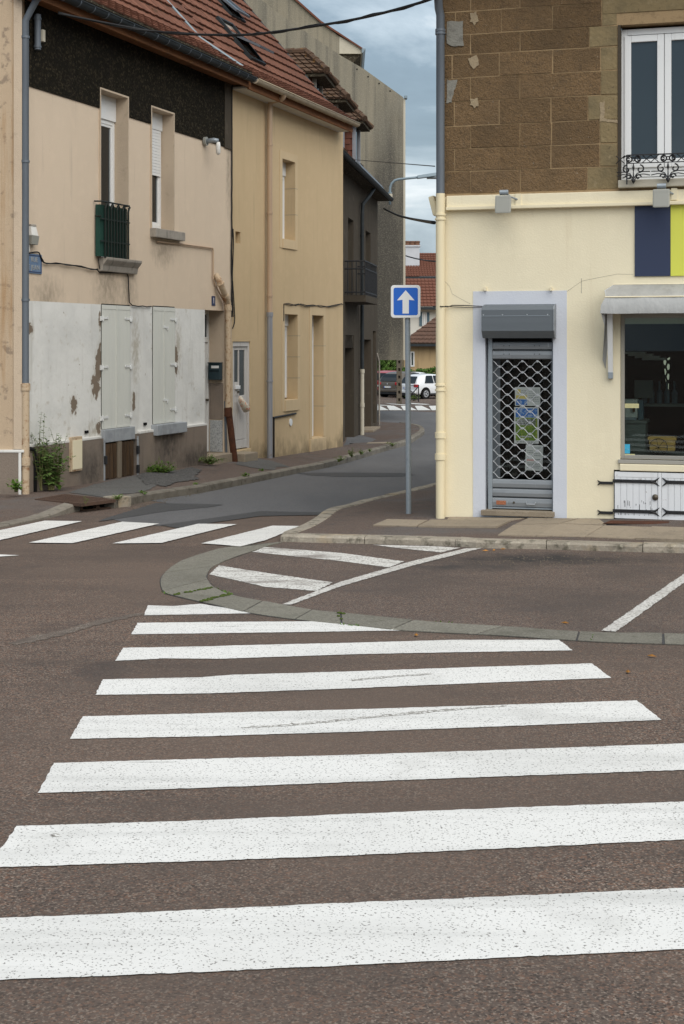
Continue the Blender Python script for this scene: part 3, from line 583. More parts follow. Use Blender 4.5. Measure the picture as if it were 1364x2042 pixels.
# point on the pavement surfaces
def on_pave(F, u, v, dz=0):
    return gp(u, v, dz)
drape([gp(u, v, .13) for u, v in [(136, 983), (190, 968), (270, 955), (330, 958), (300, 975), (240, 995), (190, 989)]], .007, 'grey_pavement_patch', m_pavegrey, pav, jitter=.02)
drape([gp(u, v, .13) for u, v in [(272, 955), (300, 948), (330, 944), (352, 946), (385, 940), (402, 944), (388, 952), (396, 958), (352, 963), (330, 971), (305, 966), (290, 969), (284, 961)]], .012, 'loose_gravel_patch', m_gravel, pav, jitter=.04)
drape([gp(u, v, .13) for u, v in [(484, 920), (500, 918), (560, 927), (585, 932), (560, 938), (500, 935), (470, 932)]], .007, 'dark_pavement_patch', m_pavegrey, pav, jitter=.02)
drape([gp(u, v, .13) for u, v in [(735, 880), (780, 880.5), (778, 884), (730, 883)]], .007, 'pale_pavement_patch', m_slab, pav, jitter=.01)

# pavement slabs in front of the shop
kin = [p for p in in3]
def pdz(u, v):
    t = min(1, max(0, (1074-v)/40)); dz = .081*(1-t)+(.170+.05*max(0, u-866)/484)*t
    for _ in range(6):
        p = gp(u, v, dz); h = bvh_r.ray_cast(Vector((p.x, p.y, 5)), Vector((0, 0, -1)))[0]
        if h is None: break
        dz = h.z-G(p.y)
    return dz
def slabq(px, name='paving_slab', h=.010):
    ps = [gp(u, v, pdz(u, v)) for u, v in px]; cen = sum(ps, Vector())/len(ps); ps = [p+(cen-p).normalized()*.008 for p in ps]
    hh = h+random.uniform(0, .004); need = 0
    for a in range(7):
        for c in range(7):
            q = ps[0].lerp(ps[1], a/6).lerp(ps[3].lerp(ps[2], a/6), c/6); r_ = bvh_r.ray_cast(Vector((q.x, q.y, 5)), Vector((0, 0, -1)))[0]
            if r_: need = max(need, r_.z-q.z+.005)
    hh = max(hh, need)
    top = [Vector((p.x, p.y, p.z+hh)) for p in ps]; bot = [Vector((p.x, p.y, p.z-.08)) for p in ps]
    o = MB().hexa(bot, top).build(name, m_slab, slabs); return o
slabs = bpy.data.objects.new('shop_pavement', None); COL.objects.link(slabs); slabs['kind'] = 'structure'
fx = [(992, 1067.5, 1056, 1034.5), (1070, 1071, 1115, 1046), (1166, 1074, 1204, 1050), (1266, 1078, 1300, 1053), (1368, 1081, 1396, 1056), (1470, 1085, 1490, 1060), (1580, 1089, 1590, 1063)]
for a, b in zip(fx[1:], fx[2:]): slabq([(a[0], a[1]), (b[0], b[1]), (b[2], b[3]+1), (a[2], a[3]+1)])
slabq([(992, 1068.5), (1070, 1071), (1115, 1047), (1024, 1048)])
slabq([(1026, 1047), (1115, 1046), (1152, 1035.5), (1054, 1034)])
slabq([(1118, 1045.5), (1210, 1048), (1196, 1037), (1155, 1035.6)])
slabq([(742, 1049.5), (830, 1051.5), (854, 1039), (772, 1037)], h=.014)
slabq([(833, 1051.5), (992, 1053), (1020, 1040), (858, 1038.5)], h=.014)
slabq([(890, 1037), (1020, 1038.5), (1052, 1033), (895, 1031.6)], h=.006)
tag(MB().hexa([gp(u, v, pdz(u, v)-.03) for u, v in [(1202, 1044), (1500, 1048), (1500, 1042), (1218, 1037.5)]], [gp(u, v, pdz(u, v)+.012) for u, v in [(1202, 1044), (1500, 1048), (1500, 1042), (1218, 1037.5)]]).build('threshold_plate', m_rust), 'rusty iron plate lying at the foot of the white cellar doors', 'plate')

# storm drain
ga, gb = gp(160, 1019), gp(230, 1013)
gz = G(ga.y); ax = (gb-ga); ax.z = 0; gl = ax.length; ax.normalize()
dr = empty('storm_drain', ga, 'rusty iron storm drain with kerb mouth and textured cover', 'storm drain', rz=math.atan2(ax.y, ax.x))
mb = MB(); mb.box(0, gl, 0, .03, .078, .108); mb.box(0, .05, 0, .25, -.1, .078); mb.box(gl/2-.03, gl/2+.03, 0, .2, -.1, .078); mb.box(gl-.05, gl, 0, .25, -.1, .078); mb.box(0, gl, 0, .1, -.1, .012)
mb.build('mouth_frame', m_drain, dr, bevel=.004)
MB().box(.05, gl-.05, .10, .3, -.1, .077).build('mouth_void', m_black, dr)
inv = Matrix.Rotation(-dr.rotation_euler[2], 4, 'Z')
cq = [inv@(gp(u, v, .12)-ga) for u, v in [(69, 997), (163, 1006), (231, 997.5), (129, 987)]]
cz_ = sum(q.z for q in cq)/4; dq = lambda a, b_: cq[0].lerp(cq[1], a).lerp(cq[3].lerp(cq[2], a), b_)
mb = MB(); mb.hexa([q-Vector((0, 0, .03)) for q in cq], [q+Vector((0, 0, .016)) for q in cq]); mb.build('cover', m_drain, dr)
mb = MB()
for i in range(22):
    for j in range(12):
        p = [dq(.04+(i+a)*.0425, .05+(j+b_)*.077)+Vector((0, 0, .0155)) for a, b_ in ((0, 0), (.55, 0), (.55, .6), (0, .6))]; mb.hexa(p, [q+Vector((0, 0, .005)) for q in p])
tag(mb.build('tread_pattern', m_drain, dr), kind='stuff')
MB().box(gl+.005, gl+.3, .01, .3, -.1, .135).build('kerb_block', m_kerb, dr, bevel=.012)

# ================================================================== HOUSE 1 (pink cream, left)
H1 = empty('cream_house', FL.O, 'cream and white house with black pebble-dash under its eaves, closed shutters', 'house', rz=FL.rz)
s0, s1 = -.28, FL.s(462)
Z = FL.z
zd, zw, zp, ze = 5.733+.336, 2.52+.336, .325+.336, 7.02+.336
def rect(F, u0, u1, v0, v1, out=0, uv=None):      # local x0,x1,z0,z1 of a rectangle seen at left column u0
    uu = uv or u0; return F.s(u0, out), F.s(u1, out), F.z(uu, v1, out), F.z(uu, v0, out)
w1 = rect(FL, 199, 253, 178, 516); w2 = rect(FL, 301, 344.5, 214, 455)
dr1 = rect(FL, 408, 447, 618, 908)
sh1 = rect(FL, 202, 258, 607.6, 856); sh2 = rect(FL, 304, 347.5, 611.5, 846)
cel = rect(FL, 203, 268, 884, 958)
def grow(h, g=.03, bot=0): return (h[0]-g, h[1]+g, h[2]-bot, h[3]+g)
dr1h = (dr1[0], dr1[1], dr1[2]-.5, dr1[3])
W_HOLES = [grow(w1), grow(w2)]
m_cream = plaster('pinkish_cream_render', (.68, .555, .425), (.59, .475, .36), [('noise', (9, 9, .5), .62, .78, (.38, .31, .24), .4),
    ('blob', [(FL.s(215), Z(215, 572), .55, .75), (FL.s(255), Z(255, 575), .35, .7), (FL.s(95), Z(95, 590), .5, .35), (FL.s(325), Z(325, 500), .5, .35), (FL.s(455), Z(455, 330), .12, 1.2)], .16, .52, (.33, .27, .205), .75)])
m_dash = mat('grey_plinth_render', (.235, .19, .155), .95, .15, layers=[('noise', 1.0, .45, .7, (.17, .145, .125), .7), ('noise', (5, 5, .6), .5, .75, (.12, .10, .088), .6), ('noise', 120, .5, .7, (.3, .25, .2), .4),
    ('blob', [(FL.s(330), Z(330, 885), .6, .5), (FL.s(385), Z(385, 915), 1.0, .28), (FL.s(180), Z(180, 940), .5, .4), (FL.s(205), Z(205, 900), .2, .8)], .16, .5, (.07, .06, .052), .8)], bump=[('noise', 70, .6, .015)])
wall(s0, s1, zd, ze+.1, W_HOLES, y=-.02).build('pebble_dash_wall', m_dark, H1)
for a_, b_ in ((s0, w1[0]-.03), (w1[1]+.03, w2[0]-.03), (w2[1]+.03, s1)): MB().quad((a_, -.02, zd), (b_, -.02, zd), (b_, .02, zd), (a_, .02, zd)).build('pebble_dash_edge', m_dark, H1)
MB().box(s1-.38, s1-.02, -.03, -.021, zd-.02, ze).build('cement_strip', m_greyhouse, H1)
wall(s0, s1, zw, zd, W_HOLES+[dr1h], depth=0).build('upper_render', m_cream, H1)
# lower painted wall with lost paint
BL = [(FL.s(196), Z(196, 735), .10, .34), (FL.s(190), Z(190, 770), .13, .22), (FL.s(147), Z(147, 808), .09, .17), (FL.s(199), Z(199, 710), .05, .25), (FL.s(199), Z(199, 640), .04, .15), (FL.s(196), Z(196, 855), .06, .12), (FL.s(351), Z(351, 720), .06, .35), (FL.s(266), Z(266, 800), .06, .2), (FL.s(60), Z(60, 655), .08, .1)]
m_peelwhite = mat('peeling_white_paint', (.74, .735, .705), .9, .15, layers=[
    ('noise', 1.1, .45, .7, (.56, .56, .54), .7), ('noise', (7, 7, .7), .54, .75, (.50, .485, .44), .55), ('noise', 5.5, .60, .70, (.47, .43, .36), .55, 8),
    ('blob', [(a, b, c*2.4, d*1.7) for a, b, c, d in BL]+[(FL.s(355), Z(355, 690), .22, .8), (FL.s(270), Z(270, 700), .25, 1.0), (FL.s(190), Z(190, 860), .5, .3)], .26, .50, (.40, .36, .29), .75),
    ('blob', [(a, b, c*1.5, d*1.35) for a, b, c, d in BL], .285, .30, (.20, .155, .115), .97), ('noise', 9, .70, .715, (.3, .26, .2), .7, 8)], bump=[('noise', 7, .3, .03), ('noise', 60, .2, .006)])
SH = [(sh1[0]-.01, sh1[1]+.01, sh1[2], sh1[3]+.01), (sh2[0]-.01, sh2[1]+.01, sh2[2], sh2[3]+.01)]
s_door = dr1[0]
wall(s0, s_door, zp, zw, SH, y=-.004).build('painted_wall', m_peelwhite, H1)
wall(dr1[1]-.0, s1, -.5, zw, [], y=0).build('side_pier', m_reveal, H1)
wall(s0, s_door, -.5, zp, [cel, (sh1[0]-.01, sh1[1]+.01, cel[3]-.01, zp+.01)], y=-.05).build('plinth', m_dash, H1)
for a_, b_ in ((s0, cel[0]-.1), (cel[1]+.1, s_door)): MB().box(a_, b_, -.055, .0, zp, zp+.045).build('plinth_trim', m_trimw, H1, bevel=.008)
MB().quad((cel[1]-.002, -.05, -.5), (cel[1]-.002, .1, -.5), (cel[1]-.002, .1, zp), (cel[1]-.002, -.05, zp)).build('plinth_return', m_dash, H1)
# reveals
def reveal(h, m, parent, y0=-.025, d=.22, t=.03, sill=True, name='window_reveal', bottom=None):
    mb = MB(); a, b, c, e = h; c = c if bottom is None else bottom
    mb.box(a-t, a, y0, d, c, e+t); mb.box(b, b+t, y0, d, c, e+t); mb.box(a, b, y0, d, e, e+t)
    if sill: mb.box(a, b, .01, d, c-t, c)
    return mb.build(name, m, parent)
reveal(w1, m_reveal, H1, d=.32); reveal(w2, m_reveal, H1, d=.32)
def window(par, x0, x1, z0, z1, y, fr=.06, mull=True, roller=0, box=0, gm=None, fm=None, trans=0):
    gm, fm = gm or m_glass, fm or m_pvc; zt = z1
    root = MB()
    root.box(x0, x0+fr, y, y+.06, z0, z1); root.box(x1-fr, x1, y, y+.06, z0, z1)
    root.box(x0+fr, x1-fr, y, y+.06, z0, z0+fr); root.box(x0+fr, x1-fr, y, y+.06, z1-fr-box, z1-box)
    xm = (x0+x1)/2
    if mull: root.box(xm-fr*.75, xm+fr*.75, y-.012, y+.055, z0+fr, z1-fr-box)
    sh = fr*.7
    for (a, b) in ([(x0+fr, xm-fr*.75), (xm+fr*.75, x1-fr)] if mull else [(x0+fr, x1-fr)]):
        root.box(a, a+sh, y+.012, y+.055, z0+fr, z1-fr-box); root.box(b-sh, b, y+.012, y+.055, z0+fr, z1-fr-box)
        root.box(a+sh, b-sh, y+.012, y+.055, z0+fr, z0+fr+sh); root.box(a+sh, b-sh, y+.012, y+.055, z1-fr-box-sh, z1-fr-box)
    w = root.build('window', fm, par, bevel=.004)
    for (a, b) in ([(x0+fr, xm-fr*.75), (xm+fr*.75, x1-fr)] if mull else [(x0+fr, x1-fr)]):
        MB().box(a+sh, b-sh, y+.035, y+.045, z0+fr+sh, z1-fr-box-sh).build('pane', gm, w)
    if box:
        MB().box(x0, x1, y-.03, y+.06, z1-box+.002, z1).build('roller_box', fm, w, bevel=.006)
    if roller:
        zr = z1-box-.004
        k = int(roller/.055)
        for i in range(k):
            MB().box(x0+fr*.6, x1-fr*.6, y-.02, y-.008, zr-(i+1)*.055+.004, zr-i*.055).build('roller_slat', fm, w, bevel=.003)
    return w
window(H1, w1[0]+.002, w1[1]-.002, w1[2], w1[3]-.002, .235, fr=.065, box=.40, mull=False)
window(H1, w2[0]+.002, w2[1]-.002, w2[2]+.05, w2[3]-.002, .235, fr=.065, box=.30, roller=.85, mull=False)
# sills
def sill(par, x0, x1, z0, z1, out, m=m_stone, name='sill', bev=.012):
    return MB().box(x0, x1, -out, .14, z0, z1).build(name, m, par, bevel=bev)
b = rect(FL, 196, 270, 513, 541, 0)
prof = [(.0, b[2]), (.07, b[2]+.005), (.09, b[2]+.10), (.13, b[2]+.15), (.16, b[2]+.19), (.165, b[2]+.235), (.15, b[3]), (.0, b[3])]
MB().prism([(b[0], -p, z) for p, z in prof], (b[1]-b[0]-.06, 0, 0)).build('balcony_sill', m_stone, H1, bevel=.012)
b = rect(FL, 299, 358, 454, 476, .0); sill(H1, b[0], b[1], b[2]+.03, b[3]-.005, .12)
b = rect(FL, 301, 361, 847, 870, .0); sill(H1, b[0], b[1], b[2]+.01, b[3]-.005, .13, m_greypaint)
b = rect(FL, 201, 263, 857, 884, .0); MB().box(b[0], b[1], -.065, .1, b[2]+.005, b[3]-.002).build('cellar_lintel', m_greypaint, H1, bevel=.012)
# shutters
def strap(mb, x, z, s, L=.17, pin=True):
    mb.box(x, x+s*L, -.030, -.022, z-.018, z+.018); mb.disc((x+s*L, -.022, z), (0, -1, 0), .024, .008, 8)
    if pin: mb.box(x-s*.045, x+s*.03, -.034, -.004, z-.034, z-.006); mb.disc((x, -.028, z-.05), (0, 0, 1), .014, .09, 8); mb.box(x-s*.06, x-s*.035, -.03, -.006, z-.05, z+.03)
def shutter(r, zs, both, latches):
    x0, x1, z0, z1 = r; xm = (x0+x1)/2; n = 0
    for a, c, sd_ in ((x0, xm-.004, 1), (xm+.004, x1, -1)):
        mb = MB(); nb_ = 4
        for i in range(nb_):
            p, q = a+(c-a)*i/nb_, a+(c-a)*(i+1)/nb_; mb.box(p+.0015, q-.0015, -.016, .02, z0+.012, z1)
        mb.box(a, c, -.012, .02, z0, z1-.003); mb.box(a, c, -.021, -.0165, z1-.07, z1); mb.box(a, c, -.021, -.0165, z0, z0+.03)
        mb.box((a if sd_ < 0 else c-.014), (a+.014 if sd_ < 0 else c), -.024, -.0165, z0+.03, z1-.07)
        o = mb.build('shutter', m_shut, H1)
        if both or sd_ < 0:
            for z in zs:
                h = MB(); strap(h, a if sd_ > 0 else c, z, sd_); h.build('hinge', m_wpaint, o)
        if latches and sd_ < 0:
            for z in latches:
                h = MB(); strap(h, a+.02, z, 1, .1, False); h.box(a-.05, a+.02, -.03, -.02, z-.01, z+.035); h.box(a+.09, a+.11, -.035, -.02, z-.05, z); h.build('latch', m_wpaint, o)
    mb = MB(); mb.box(x0-.02, x0, -.006, .02, z0, z1); mb.box(x1, x1+.02, -.006, .02, z0, z1); mb.box(x0, x1, -.006, .02, z1, z1+.018); mb.build('shutter_gap', m_black, H1)
shutter(sh1, [Z(202, v) for v in (634, 732, 833)], True, [])
shutter(sh2, [Z(349, v) for v in (637, 726.5, 815.5)], False, [Z(330, 653), Z(330, 798)])
for u in (171, 288): 
    x, z = FL.at(u, 861 if u < 200 else 845); MB().box(x-.05, x+.04, -.03, .0, z-.025, z+.02).build('vent_slot', m_black, H1)
# cellar doors with single planks
for (ua, ub, n_, va, vb) in ((204, 233, 4, 884, 957), (241, 267, 4, 879, 951)):
    xa, xb = FL.s(ua, .05), FL.s(ub, .05); zt, zb = cel[3]-.01, cel[2]+.01
    mb = MB(); mb.box(xa, xb, -.02, .01, zb+.1, zb+.18); mb.box(xa, xb, -.02, .01, zt-.2, zt-.12); d_ = mb.build('cellar_door', m_wood, H1)
    for i in range(n_):
        p, q = xa+(xb-xa)*i/n_, xa+(xb-xa)*(i+1)/n_; t = random.uniform(-.02, .015); k = random.uniform(-.006, .006)
        pk = MB().hexa([(p+.009, -.05+k, zb+t), (q-.009, -.05+k, zb+t+.01), (q-.005, -.02, zb), (p+.005, -.02, zb)], [(p+.009, -.05+k, zt-random.uniform(0, .03)), (q-.009, -.05+k, zt-random.uniform(0, .03)), (q-.005, -.02, zt), (p+.005, -.02, zt)])
        for zz in (zt-.16, zb+.14): pk.disc(((p+q)/2, -.05+k, zz), (0, -1, 0), .01, .006, 6)
        pk.build('plank', m_wood, d_)
xa, xb = FL.s(234.5, .05), FL.s(240.5, .05); MB().box(xa, xb, -.075, -.01, cel[2]-.0, cel[3]).build('cellar_post', m_greywood, H1, bevel=.006)
MB().box(cel[0]-.02, cel[1]+.02, .03, .06, cel[2]-.4, cel[3]+.4).build('cellar_void', m_black, H1)
mb = MB(); mb.box(cel[1]-.005, cel[1]+.025, -.07, -.05, cel[2], cel[3]+.05); mb.box(cel[0]-.03, cel[0], -.065, -.05, cel[2], cel[3]+.05)
mb.build('cellar_frame', m_greypaint, H1)
for (xx, zz) in ((cel[0], cel[2]+.55*(cel[3]-cel[2])), (cel[1], cel[2]+.7*(cel[3]-cel[2])), (cel[1], cel[2]+.1)): MB().box(xx-.03, xx+.04, -.085, -.05, zz-.07, zz+.07).build('cellar_hinge', m_iron, H1, bevel=.006)
# meter cabinet, door, step
b = rect(FL, 138, 160, 872, 941, .05)
mb = MB(); mb.box(b[0], b[1], -.09, -.04, b[2], b[3]); m_ = mb.build('meter_cabinet', m_rustcream, H1, bevel=.008)
MB().box(b[0]+.03, b[1]-.02, -.1, -.0905, b[2]+.03, b[3]-.05).build('cabinet_door', m_creamtrim, m_, bevel=.004)
reveal(dr1, m_reveal, H1, y0=.0005, d=.34, t=.0, name='door_reveal', sill=False) if False else None
mb = MB(); dz0, dz1 = dr1[2], dr1[3]; dy = .32
mb.quad((dr1[1], 0, -.5), (dr1[1], dy+.1, -.5), (dr1[1], dy+.1, dz1), (dr1[1], 0, dz1)); mb.quad((dr1[0], dy+.1, -.5), (dr1[0], 0, -.5), (dr1[0], 0, dz1), (dr1[0], dy+.1, dz1)); mb.quad((dr1[0], 0, dz1), (dr1[1], 0, dz1), (dr1[1], dy+.1, dz1), (dr1[0], dy+.1, dz1))
mb.build('door_reveal', m_reveal, H1)
MB().box(dr1[1]-.02, dr1[1]+.002, .03, dy-.02, dz0, dz0+.62).build('speckled_base', m_speck, H1, bevel=.006)
MB().box(dr1[1]-.012, dr1[1]-.001, .02, dy, dz0+.64, dz0+1.35).build('bare_render_patch', m_dash, H1)
x0, x1 = dr1[0]+.002, dr1[1]-.002; f_ = MB(); zt_ = dz0+2.15
f_.box(x0, x0+.07, dy, dy+.07, dz0, dz1); f_.box(x1-.07, x1, dy, dy+.07, dz0, dz1); f_.box(x0+.07, x1-.07, dy, dy+.07, dz1-.07, dz1); f_.box(x0+.07, x1-.07, dy-.015, dy+.07, zt_, zt_+.1)
fo = f_.build('door_frame', m_wpaint, H1, bevel=.006)
MB().box(x0+.07, x1-.07, dy+.03, dy+.04, zt_+.1, dz1-.07).build('transom_pane', m_glass, fo)
f_ = MB(); a, c = x0+.072, x1-.072; z0_, z1_ = dz0+.02, zt_-.003
f_.box(a, a+.12, dy+.015, dy+.06, z0_, z1_); f_.box(c-.12, c, dy+.015, dy+.06, z0_, z1_); f_.box(a+.12, c-.12, dy+.015, dy+.06, z0_, z0_+.2); f_.box(a+.12, c-.12, dy+.015, dy+.06, z1_-.12, z1_); f_.box(a+.12, c-.12, dy+.01, dy+.06, z0_+.78, z0_+.92); f_.box(a+.12, c-.12, dy+.03, dy+.05, z0_+.2, z0_+.78)
d_ = f_.build('door', m_wpaint, H1, bevel=.005); MB().box(a+.12, c-.12, dy+.03, dy+.04, z0_+.92, z1_-.12).build('pane', m_glass, d_)
MB().disc((c-.05, dy+.015, z0_+1.0), (0, -1, 0), .025, .05, 10).build('handle', m_knob, d_)
MB().box(dr1[0]-.02, dr1[1]+.05, -.18, dy, -.6, dz0-.01).build('door_step', m_slab, H1, bevel=.015)
MB().box(dr1[1]+.1, dr1[1]+.75, -.4, -.02, -.6, FL.z(465, 905)+.03).build('stone_block', m_slab, H1, bevel=.02)
# body behind the walls (ends, back)
mb = MB(); mb.box(s0+.03, s1-.005, .5, 7.0, -.6, ze-.05); mb.build('body', m_black, H1)

# ---- roof shared profile
EY, EZ = -.43, 7.20+.336           # eave edge (local y, z above FL.O)
KY, KZ = .30, 7.70+.336            # kick
RY, RZ = 3.5, KZ+3.2*math.tan(R(50))
def roof_pt(d):                    # distance up the slope -> (y, z)
    l1 = math.hypot(KY-EY, KZ-EZ)
    if d <= l1: return EY+(KY-EY)*d/l1, EZ+(KZ-EZ)*d/l1
    l2 = math.hypot(RY-KY, RZ-KZ); t = (d-l1)/l2; return KY+(RY-KY)*t, KZ+(RZ-KZ)*t
LR = math.hypot(KY-EY, KZ-EZ)+math.hypot(RY-KY, RZ-KZ)
rows = [0, .17, .34, .51, .70]
while rows[-1] < LR-.3: rows.append(rows[-1]+.36)
def tile_mesh(L, tilt=.05, w=.247):
    mb = MB(); y1, z1 = 0, .0
    xs = [0, .012, .05, .075, w-.02, w]; hs = [.012, .022, .022, .012, .012, .014]
    vs = []
    for t in (0, 1):
        for x, h in zip(xs, hs): vs.append((x, t*(L+.05), h+tilt*(1-t)))
    for x in (0, w): vs.append((x, 0, tilt-.018))
    n = 6; fs = [(i, i+1, n+i+1, n+i) for i in range(n-1)]+[(12, 13, 5, 4, 3, 2, 1, 0)]
    me = bpy.data.meshes.new('tile'); me.from_pydata(vs, [], fs); me.materials.append(m_tile); return me
def roof(par, xa, xb, F):
    mb = MB(); e_, k_, r_ = (EY, EZ-.03), (KY, KZ-.03), (RY, RZ-.03)
    mb.quad((xa, *e_), (xb, *e_), (xb, *k_), (xa, *k_)); mb.quad((xa, *k_), (xb, *k_), (xb, *r_), (xa, *r_)); mb.quad((xb, r_[0]+3.4, KZ), (xa, r_[0]+3.4, KZ), (xa, *r_), (xb, *r_))
    ro = mb.build('roof', m_lichen, par)
    cand = []
    for i, (d0, d1) in enumerate(zip(rows, rows[1:])):
        y0, z0 = roof_pt(d0); y1, z1 = roof_pt(d1); pit = math.atan2(z1-z0, y1-y0); L = d1-d0
        k = int((xb-xa)/.25)
        for j in range(k):
            x = xa+.01+(xb-xa-.02)/k*j
            w = F.world(x+.12, y0, z0); v = VH-FPX*(w.z-EYE)/w.y; u = CX+FPX*w.x/w.y
            cand.append((0 if (-15 < v and 0 < u) else 1, w.y, x, y0, z0, pit, L))
    rl_ = random.Random(4)
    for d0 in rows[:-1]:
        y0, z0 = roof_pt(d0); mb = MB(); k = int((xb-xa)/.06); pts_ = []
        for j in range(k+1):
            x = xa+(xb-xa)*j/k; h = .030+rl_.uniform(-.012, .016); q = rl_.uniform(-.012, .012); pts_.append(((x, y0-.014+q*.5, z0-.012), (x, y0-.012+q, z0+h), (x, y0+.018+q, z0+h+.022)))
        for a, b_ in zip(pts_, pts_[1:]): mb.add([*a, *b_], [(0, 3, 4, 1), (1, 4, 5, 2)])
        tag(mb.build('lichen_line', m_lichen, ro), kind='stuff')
    cand.sort(); return ro, cand
def place_tiles(ro, cand, n_ind, name='tile'):
    ms = {}
    rest = MB()
    for i, (vis, wy, x, y, z, pit, L) in enumerate(cand):
        key = round(L, 2)
        if key not in ms: ms[key] = tile_mesh(L)
        if vis == 0 and i < n_ind:
            o = link(ms[key], name, ro, (x, y, z+random.uniform(-.003, .004))); o.rotation_euler = (pit+random.uniform(-.012, .012), 0, random.uniform(-.006, .006))
        else:
            M_ = Matrix.Translation((x, y, z))@Matrix.Rotation(pit, 4, 'X'); me = ms[key]
            rest.add([M_@vv.co for vv in me.vertices], [tuple(p.vertices) for p in me.polygons])
    if rest.v: tag(rest.build('tile_field', m_tile, ro), kind='stuff')
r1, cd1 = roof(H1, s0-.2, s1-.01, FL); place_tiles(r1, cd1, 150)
def gutter(par, xa, xb, y, z, m, r=.075, ringm=None, name='gutter', step=.42):
    mb = MB(); n = 8
    sec = [(y+r*math.cos(math.pi+math.pi*k/n), z+r*math.sin(math.pi+math.pi*k/n)) for k in range(n+1)]
    vs = [(x, *p) for x in (xa, xb) for p in sec]; mb.add(vs, [(k, k+1, n+2+k, n+1+k) for k in range(n)])
    mb.tube([(xa, y-r, z), (xb, y-r, z)], .012, 6); mb.quad(*[(xa, *p) for p in sec]); mb.quad(*[(xb, *p) for p in sec[::-1]])
    g = mb.build(name, m, par, smooth=True)
    x = xa+.2
    while x < xb:
        mb = MB(); sec2 = [(y+(r+.008)*math.cos(math.pi+math.pi*k/n), z+(r+.008)*math.sin(math.pi+math.pi*k/n)) for k in range(n+1)]
        mb.add([(xx, *p) for xx in (x, x+.03) for p in sec2], [(k, k+1, n+2+k, n+1+k) for k in range(n)]); x += step; mb.build('gutter_bracket', ringm or m, g)
    return g
gutter(H1, s0-.2, s1-.05, -.48, EZ-.10, m_slate, .085, m_zinc)
MB().box(s0-.2, s1-.01, -.38, -.34, EZ-.27, EZ-.07).build('fascia', m_fascia, H1)
MB().box(s0-.2, s1-.01, -.34, -.0205, EZ-.2, EZ-.17).build('soffit', m_fascia, H1)
mb = MB()                                        # zinc strip running down the tiles
pts = []
for (d, x) in ((0.0, FL.s(487, .45)-.03), (.95, FL.s(440)-.2), (3.2, FL.s(440)-.75)):
    y, z = roof_pt(d); pts.append(Vector((x, y, z+.06)))
mb.tube(pts, .035, 6); mb.build('zinc_strip', m_lampsteel, r1)
y, z = roof_pt(1.15); xx = FL.s(352); MB().box(xx, xx+.18, y, y+.2, z+.02, z+.13).build('vent_tile', m_pot, r1, bevel=.01)

# ---- house 1: things on the wall
def pipe(name, par, pts, r, m, rings=(), n=12, label=None):
    o = MB().tube(pts, r, n).build(name, m, par, smooth='auto')
    for p, dr_, q in rings: MB().disc(Vector(p)-Vector(dr_).normalized()*q/2, dr_, r*1.22, q, n).build('pipe_collar', m, o, smooth='auto')
    return o
xp = FL.s(49.5, .1); up_ = (0, 0, 1)
pipe('downpipe', H1, [(xp, -.11, Z(49, 772, .1)), (xp, -.11, EZ-.55), (xp, -.3, EZ-.25), (xp, -.48, EZ-.16)], .052, m_zinc, [((xp, -.11, Z(49, v, .1)), up_, .035) for v in (74, 322, 598)])
zz = Z(49, 772, .1); pipe('iron_pipe_foot', H1, [(xp, -.11, zz+.06), (xp, -.11, Z(49, 922, .1)), (xp, -.11, -.3)], .06, m_rustcream, [((xp, -.11, zz), up_, .10), ((xp, -.11, Z(49, 920, .1)), up_, .12)])
xe = FL.s(72, .08); MB().tube([(xe, -.06, -.2), (xe+.0, -.06, Z(70, 915, .06)), (xe-.02, -.06, Z(70, 897, .06)), (xe-.12, -.06, Z(68, 894, .06)), (xe-.22, -.04, Z(65, 894, .06))], .03, 8).build('black_hose', m_cable, H1, smooth=True)
# swan-necked beige pipe and rusty foot at the door
q = [FL.pt(431, 548, .02), FL.pt(440, 566, .12), FL.pt(450, 592, .12), FL.pt(455, 604, .12), FL.pt(455, 815, .12)]
q[4].x = q[3].x; qs = smooth_line(q[:4], 5)+[q[4]]; pipe('beige_drainpipe', H1, qs, .06, m_rustcream, [(q[1], q[2]-q[1], .05), (q[2], q[2]-q[1], .09), (q[3]-Vector((0, 0, .1)), up_, .1)])
q = [FL.pt(455, 812, .12), FL.pt(468, 921, .2)]; q[0].x = FL.s(455, .12); pipe('rusty_pipe_foot', H1, [q[0], q[1]], .065, m_rust, [(q[0]-Vector((0, 0, .1)), up_, .16)])
q = [FL.pt(u, v, .03) for u, v in [(314, 482), (365, 487), (424, 495), (425, 500), (425, 556), (430, 570), (446, 600), (449, 620), (449, 800)]]; q[-1].x = q[-2].x
MB().tube(q, .016, 6).build('beige_conduit', m_beigepipe, H1)
q = [FL.pt(449, 800, .03), FL.pt(450, 860, .03), FL.pt(452, 916, .03)]; MB().tube(q, .024, 6).build('dark_conduit', m_zinc, H1)

cab = MB()
q = smooth_line([FL.pt(u, v, .03) for u, v in [(57, 505), (66, 503), (78, 504), (83, 518), (92, 525), (120, 526), (150, 530), (180, 536), (194, 538)]], 3); cab.tube(q, .011, 5)
q2 = [p+Vector((0, -.012, .012*math.sin(i*1.3))) for i, p in enumerate(q[8:])]; cab.tube(q2, .008, 5)
q = [FL.pt(u, v, .03) for u, v in [(194, 538), (198, 543), (225, 544), (253, 545), (256, 552), (257, 580), (258, 603), (264, 609), (276, 611), (284, 610), (292, 612), (302, 611)]]; cab.tube(q, .010, 5)
q = [FL.pt(u, v, .03) for u, v in [(199, 496), (203, 506), (196, 515), (197, 525), (199, 536)]]; cab.tube(q, .007, 5)
c_ = cab.build('wall_cable', m_cable); c_.location = FL.O; c_.rotation_euler = (0, 0, FL.rz)
tag(c_, 'thin black cable looping from blue plaque past balcony to shutters', 'cable')
cab = MB(); rr = random.Random(3)
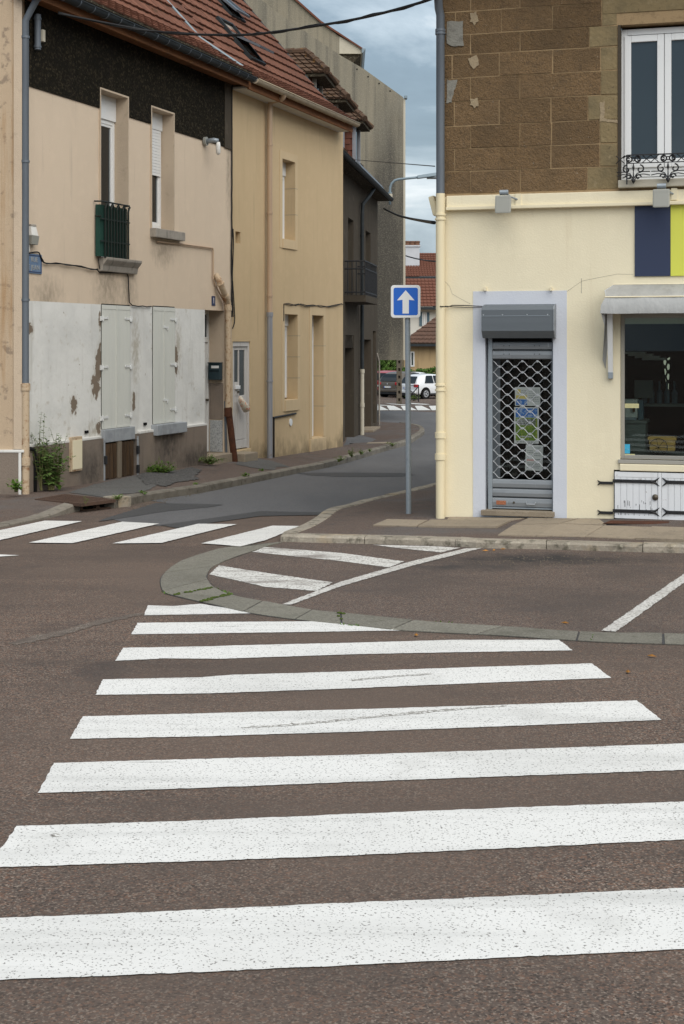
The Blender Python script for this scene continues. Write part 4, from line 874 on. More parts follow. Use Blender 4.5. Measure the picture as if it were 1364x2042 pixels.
q = [FL.pt(462+rr.uniform(-.6, .6), v, .03) for v in range(170, 640, 22)]; x_ = q[3].x
for p in q: p.x = x_+rr.uniform(-.012, .012)
cab.tube(q, .017, 6); q = [p+Vector((.03+.03*math.sin(i*.9), -.01, 0)) for i, p in enumerate(q[13:])]; cab.tube(q, .012, 5)
q = smooth_line([FL.pt(u, v, .03) for u, v in [(464, 560), (467, 610), (468, 640), (464, 655)]], 4); cab.tube(q, .011, 5)
c_ = cab.build('wall_cable', m_cable); c_.location = FL.O; c_.rotation_euler = (0, 0, FL.rz)
tag(c_, 'thick black cable bundle hanging in the joint between cream and ochre houses', 'cable')

def on_wall(F, name, u, v, label, cat, out=0, group=None):
    x, z = F.at(u, v, out); return empty(name, F.world(x, 0, z), label, cat, group, F.rz)
# street name plaque
ul, ur, vt, vb = 38, 81.5, 506, 545
pq = on_wall(FL, 'street_plaque', 60, 526, 'faded blue street name plaque half hidden by the grey downpipe', 'sign')
xl, xr = FL.s(ul)-FL.s(60), FL.s(ur)-FL.s(60); hz = Z(60, vt)-Z(60, 526); lz = Z(60, vb)-Z(60, 526)
MB().box(xl, xr, -.02, -.003, lz, hz).build('plate', m_plaque, pq, bevel=.005)
mb = MB(); mb.box(xl+.02, xr-.02, -.0235, -.0205, lz+.018, lz+.03); mb.box(xl+.02, xr-.02, -.0235, -.0205, hz-.03, hz-.018); mb.box(xr-.032, xr-.02, -.0235, -.0205, lz+.03, hz-.03); mb.build('border', m_plaqueb, pq)
text('lettering', 'RUE', .105, m_plaqued, pq, (FL.s(66)-FL.s(60), -.023, hz*.42))
text('lettering', 'E JEAN', .105, m_plaqued, pq, (FL.s(65)-FL.s(60), -.023, lz*.38))
# small lantern and junction
ln_ = on_wall(FL, 'wall_lantern', 59, 470, 'small grey wall lantern beside the grey downpipe above plaque', 'lamp')
def fr(mb, z0, z1, w0, w1, d0, d1, yo=-.0):
    mb.hexa([(-w0, yo-d0, z0), (w0, yo-d0, z0), (w0, yo, z0), (-w0, yo, z0)], [(-w1, yo-d1, z1), (w1, yo-d1, z1), (w1, yo, z1), (-w1, yo, z1)]); return mb
fr(MB(), .0, .14, .09, .07, .10, .07).build('lamp_shade', m_trimw, ln_, bevel=.006); fr(MB(), .142, .17, .075, .065, .08, .07).build('cap', m_stone, ln_, bevel=.004)
fr(MB(), -.135, -.002, .09, .10, .09, .11).build('housing', m_flood, ln_, bevel=.006); MB().tube([(-.05, -.03, -.13), (-.06, -.03, -.24)], .01, 6).build('feed_wire', m_trimw, ln_)
jb = on_wall(FL, 'cable_junction', 66, 70, 'slate tube with pale junction box under eaves by the downpipe', 'junction box')
MB().tube([(-.02, -.09, -.23), (-.02, -.09, .3)], .05, 10).build('tube', m_zinc, jb, smooth='auto'); MB().box(.02, .09, -.16, -.04, -.10, .08).build('box', m_conclight, jb, bevel=.008)
for z in (-.2, .22): MB().disc((-.02, -.09, z), (0, 0, 1), .06, .03, 10).build('collar', m_zinc, jb)
# number plate
hn = on_wall(FL, 'house_number', 425, 600, 'small dark blue enamel house number one above the door', 'sign')
MB().box(-.05*1.5, .05*1.5, -.012, -.002, -.092, .092).build('plate', m_plaqueb, hn, bevel=.003)
text('lettering', '1', .16, m_signw, hn, (0, -.014, 0))
# mailbox on the door jamb
mbx = empty('mailbox', FL.world(dr1[1]-.03, .15, Z(430, 741)), 'dark teal letterbox fixed inside the doorway beside number one', 'mailbox', rz=FL.rz)
MB().box(-.11, .0, -.13, .13, -.17, .15).build('box', m_mail, mbx, bevel=.012); MB().box(-.13, .0, -.135, .135, .151, .175).build('lid', m_mail, mbx, bevel=.006)
MB().box(-.117, -.1102, -.10, .06, .06, .11).build('name_card', m_plate, mbx); MB().box(-.117, -.1102, -.10, .10, .0, .015).build('slot', m_black, mbx)
# bulkhead lamp
bl = on_wall(FL, 'bulkhead_lamp', 406, 282, 'grey wall lamp with hanging glass bulb below the black pebble-dash', 'lamp')
MB().disc((0, -.02, 0), (0, -1, 0), .085, .05, 12).build('back_plate', m_flood, bl, smooth='auto'); MB().tube([(0, -.06, 0), (.03, -.2, .02), (.05, -.28, .0)], .045, 10).build('arm', m_galv, bl, smooth=True)
MB().lathe([(.035, 0), (.045, -.08), (.045, -.2), (.02, -.24)][::-1], 10, (.05, -.28, -.02)).build('bulb_glass', m_trimw, bl, smooth=True)
# balcony guard
bg_ = on_wall(FL, 'balcony_guard', 228, 520, 'dark green iron window guard with looped bars over stone ledge', 'railing')
bx0, bx1 = FL.s(198, .1)-FL.s(228), FL.s(258, .14)-FL.s(228); bz0 = Z(228, 514, .1)-Z(228, 520); bz1 = Z(198, 401, .1)-Z(228, 520)
ro = .13
mb = MB(); mb.tube([(bx0-.03, -.02, bz1), (bx0+.02, -ro, bz1), (bx1-.02, -ro-.02, bz1), (bx1+.03, -.02, bz1)], .014, 6); mb.build('top_rail', m_rail, bg_)
nb_ = 9
for i in range(nb_):
    x = bx0+.14+(bx1-bx0-.16)*i/(nb_-1); pr_ = 1 if i % 2 == 0 else -1
    MB().tube([(x, -ro, bz0-.02), (x, -ro, bz1-.10), (x+pr_*.03, -ro, bz1-.035), (x+pr_*.055, -ro, bz1-.02)], .0185, 6).build('bar', m_rail, bg_)
for z in (bz0+.25, bz1-.28): MB().box(bx0, bx1+.03, -ro-.008, -ro+.008, z-.01, z+.01).build('cross_rail', m_rail, bg_)
MB().tube([(bx0+.01, -.02, bz1-.24), (bx0+.01, -ro, bz1-.24)], .012, 6).build('wall_tie', m_rail, bg_); MB().tube([(bx1, .02, bz1-.24), (bx1, -ro, bz1-.24)], .012, 6).build('wall_tie', m_rail, bg_)
q = [(bx0+.005, -.03), (bx0+.02, -ro+.03), (bx0+.3, -ro+.025), (bx0+.6, -ro+.03), (bx1-.02, -ro+.025), (bx1, -.03)]
mb = MB(); vs = [(x, y, z) for z in (bz0, bz1-.05) for x, y in q]; mb.add(vs, [(i, i+1, 7+i, 6+i) for i in range(5)]); mb.add([(x, y+.004, z) for x, y, z in vs], [(6+i, 7+i, i+1, i) for i in range(5)]); mb.build('screen_cloth', m_mesh, bg_)

# ================================================================== HOUSE 2 (ochre)
x2 = FL.s(462); F2 = FL.sub(x2, -.06)
H2 = empty('ochre_house', F2.O, 'ochre rendered house with narrow recessed openings and red tiled roof', 'house', rz=F2.rz)
Z = F2.z; e2 = F2.s(684)
ww = rect(F2, 562.5, 588, 320, 478, uv=575); wl = rect(F2, 567, 593, 627, 797, uv=580); wd = rect(F2, 621.5, 644.5, 629, 872, uv=632); nic = rect(F2, 469.5, 479.5, 461, 484); dw = rect(F2, 464, 499, 681, 898, uv=470)
EZ2 = EZ+.06; ztop = 7.10+.4
wall(0, e2, -.6, ztop, [ww, wl, wd, nic, dw], depth=.46).build('rendered_wall', m_yel, H2)
MB().quad((e2, 0, -.6), (e2, 7, -.6), (e2, 7, ztop+.6), (e2, 0, ztop)).build('end_wall', m_yel, H2)
MB().add([(e2+.001, .0, ztop), (e2+.001, KY, KZ-.1), (e2+.001, RY, RZ-.1), (e2+.001, 6.9, KZ-.2)], [(0, 1, 2, 3)]).build('gable', m_yel, H2)
MB().box(.02, e2-.02, .6, 7, -.6, ztop-.1).build('body', m_black, H2)
MB().box(nic[0]-.02, nic[1]+.02, .28, .33, nic[2]-.02, nic[3]+.02).build('niche_back', m_yel, H2)
def band(h, t, tz, bz, name='opening_surround'):
    mb = MB(); a, b_, c, d = h
    mb.box(a-t, a, -.012, .0, c-bz, d+tz); mb.box(b_, b_+t, -.012, 0, c-bz, d+tz); mb.box(a, b_, -.012, 0, d, d+tz)
    if bz: mb.box(a, b_, -.03, 0, c-bz, c)
    return mb.build(name, m_yels, H2, bevel=.003)
band(ww, .14, .17, .20); band(wl, .14, .2, .24); band(wd, .14, .2, 0)
for h in (ww, wl, wd):       # bands of ashlar joints scored on the reveals
    k = 3 if h is ww else 4
    for i in range(1, k):
        zz = h[2]+(h[3]-h[2])*i/k; MB().box(h[1]-.0025, h[1]+.14, -.0135, .24, zz-.004, zz+.004).build('ashlar_joint', m_patchg, H2)
window(H2, ww[0]+.002, ww[1]-.002, ww[2]+.03, ww[3]-.002, .245, fr=.065, mull=False, box=.3)
window(H2, wl[0]+.002, wl[1]-.002, wl[2]+.03, wl[3]-.002, .245, fr=.065, mull=False, box=.25)
fd = MB(); fd.box(wd[0]+.002, wd[0]+.06, .24, .31, wd[2]-.05, wd[3]); fd.box(wd[1]-.06, wd[1]-.002, .24, .31, wd[2]-.05, wd[3]); fd.box(wd[0]+.06, wd[1]-.06, .24, .31, wd[3]-.66, wd[3]-.58); fd.box(wd[0]+.06, wd[1]-.06, .24, .31, wd[3]-.06, wd[3])
fd = fd.build('door_frame', m_pvc, H2, bevel=.005); MB().box(wd[0]+.06, wd[1]-.06, .27, .28, wd[3]-.58, wd[3]-.06).build('transom_pane', m_glass, fd)
mb = MB(); mb.box(wd[0]+.062, wd[1]-.062, .26, .30, wd[2]-.04, wd[3]-.662); mb.box(wd[0]+.16, wd[1]-.16, .25, .26, wd[2]+.2, wd[2]+.9); mb.box(wd[0]+.16, wd[1]-.16, .25, .26, wd[2]+1.1, wd[3]-.9); mb.build('door', m_pvc, H2, bevel=.006)
MB().box(wd[0]-.14, wd[1]+.14, -.03, .3, -.6, wd[2]-.02).build('door_step', m_yels, H2, bevel=.008)
# white back door with two panes
f_ = MB(); a, b_, c, d = dw; y_ = .02
f_.box(a, a+.07, y_, y_+.08, c, d); f_.box(b_-.07, b_, y_, y_+.08, c, d); f_.box(a+.07, b_-.07, y_, y_+.08, d-.10, d); fo = f_.build('door_frame', m_doorw, H2, bevel=.005)
f_ = MB(); a, b_, c, d = a+.073, b_-.073, c+.02, d-.105; w_ = b_-a; y_ = .045; zg = F2.z(490, 788); zg1 = F2.z(473, 762); zg2 = F2.z(480, 698); xm = a+w_*.45
f_.box(a, a+.1, y_, y_+.05, c, d); f_.box(b_-.1, b_, y_, y_+.05, c, d); f_.box(xm-.022, xm+.022, y_, y_+.05, zg, zg2); f_.box(a+.1, b_-.1, y_, y_+.05, zg2, d); f_.box(a+.1, b_-.1, y_, y_+.05, c, zg); f_.box(a+.1, xm-.022, y_-.01, y_+.05, zg, zg1)
k = 5
for i in range(k): f_.box(a+.1+(w_-.2)*i/k+.004, a+.1+(w_-.2)*(i+1)/k-.004, y_-.010, y_+.0, c+.18, zg-.12)
f_.box(a+.02, b_-.02, y_-.012, y_, c, c+.16)
do = f_.build('door', m_doorw, H2, bevel=.004)
MB().box(a+.1, xm-.022, y_+.02, y_+.03, zg1, zg2).build('pane', m_glass2, do); MB().box(xm+.022, b_-.1, y_+.02, y_+.03, zg, zg2).build('pane', m_glass2, do)
MB().box(a+.09, xm-.03, y_-.05, y_-.011, zg1-.14, zg1-.07).build('letter_flap', m_pvc, do, bevel=.005); MB().disc((xm-.08, y_-.01, zg1-.2), (0, -1, 0), .02, .04, 8).build('lock', m_knob, do)
MB().box(dw[0]-.0, dw[1]+.0, -.02, .3, -.6, dw[2]-.01).build('threshold', m_yels, H2, bevel=.008)
mb = MB()
pt0 = F2.pt(480, 797, .06); pt1 = F2.pt(492, 817, .10); MB().tube([pt0+Vector((-.03, -.0, .06)), pt0, pt0.lerp(pt1, .5), pt1, pt1+Vector((.01, 0, -.02))], .07, 10, rs=[.03, .055, .075, .08, .06]).build('tmp_roll', m_paperbag, None, smooth=True)
rl = bpy.data.objects['tmp_roll']; rl.name = 'rolled_newspaper'; rl.location = F2.O; rl.rotation_euler = (0, 0, F2.rz); tag(rl, 'rolled printed paper wedged in the handle of the white door', 'newspaper')
# pipe, gutter, eaves
xg = F2.s(538, .1); zj = Z(538, 627, .1); xs_ = F2.s(563, .4)
qn = [F2.pt(538, 214, .1), F2.pt(539.5, 206, .12), F2.pt(546, 201, .2), F2.pt(558, 198.5, .36), F2.pt(564, 195, .44), F2.pt(566, 186, .49)]
qn[0].x = xg; pipe('beige_downpipe', H2, [(xg, -.1, zj)]+smooth_line(qn, 4), .055, m_beigepipe, [((xg, -.1, Z(538, v, .1)), up_, .04) for v in (289, 425, 590)])
pipe('zinc_downpipe', H2, [(xg, -.1, -.3), (xg, -.1, zj+.04)], .058, m_zincl, [((xg, -.1, zj), up_, .09), ((xg, -.1, Z(538, 760, .1)), up_, .03)])
gutter(H2, .06, e2-.35, -.48, EZ2-.10, m_beigegutter, .085, m_beigegutter)
MB().box(-.01, e2-.36, -.38, -.34, EZ2-.30, EZ2-.06).build('fascia', m_fascia, H2)
MB().box(-.01, e2-.36, -.34, -.001, EZ2-.28, EZ2-.24).build('soffit', m_soffit, H2)
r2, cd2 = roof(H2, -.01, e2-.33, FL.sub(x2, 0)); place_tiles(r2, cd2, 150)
MB().tube([(e2-.33, *[roof_pt(d)[0], roof_pt(d)[1]+.03][0:2]) for d in (0, .8, 1.2, 2.5, 4, LR)], .03, 6).build('verge_strip', m_slate, r2)
# roof windows
def roof_at(u, v):
    lo, hi = 0.0, LR
    for _ in range(50):
        d = (lo+hi)/2; y, z = roof_pt(d); x, zr = FL.at(u, v, -y)
        if zr-.0 > z: lo = d
        else: hi = d
    return d, x-x2
def roof_window(par, u, v, w, L, openk):
    d, x = roof_at(u, v); y, z = roof_pt(d); y1, z1 = roof_pt(d+L); pit = math.atan2(z1-z, y1-y); Mx = Matrix.Translation((x, y, z+.03))@Matrix.Rotation(pit, 4, 'X')
    def put(mb, nm, m, pr, mm=None):
        mm = mm or Mx; o = MB().add([mm@Vector(p) for p in mb.v], mb.f).build(nm, m, pr); return o
    mb = MB(); mb.box(0, .06, 0, L, 0, .09); mb.box(w-.06, w, 0, L, 0, .09); mb.box(.06, w-.06, 0, .06, 0, .09); mb.box(.06, w-.06, L-.06, L, 0, .09)
    f = put(mb, 'roof_window', m_slate, par); put(MB().box(.06, w-.06, .06, L-.06, .02, .03), 'pane', m_stone, f)
    m2 = Mx@Matrix.Translation((0, L*.5, .1))@Matrix.Rotation(openk, 4, 'X')
    mb = MB(); mb.box(.01, .07, -L*.5, L*.5, 0, .05); mb.box(w-.07, w-.01, -L*.5, L*.5, 0, .05); mb.box(.07, w-.07, -L*.5, -L*.5+.06, 0, .05); mb.box(.07, w-.07, L*.5-.06, L*.5, 0, .05)
    put(mb, 'sash', m_zinc, f, m2); put(MB().box(.07, w-.07, -L*.5+.06, L*.5-.06, .02, .03), 'sash_pane', m_glass, f, m2)
roof_window(r2, 497, 118, .78, 1.25, R(-24)); roof_window(r2, 458, 32, .78, 1.1, R(-10))
# vent, iron strip, wires
x, z = F2.at(579, 842); mb = MB()
MB().lathe([(.08, 0), (.08, .02), (.055, .02)], 12).build('oval_vent', m_pvc, H2, loc=(x, 0, z)).rotation_euler = (R(90), 0, 0)
mb = MB(); mb.tube([F2.pt(546, 915, .02), F2.pt(546, 833, .02)], .022, 6); mb.tube([F2.pt(545, 833, .02), F2.pt(590, 824.5, .02)], .022, 6); mb.build('iron_strip', m_iron, H2)
cab = MB(); q = [F2.pt(u, v, .02) for u, v in [(566, 640), (566, 606), (575, 605), (590, 609), (600, 606), (612, 609), (625, 608), (640, 612), (655, 611), (668, 608), (680, 606), (684, 607)]]; cab.tube(q, .01, 5)
q = [F2.pt(u, v, .03) for u, v in [(568, 606), (580, 609), (595, 606), (608, 611), (622, 610), (638, 609), (655, 612), (670, 610), (682, 605)]]; cab.tube(q, .008, 5)
c_ = cab.build('wall_cable', m_cable); c_.location = F2.O; c_.rotation_euler = (0, 0, F2.rz); tag(c_, 'twisted grey wires looping above ground floor openings of ochre house', 'cable')

# ================================================================== NEIGHBOUR at the left edge
NB = empty('beige_house', (-5.0, 21.0, nb.z), 'weathered beige house wall at the left edge beyond the grey downpipe', 'house')
m_nb = plaster('weathered_beige_render', (.50, .385, .27), (.40, .30, .2), [('noise', 6, .56, .64, (.24, .185, .14), .75, 8), ('noise', (7, 7, .5), .5, .68, (.36, .22, .11), .7)])
xr = (44-CX)/FPX*21.0+5.0
zpl = EYE+(VH-902)/FPX*21-nb.z
wall(-8, xr, zpl, 12, [], 0).build('rendered_wall', m_nb, NB); wall(-8, xr, -.5, zpl, [], -.05).build('plinth', m_dash, NB)
MB().box(-8, xr+.04, -.06, 0, zpl, zpl+.04).build('plinth_trim', m_trimw, NB, bevel=.008); MB().box(xr-.04, xr, -.056, -.051, -.5, zpl).build('corner_trim', m_trimw, NB)
MB().quad((xr, 0, -.5), (xr, 8, -.5), (xr, 8, 12), (xr, 0, 12)).build('end_wall', m_nb, NB)
mb = MB(); mb.box(xr-.12, xr+.002, -.02, 0.0, zpl+.05, 12); mb.build('corner_band', m_reveal, NB)

# ================================================================== HOUSE 3 (dark grey)
H3 = empty('grey_house', F3.O, 'grimy dark grey house with iron balcony and tiled dormers', 'house', rz=F3.rz)
xe3 = F3.s(753); xa3 = -5.2; ze3 = F3.z(700, 332, .0)
dA = rect(F3, 688, 706, 668, 872, uv=690); dA = (dA[0], dA[1], -.3, dA[3]); wA = rect(F3, 694, 705, 437, 596, uv=700); wB = rect(F3, 729, 739, 462, 596, uv=734); dB = rect(F3, 726, 740, 677, 852, uv=733); dB = (dB[0], dB[1], F3.z(733, 855), dB[3]); dC = rect(F3, 743.5, 749.5, 660, 845, uv=746)
wall(xa3, xe3, -.8, ze3, [dA, wA, wB, dB, dC], depth=.28).build('rendered_wall', m_greyhouse, H3)
MB().quad((xe3, 0, -.8), (xe3, 7, -.8), (xe3, 7, ze3), (xe3, 0, ze3)).build('end_wall', m_greyhouse, H3); MB().box(xa3, xe3-.02, .34, 7, -.8, ze3-.1).build('body', m_black, H3)
for h in (wA, wB): window(H3, h[0]+.002, h[1]-.002, h[2]+.03, h[3]-.002, .2, fr=.07, mull=True, fm=m_wpaint)
mb = MB(); a = (dA[0]+dA[1])/2; w_ = (dA[1]-dA[0])/2
arc = [(a+w_*math.cos(t*math.pi/10), .02, dA[3]-.38+w_*.5*math.sin(t*math.pi/10)) for t in range(11)]
mb.prism([(dA[1], .02, dA[3])]+[(dA[0], .02, dA[3])]+arc[::-1], (0, .2, 0)); mb.build('arch_head', m_greyhouse, H3)
MB().box(dA[0], dA[1], .27, .3, dA[2], dA[3]).build('door', m_iron, H3); MB().box(dB[0], dB[1], .25, .3, dB[2], dB[3]).build('door', m_dash, H3); MB().box(dC[0], dC[1], .25, .3, dC[2], dC[3]).build('door', m_dash, H3)
MB().box(dB[0]-.1, dB[1]+.1, -.3, .2, -.8, dB[2]+.02).build('door_step', m_slab, H3, bevel=.01); MB().box(dA[0], dA[1]+.1, -.25, .25, -.8, -.05).build('door_step', m_slab, H3, bevel=.01)
# balcony
bs = F3.z(690, 603, .0); bL, bR = F3.s(687, 0)+.0, F3.s(737)
bO = .62; bR = F3.s(753, .62)
MB().box(bL, bR, -bO, .0, bs, bs+.2).build('balcony_slab', m_greyhouse, H3, bevel=.01)
rail = MB(); zt = F3.z(690, 522); 
rl_ = bpy.data.objects.new('balcony_railing', None)
mb = MB()
for z in (bs+.28, zt-.22, zt): mb.tube([(bL, 0, z), (bL, -bO+.03, z), (bR, -bO+.03, z), (bR, 0, z)], .023, 5)
br = mb.build('balcony_railing', m_iron, H3)
n = 20
for i in range(n+1):
    x = bL+(bR-bL)*i/n; MB().box(x-.014, x+.014, -bO+.016, -bO+.044, bs+.2, zt-(.0 if i % 2 else .22)).build('baluster', m_iron, br)
for i in range(5):
    y = -bO+.03+bO*i/5; MB().box(bL-.013, bL+.013, y-.013, y+.013, bs+.2, zt).build('baluster', m_iron, br)
# pipes
xq = F3.s(722, .1); zk = F3.z(722, 740, .1)
pipe('dark_downpipe', H3, [(xq, -.1, zk), (xq, -.1, ze3-1.35), (xq, -.12, ze3-.95), (xq+.5, -.3, ze3-.6), (xq+1.2, -.4, ze3-.22)], .055, m_slate, [((xq, -.1, F3.z(722, v, .1)), up_, .05) for v in (470, 680)])
pipe('white_pipe_foot', H3, [(xq, -.1, -.5), (xq, -.1, zk+.05)], .065, m_conclight, [((xq, -.1, zk), up_, .12), ((xq, -.1, F3.z(722, 808, .1)), up_, .12)])
xq = xe3-.05; pipe('pale_conduit', H3, [(xq-.15, .0, F3.z(750, 705, .06)), (xq, -.06, F3.z(752, 722, .06)), (xq, -.06, -.4)], .03, m_stone)
# roof
pit3 = R(50); eo = .42; xg3 = F3.s(776, .4)
def r3(d): return -eo+d*math.cos(pit3), ze3-.25+d*math.sin(pit3)
mb = MB(); nrow = 16; dd = .36
for i in range(nrow):
    y0, z0 = r3(i*dd); y1, z1 = r3((i+1)*dd+.04)
    x = xa3
    while x < xg3-.1:
        mb.hexa([(x+.005, y0, z0), (x+.235, y0, z0), (x+.235, y1, z1-.02), (x+.005, y1, z1-.02)], [(x+.005, y0-.02, z0+.03), (x+.235, y0-.02, z0+.03), (x+.235, y1, z1+.005), (x+.005, y1, z1+.005)]); x += .24
y1, z1 = r3(nrow*dd); y0, z0 = r3(0)
rf3 = MB().add([(xa3, y0, z0-.02), (xg3-.1, y0, z0-.02), (xg3-.1, y1, z1-.02), (xa3, y1, z1-.02), (xa3, 7.2, z0), (xg3-.1, 7.2, z0)], [(0, 1, 2, 3), (3, 2, 5, 4), (0, 3, 4), (1, 5, 2)]).build('roof', m_tile2, H3)
tag(mb.build('tile_field', m_tile2, rf3), kind='stuff')
gutter(H3, xa3, xg3, -eo-.05, ze3-.28, m_slate, .085)
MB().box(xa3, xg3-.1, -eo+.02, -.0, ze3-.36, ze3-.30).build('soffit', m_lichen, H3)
yA, zA = r3(.1); yB, zB = r3(.55); xv0 = F3.s(727, .3)
MB().hexa([(xv0, yA, zA+.03), (xg3-.12, yA, zA+.03), (xg3-.12, yA+.03, zA), (xv0, yA+.03, zA)], [(xv0, yB, zB+.12), (xg3-.12, yB-.1, zB+.0), (xg3-.12, yB, zB-.1), (xv0, yB+.05, zB)]).build('zinc_flashing', m_zinc, H3)
# dormers
def dormer(x, first):
    w = 1.15; yF = .02; zb = r3((yF+eo)/math.cos(pit3))[1]; h = 1.28; yBk = yF+1.25
    d = MB(); 
    d.box(x, x+.11, yF, yF+.1, zb, zb+h); d.box(x+w-.11, x+w, yF, yF+.1, zb, zb+h); d.box(x+.11, x+w-.11, yF, yF+.1, zb+h-.12, zb+h); d.box(x+.11, x+w-.11, yF, yF+.1, zb, zb+.1)
    d = d.build('dormer', m_zincl if first else m_stone, H3)
    MB().box(x+.11, x+w-.11, yF+.05, yF+.06, zb+.1, zb+h-.12).build('dormer_pane', m_glass, d)
    # tile hung cheeks
    MB().add([(x+.02, yF+.1, zb), (x+.02, yBk, zb+h), (x+.02, yF+.1, zb+h), (x+w-.02, yF+.1, zb), (x+w-.02, yBk, zb+h), (x+w-.02, yF+.1, zb+h)], [(0, 1, 2), (3, 5, 4)]).build('cheek', m_hung, d)
    for r_ in range(7):
        z0 = zb+.02+r_*.18; back = (z0+.09-zb)/math.tan(pit3)*1.0
        for c in range(6):
            y0 = yF+.1+c*.2+(r_ % 2)*.07
            if y0+.1 > yF+.12+back: continue
            MB().hexa([(x-.012, y0, z0), (x-.012, y0+.19, z0+.008*((c+r_) % 2)), (x+.02, y0+.19, z0), (x+.02, y0, z0)], [(x+.008, y0, z0+.2), (x+.008, y0+.19, z0+.2), (x+.02, y0+.19, z0+.2), (x+.02, y0, z0+.2)]).build('hung_tile', m_hung, d)
    # hipped roof
    ov = .32; zt = zb+h; rz_ = zt+.62; xm = x+w/2; yr = yF+.35
    a, b_, c0_, d0_ = (x-ov, yF-ov, zt-.05), (x+w+ov, yF-ov, zt-.05), (x+w+ov, yBk+.6, zt-.05), (x-ov, yBk+.6, zt-.05); r0, r1_ = (xm, yr, rz_), (xm, yBk+1.2, rz_)
    rr = MB(); rr.add([a, b_, c0_, d0_, r0, r1_], [(0, 1, 4), (0, 4, 5, 3), (1, 2, 5, 4), (0, 3, 2, 1)]).build('dormer_roof', m_tile2, d)
    tl = MB(); nr = 5
    A, B, D_, R0, R1 = map(Vector, (a, b_, d0_, r0, r1_)); nn = (R0-A).cross(D_-A).normalized(); nn = nn if nn.z > 0 else -nn
    def courses(E0, E1, T0, T1, cols):
        nrm = (E1-E0).cross(T0-E0).normalized(); nrm = nrm if nrm.z > 0 else -nrm
        for i in range(nr):
            p0, p1 = E0.lerp(T0, i/nr), E1.lerp(T1, i/nr); q0, q1 = E0.lerp(T0, (i+1.1)/nr), E1.lerp(T1, (i+1.1)/nr); k = max(1, int(cols*(p1-p0).length/(E1-E0).length))
            for j in range(k):
                s_, t_ = j/k+.01, (j+1)/k-.01; jit = random.uniform(0, .015)
                l0, l1, h0, h1 = p0.lerp(p1, s_), p0.lerp(p1, t_), q0.lerp(q1, s_), q0.lerp(q1, t_)
                tl.hexa([l0, l1, h1, h0], [l0+nrm*(.05+jit), l1+nrm*(.05+jit), h1+nrm*.015, h0+nrm*.015])
    courses(A, D_, R0, R1, 12); courses(A, B, R0, R0.lerp(R0+Vector((.01, 0, 0)), 1), 8); courses(B, Vector(c0_), R0, R1, 12)
    tag(tl.build('dormer_tiles', m_tile2, d), kind='stuff')
    rg = MB()
    for P0, P1 in ((A, R0), (B, R0), (R0, R1)):
        k = max(3, int((P1-P0).length/.28))
        for i in range(k): rg.tube([P0.lerp(P1, i/k)+Vector((0, 0, .05)), P0.lerp(P1, (i+1.15)/k)+Vector((0, 0, .05))], .09, 7, rs=[.10, .075])
    rg.build('ridge_tile', m_tile2, d, smooth='auto')
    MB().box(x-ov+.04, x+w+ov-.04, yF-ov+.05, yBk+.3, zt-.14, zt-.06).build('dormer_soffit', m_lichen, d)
xd = F3.s(710.5)
for i in range(3): dormer(xd-i*3.85, i == 0)
MB().box(xd-.85, xd-.45, .3, .7, r3(.7)[1], r3(.7)[1]+1.15).build('zinc_cheek', m_zincl, H3)

# ================================================================== CONCRETE BUILDING
yc = 54.0
CB = empty('concrete_block', (P(700, 718, yc).x, yc, P(700, 718, yc).z), 'tall blank concrete building with streaked gable raised above the ground', 'building')
ob = CB.location
def cpt(u, v, y=yc): p = P(u, v, y); return (p.x-ob.x, p.y-ob.y, p.z-ob.z)
outl_ = [cpt(420, 718), cpt(804, 718), cpt(804, 194), cpt(725, 137), cpt(680, 111), cpt(560, 30), cpt(470, -40), cpt(420, -75)]
MB().prism(outl_, (0, 9, 0)).build('gable_wall', m_conc, CB)
e0, e1 = cpt(804.3, 718), cpt(808.5, 196); MB().box(e0[0], e1[0], .02, 9, 0, e1[2]).build('lit_side_face', m_conclight, CB)  # lit side of the block, its light put into a paler colour
for u, v in ((712, 138), (734, 153), (756, 166.5), (778, 181.5)): p = cpt(u, v); MB().disc((p[0], -.01, p[2]), (0, 1, 0), .03, .02, 8).build('weep_hole', m_black, CB)
p = cpt(809, 192); MB().box(p[0]-.05, p[0]+.06, -.05, .3, p[2]-.08, p[2]+.02).build('flashing', m_lampsteel, CB)
# set-back upper storey
y2_ = 56.0
o2 = [cpt(420, 300, y2_), cpt(676, 300, y2_), cpt(676, 72, y2_), cpt(640, 44, y2_), cpt(594, 2, y2_), cpt(470, -105, y2_), cpt(420, -150, y2_)]
MB().prism(o2, (0, 6, 0)).build('upper_wall', m_conc, CB)
ov_ = [cpt(676.5, 72, y2_), cpt(676.5, 107, y2_), cpt(721, 107, y2_), cpt(722, 97, y2_)]
MB().prism(ov_, (0, 6, 0)).build('eave_end', m_conclight, CB)
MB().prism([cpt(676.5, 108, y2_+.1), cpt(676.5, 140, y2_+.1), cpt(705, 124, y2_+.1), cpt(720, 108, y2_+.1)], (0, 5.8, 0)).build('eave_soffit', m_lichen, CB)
q = [cpt(420, -152, y2_-.1), cpt(470, -107, y2_-.1), cpt(594, 0, y2_-.1), cpt(640, 41, y2_-.1), cpt(724, 96, y2_-.1), cpt(724, 99, y2_-.1), cpt(640, 45.5, y2_-.1), cpt(594, 5, y2_-.1), cpt(470, -102, y2_-.1), cpt(420, -147, y2_-.1)]
MB().prism(q, (0, 6.3, 0)).build('tile_verge', m_tile3, CB)
MB().prism([cpt(721.5, 96, y2_-.12), cpt(729, 97, y2_-.12), cpt(724, 105, y2_-.12), cpt(721.5, 105, y2_-.12)], (0, 6.3, 0)).build('gutter', m_lampsteel, CB)

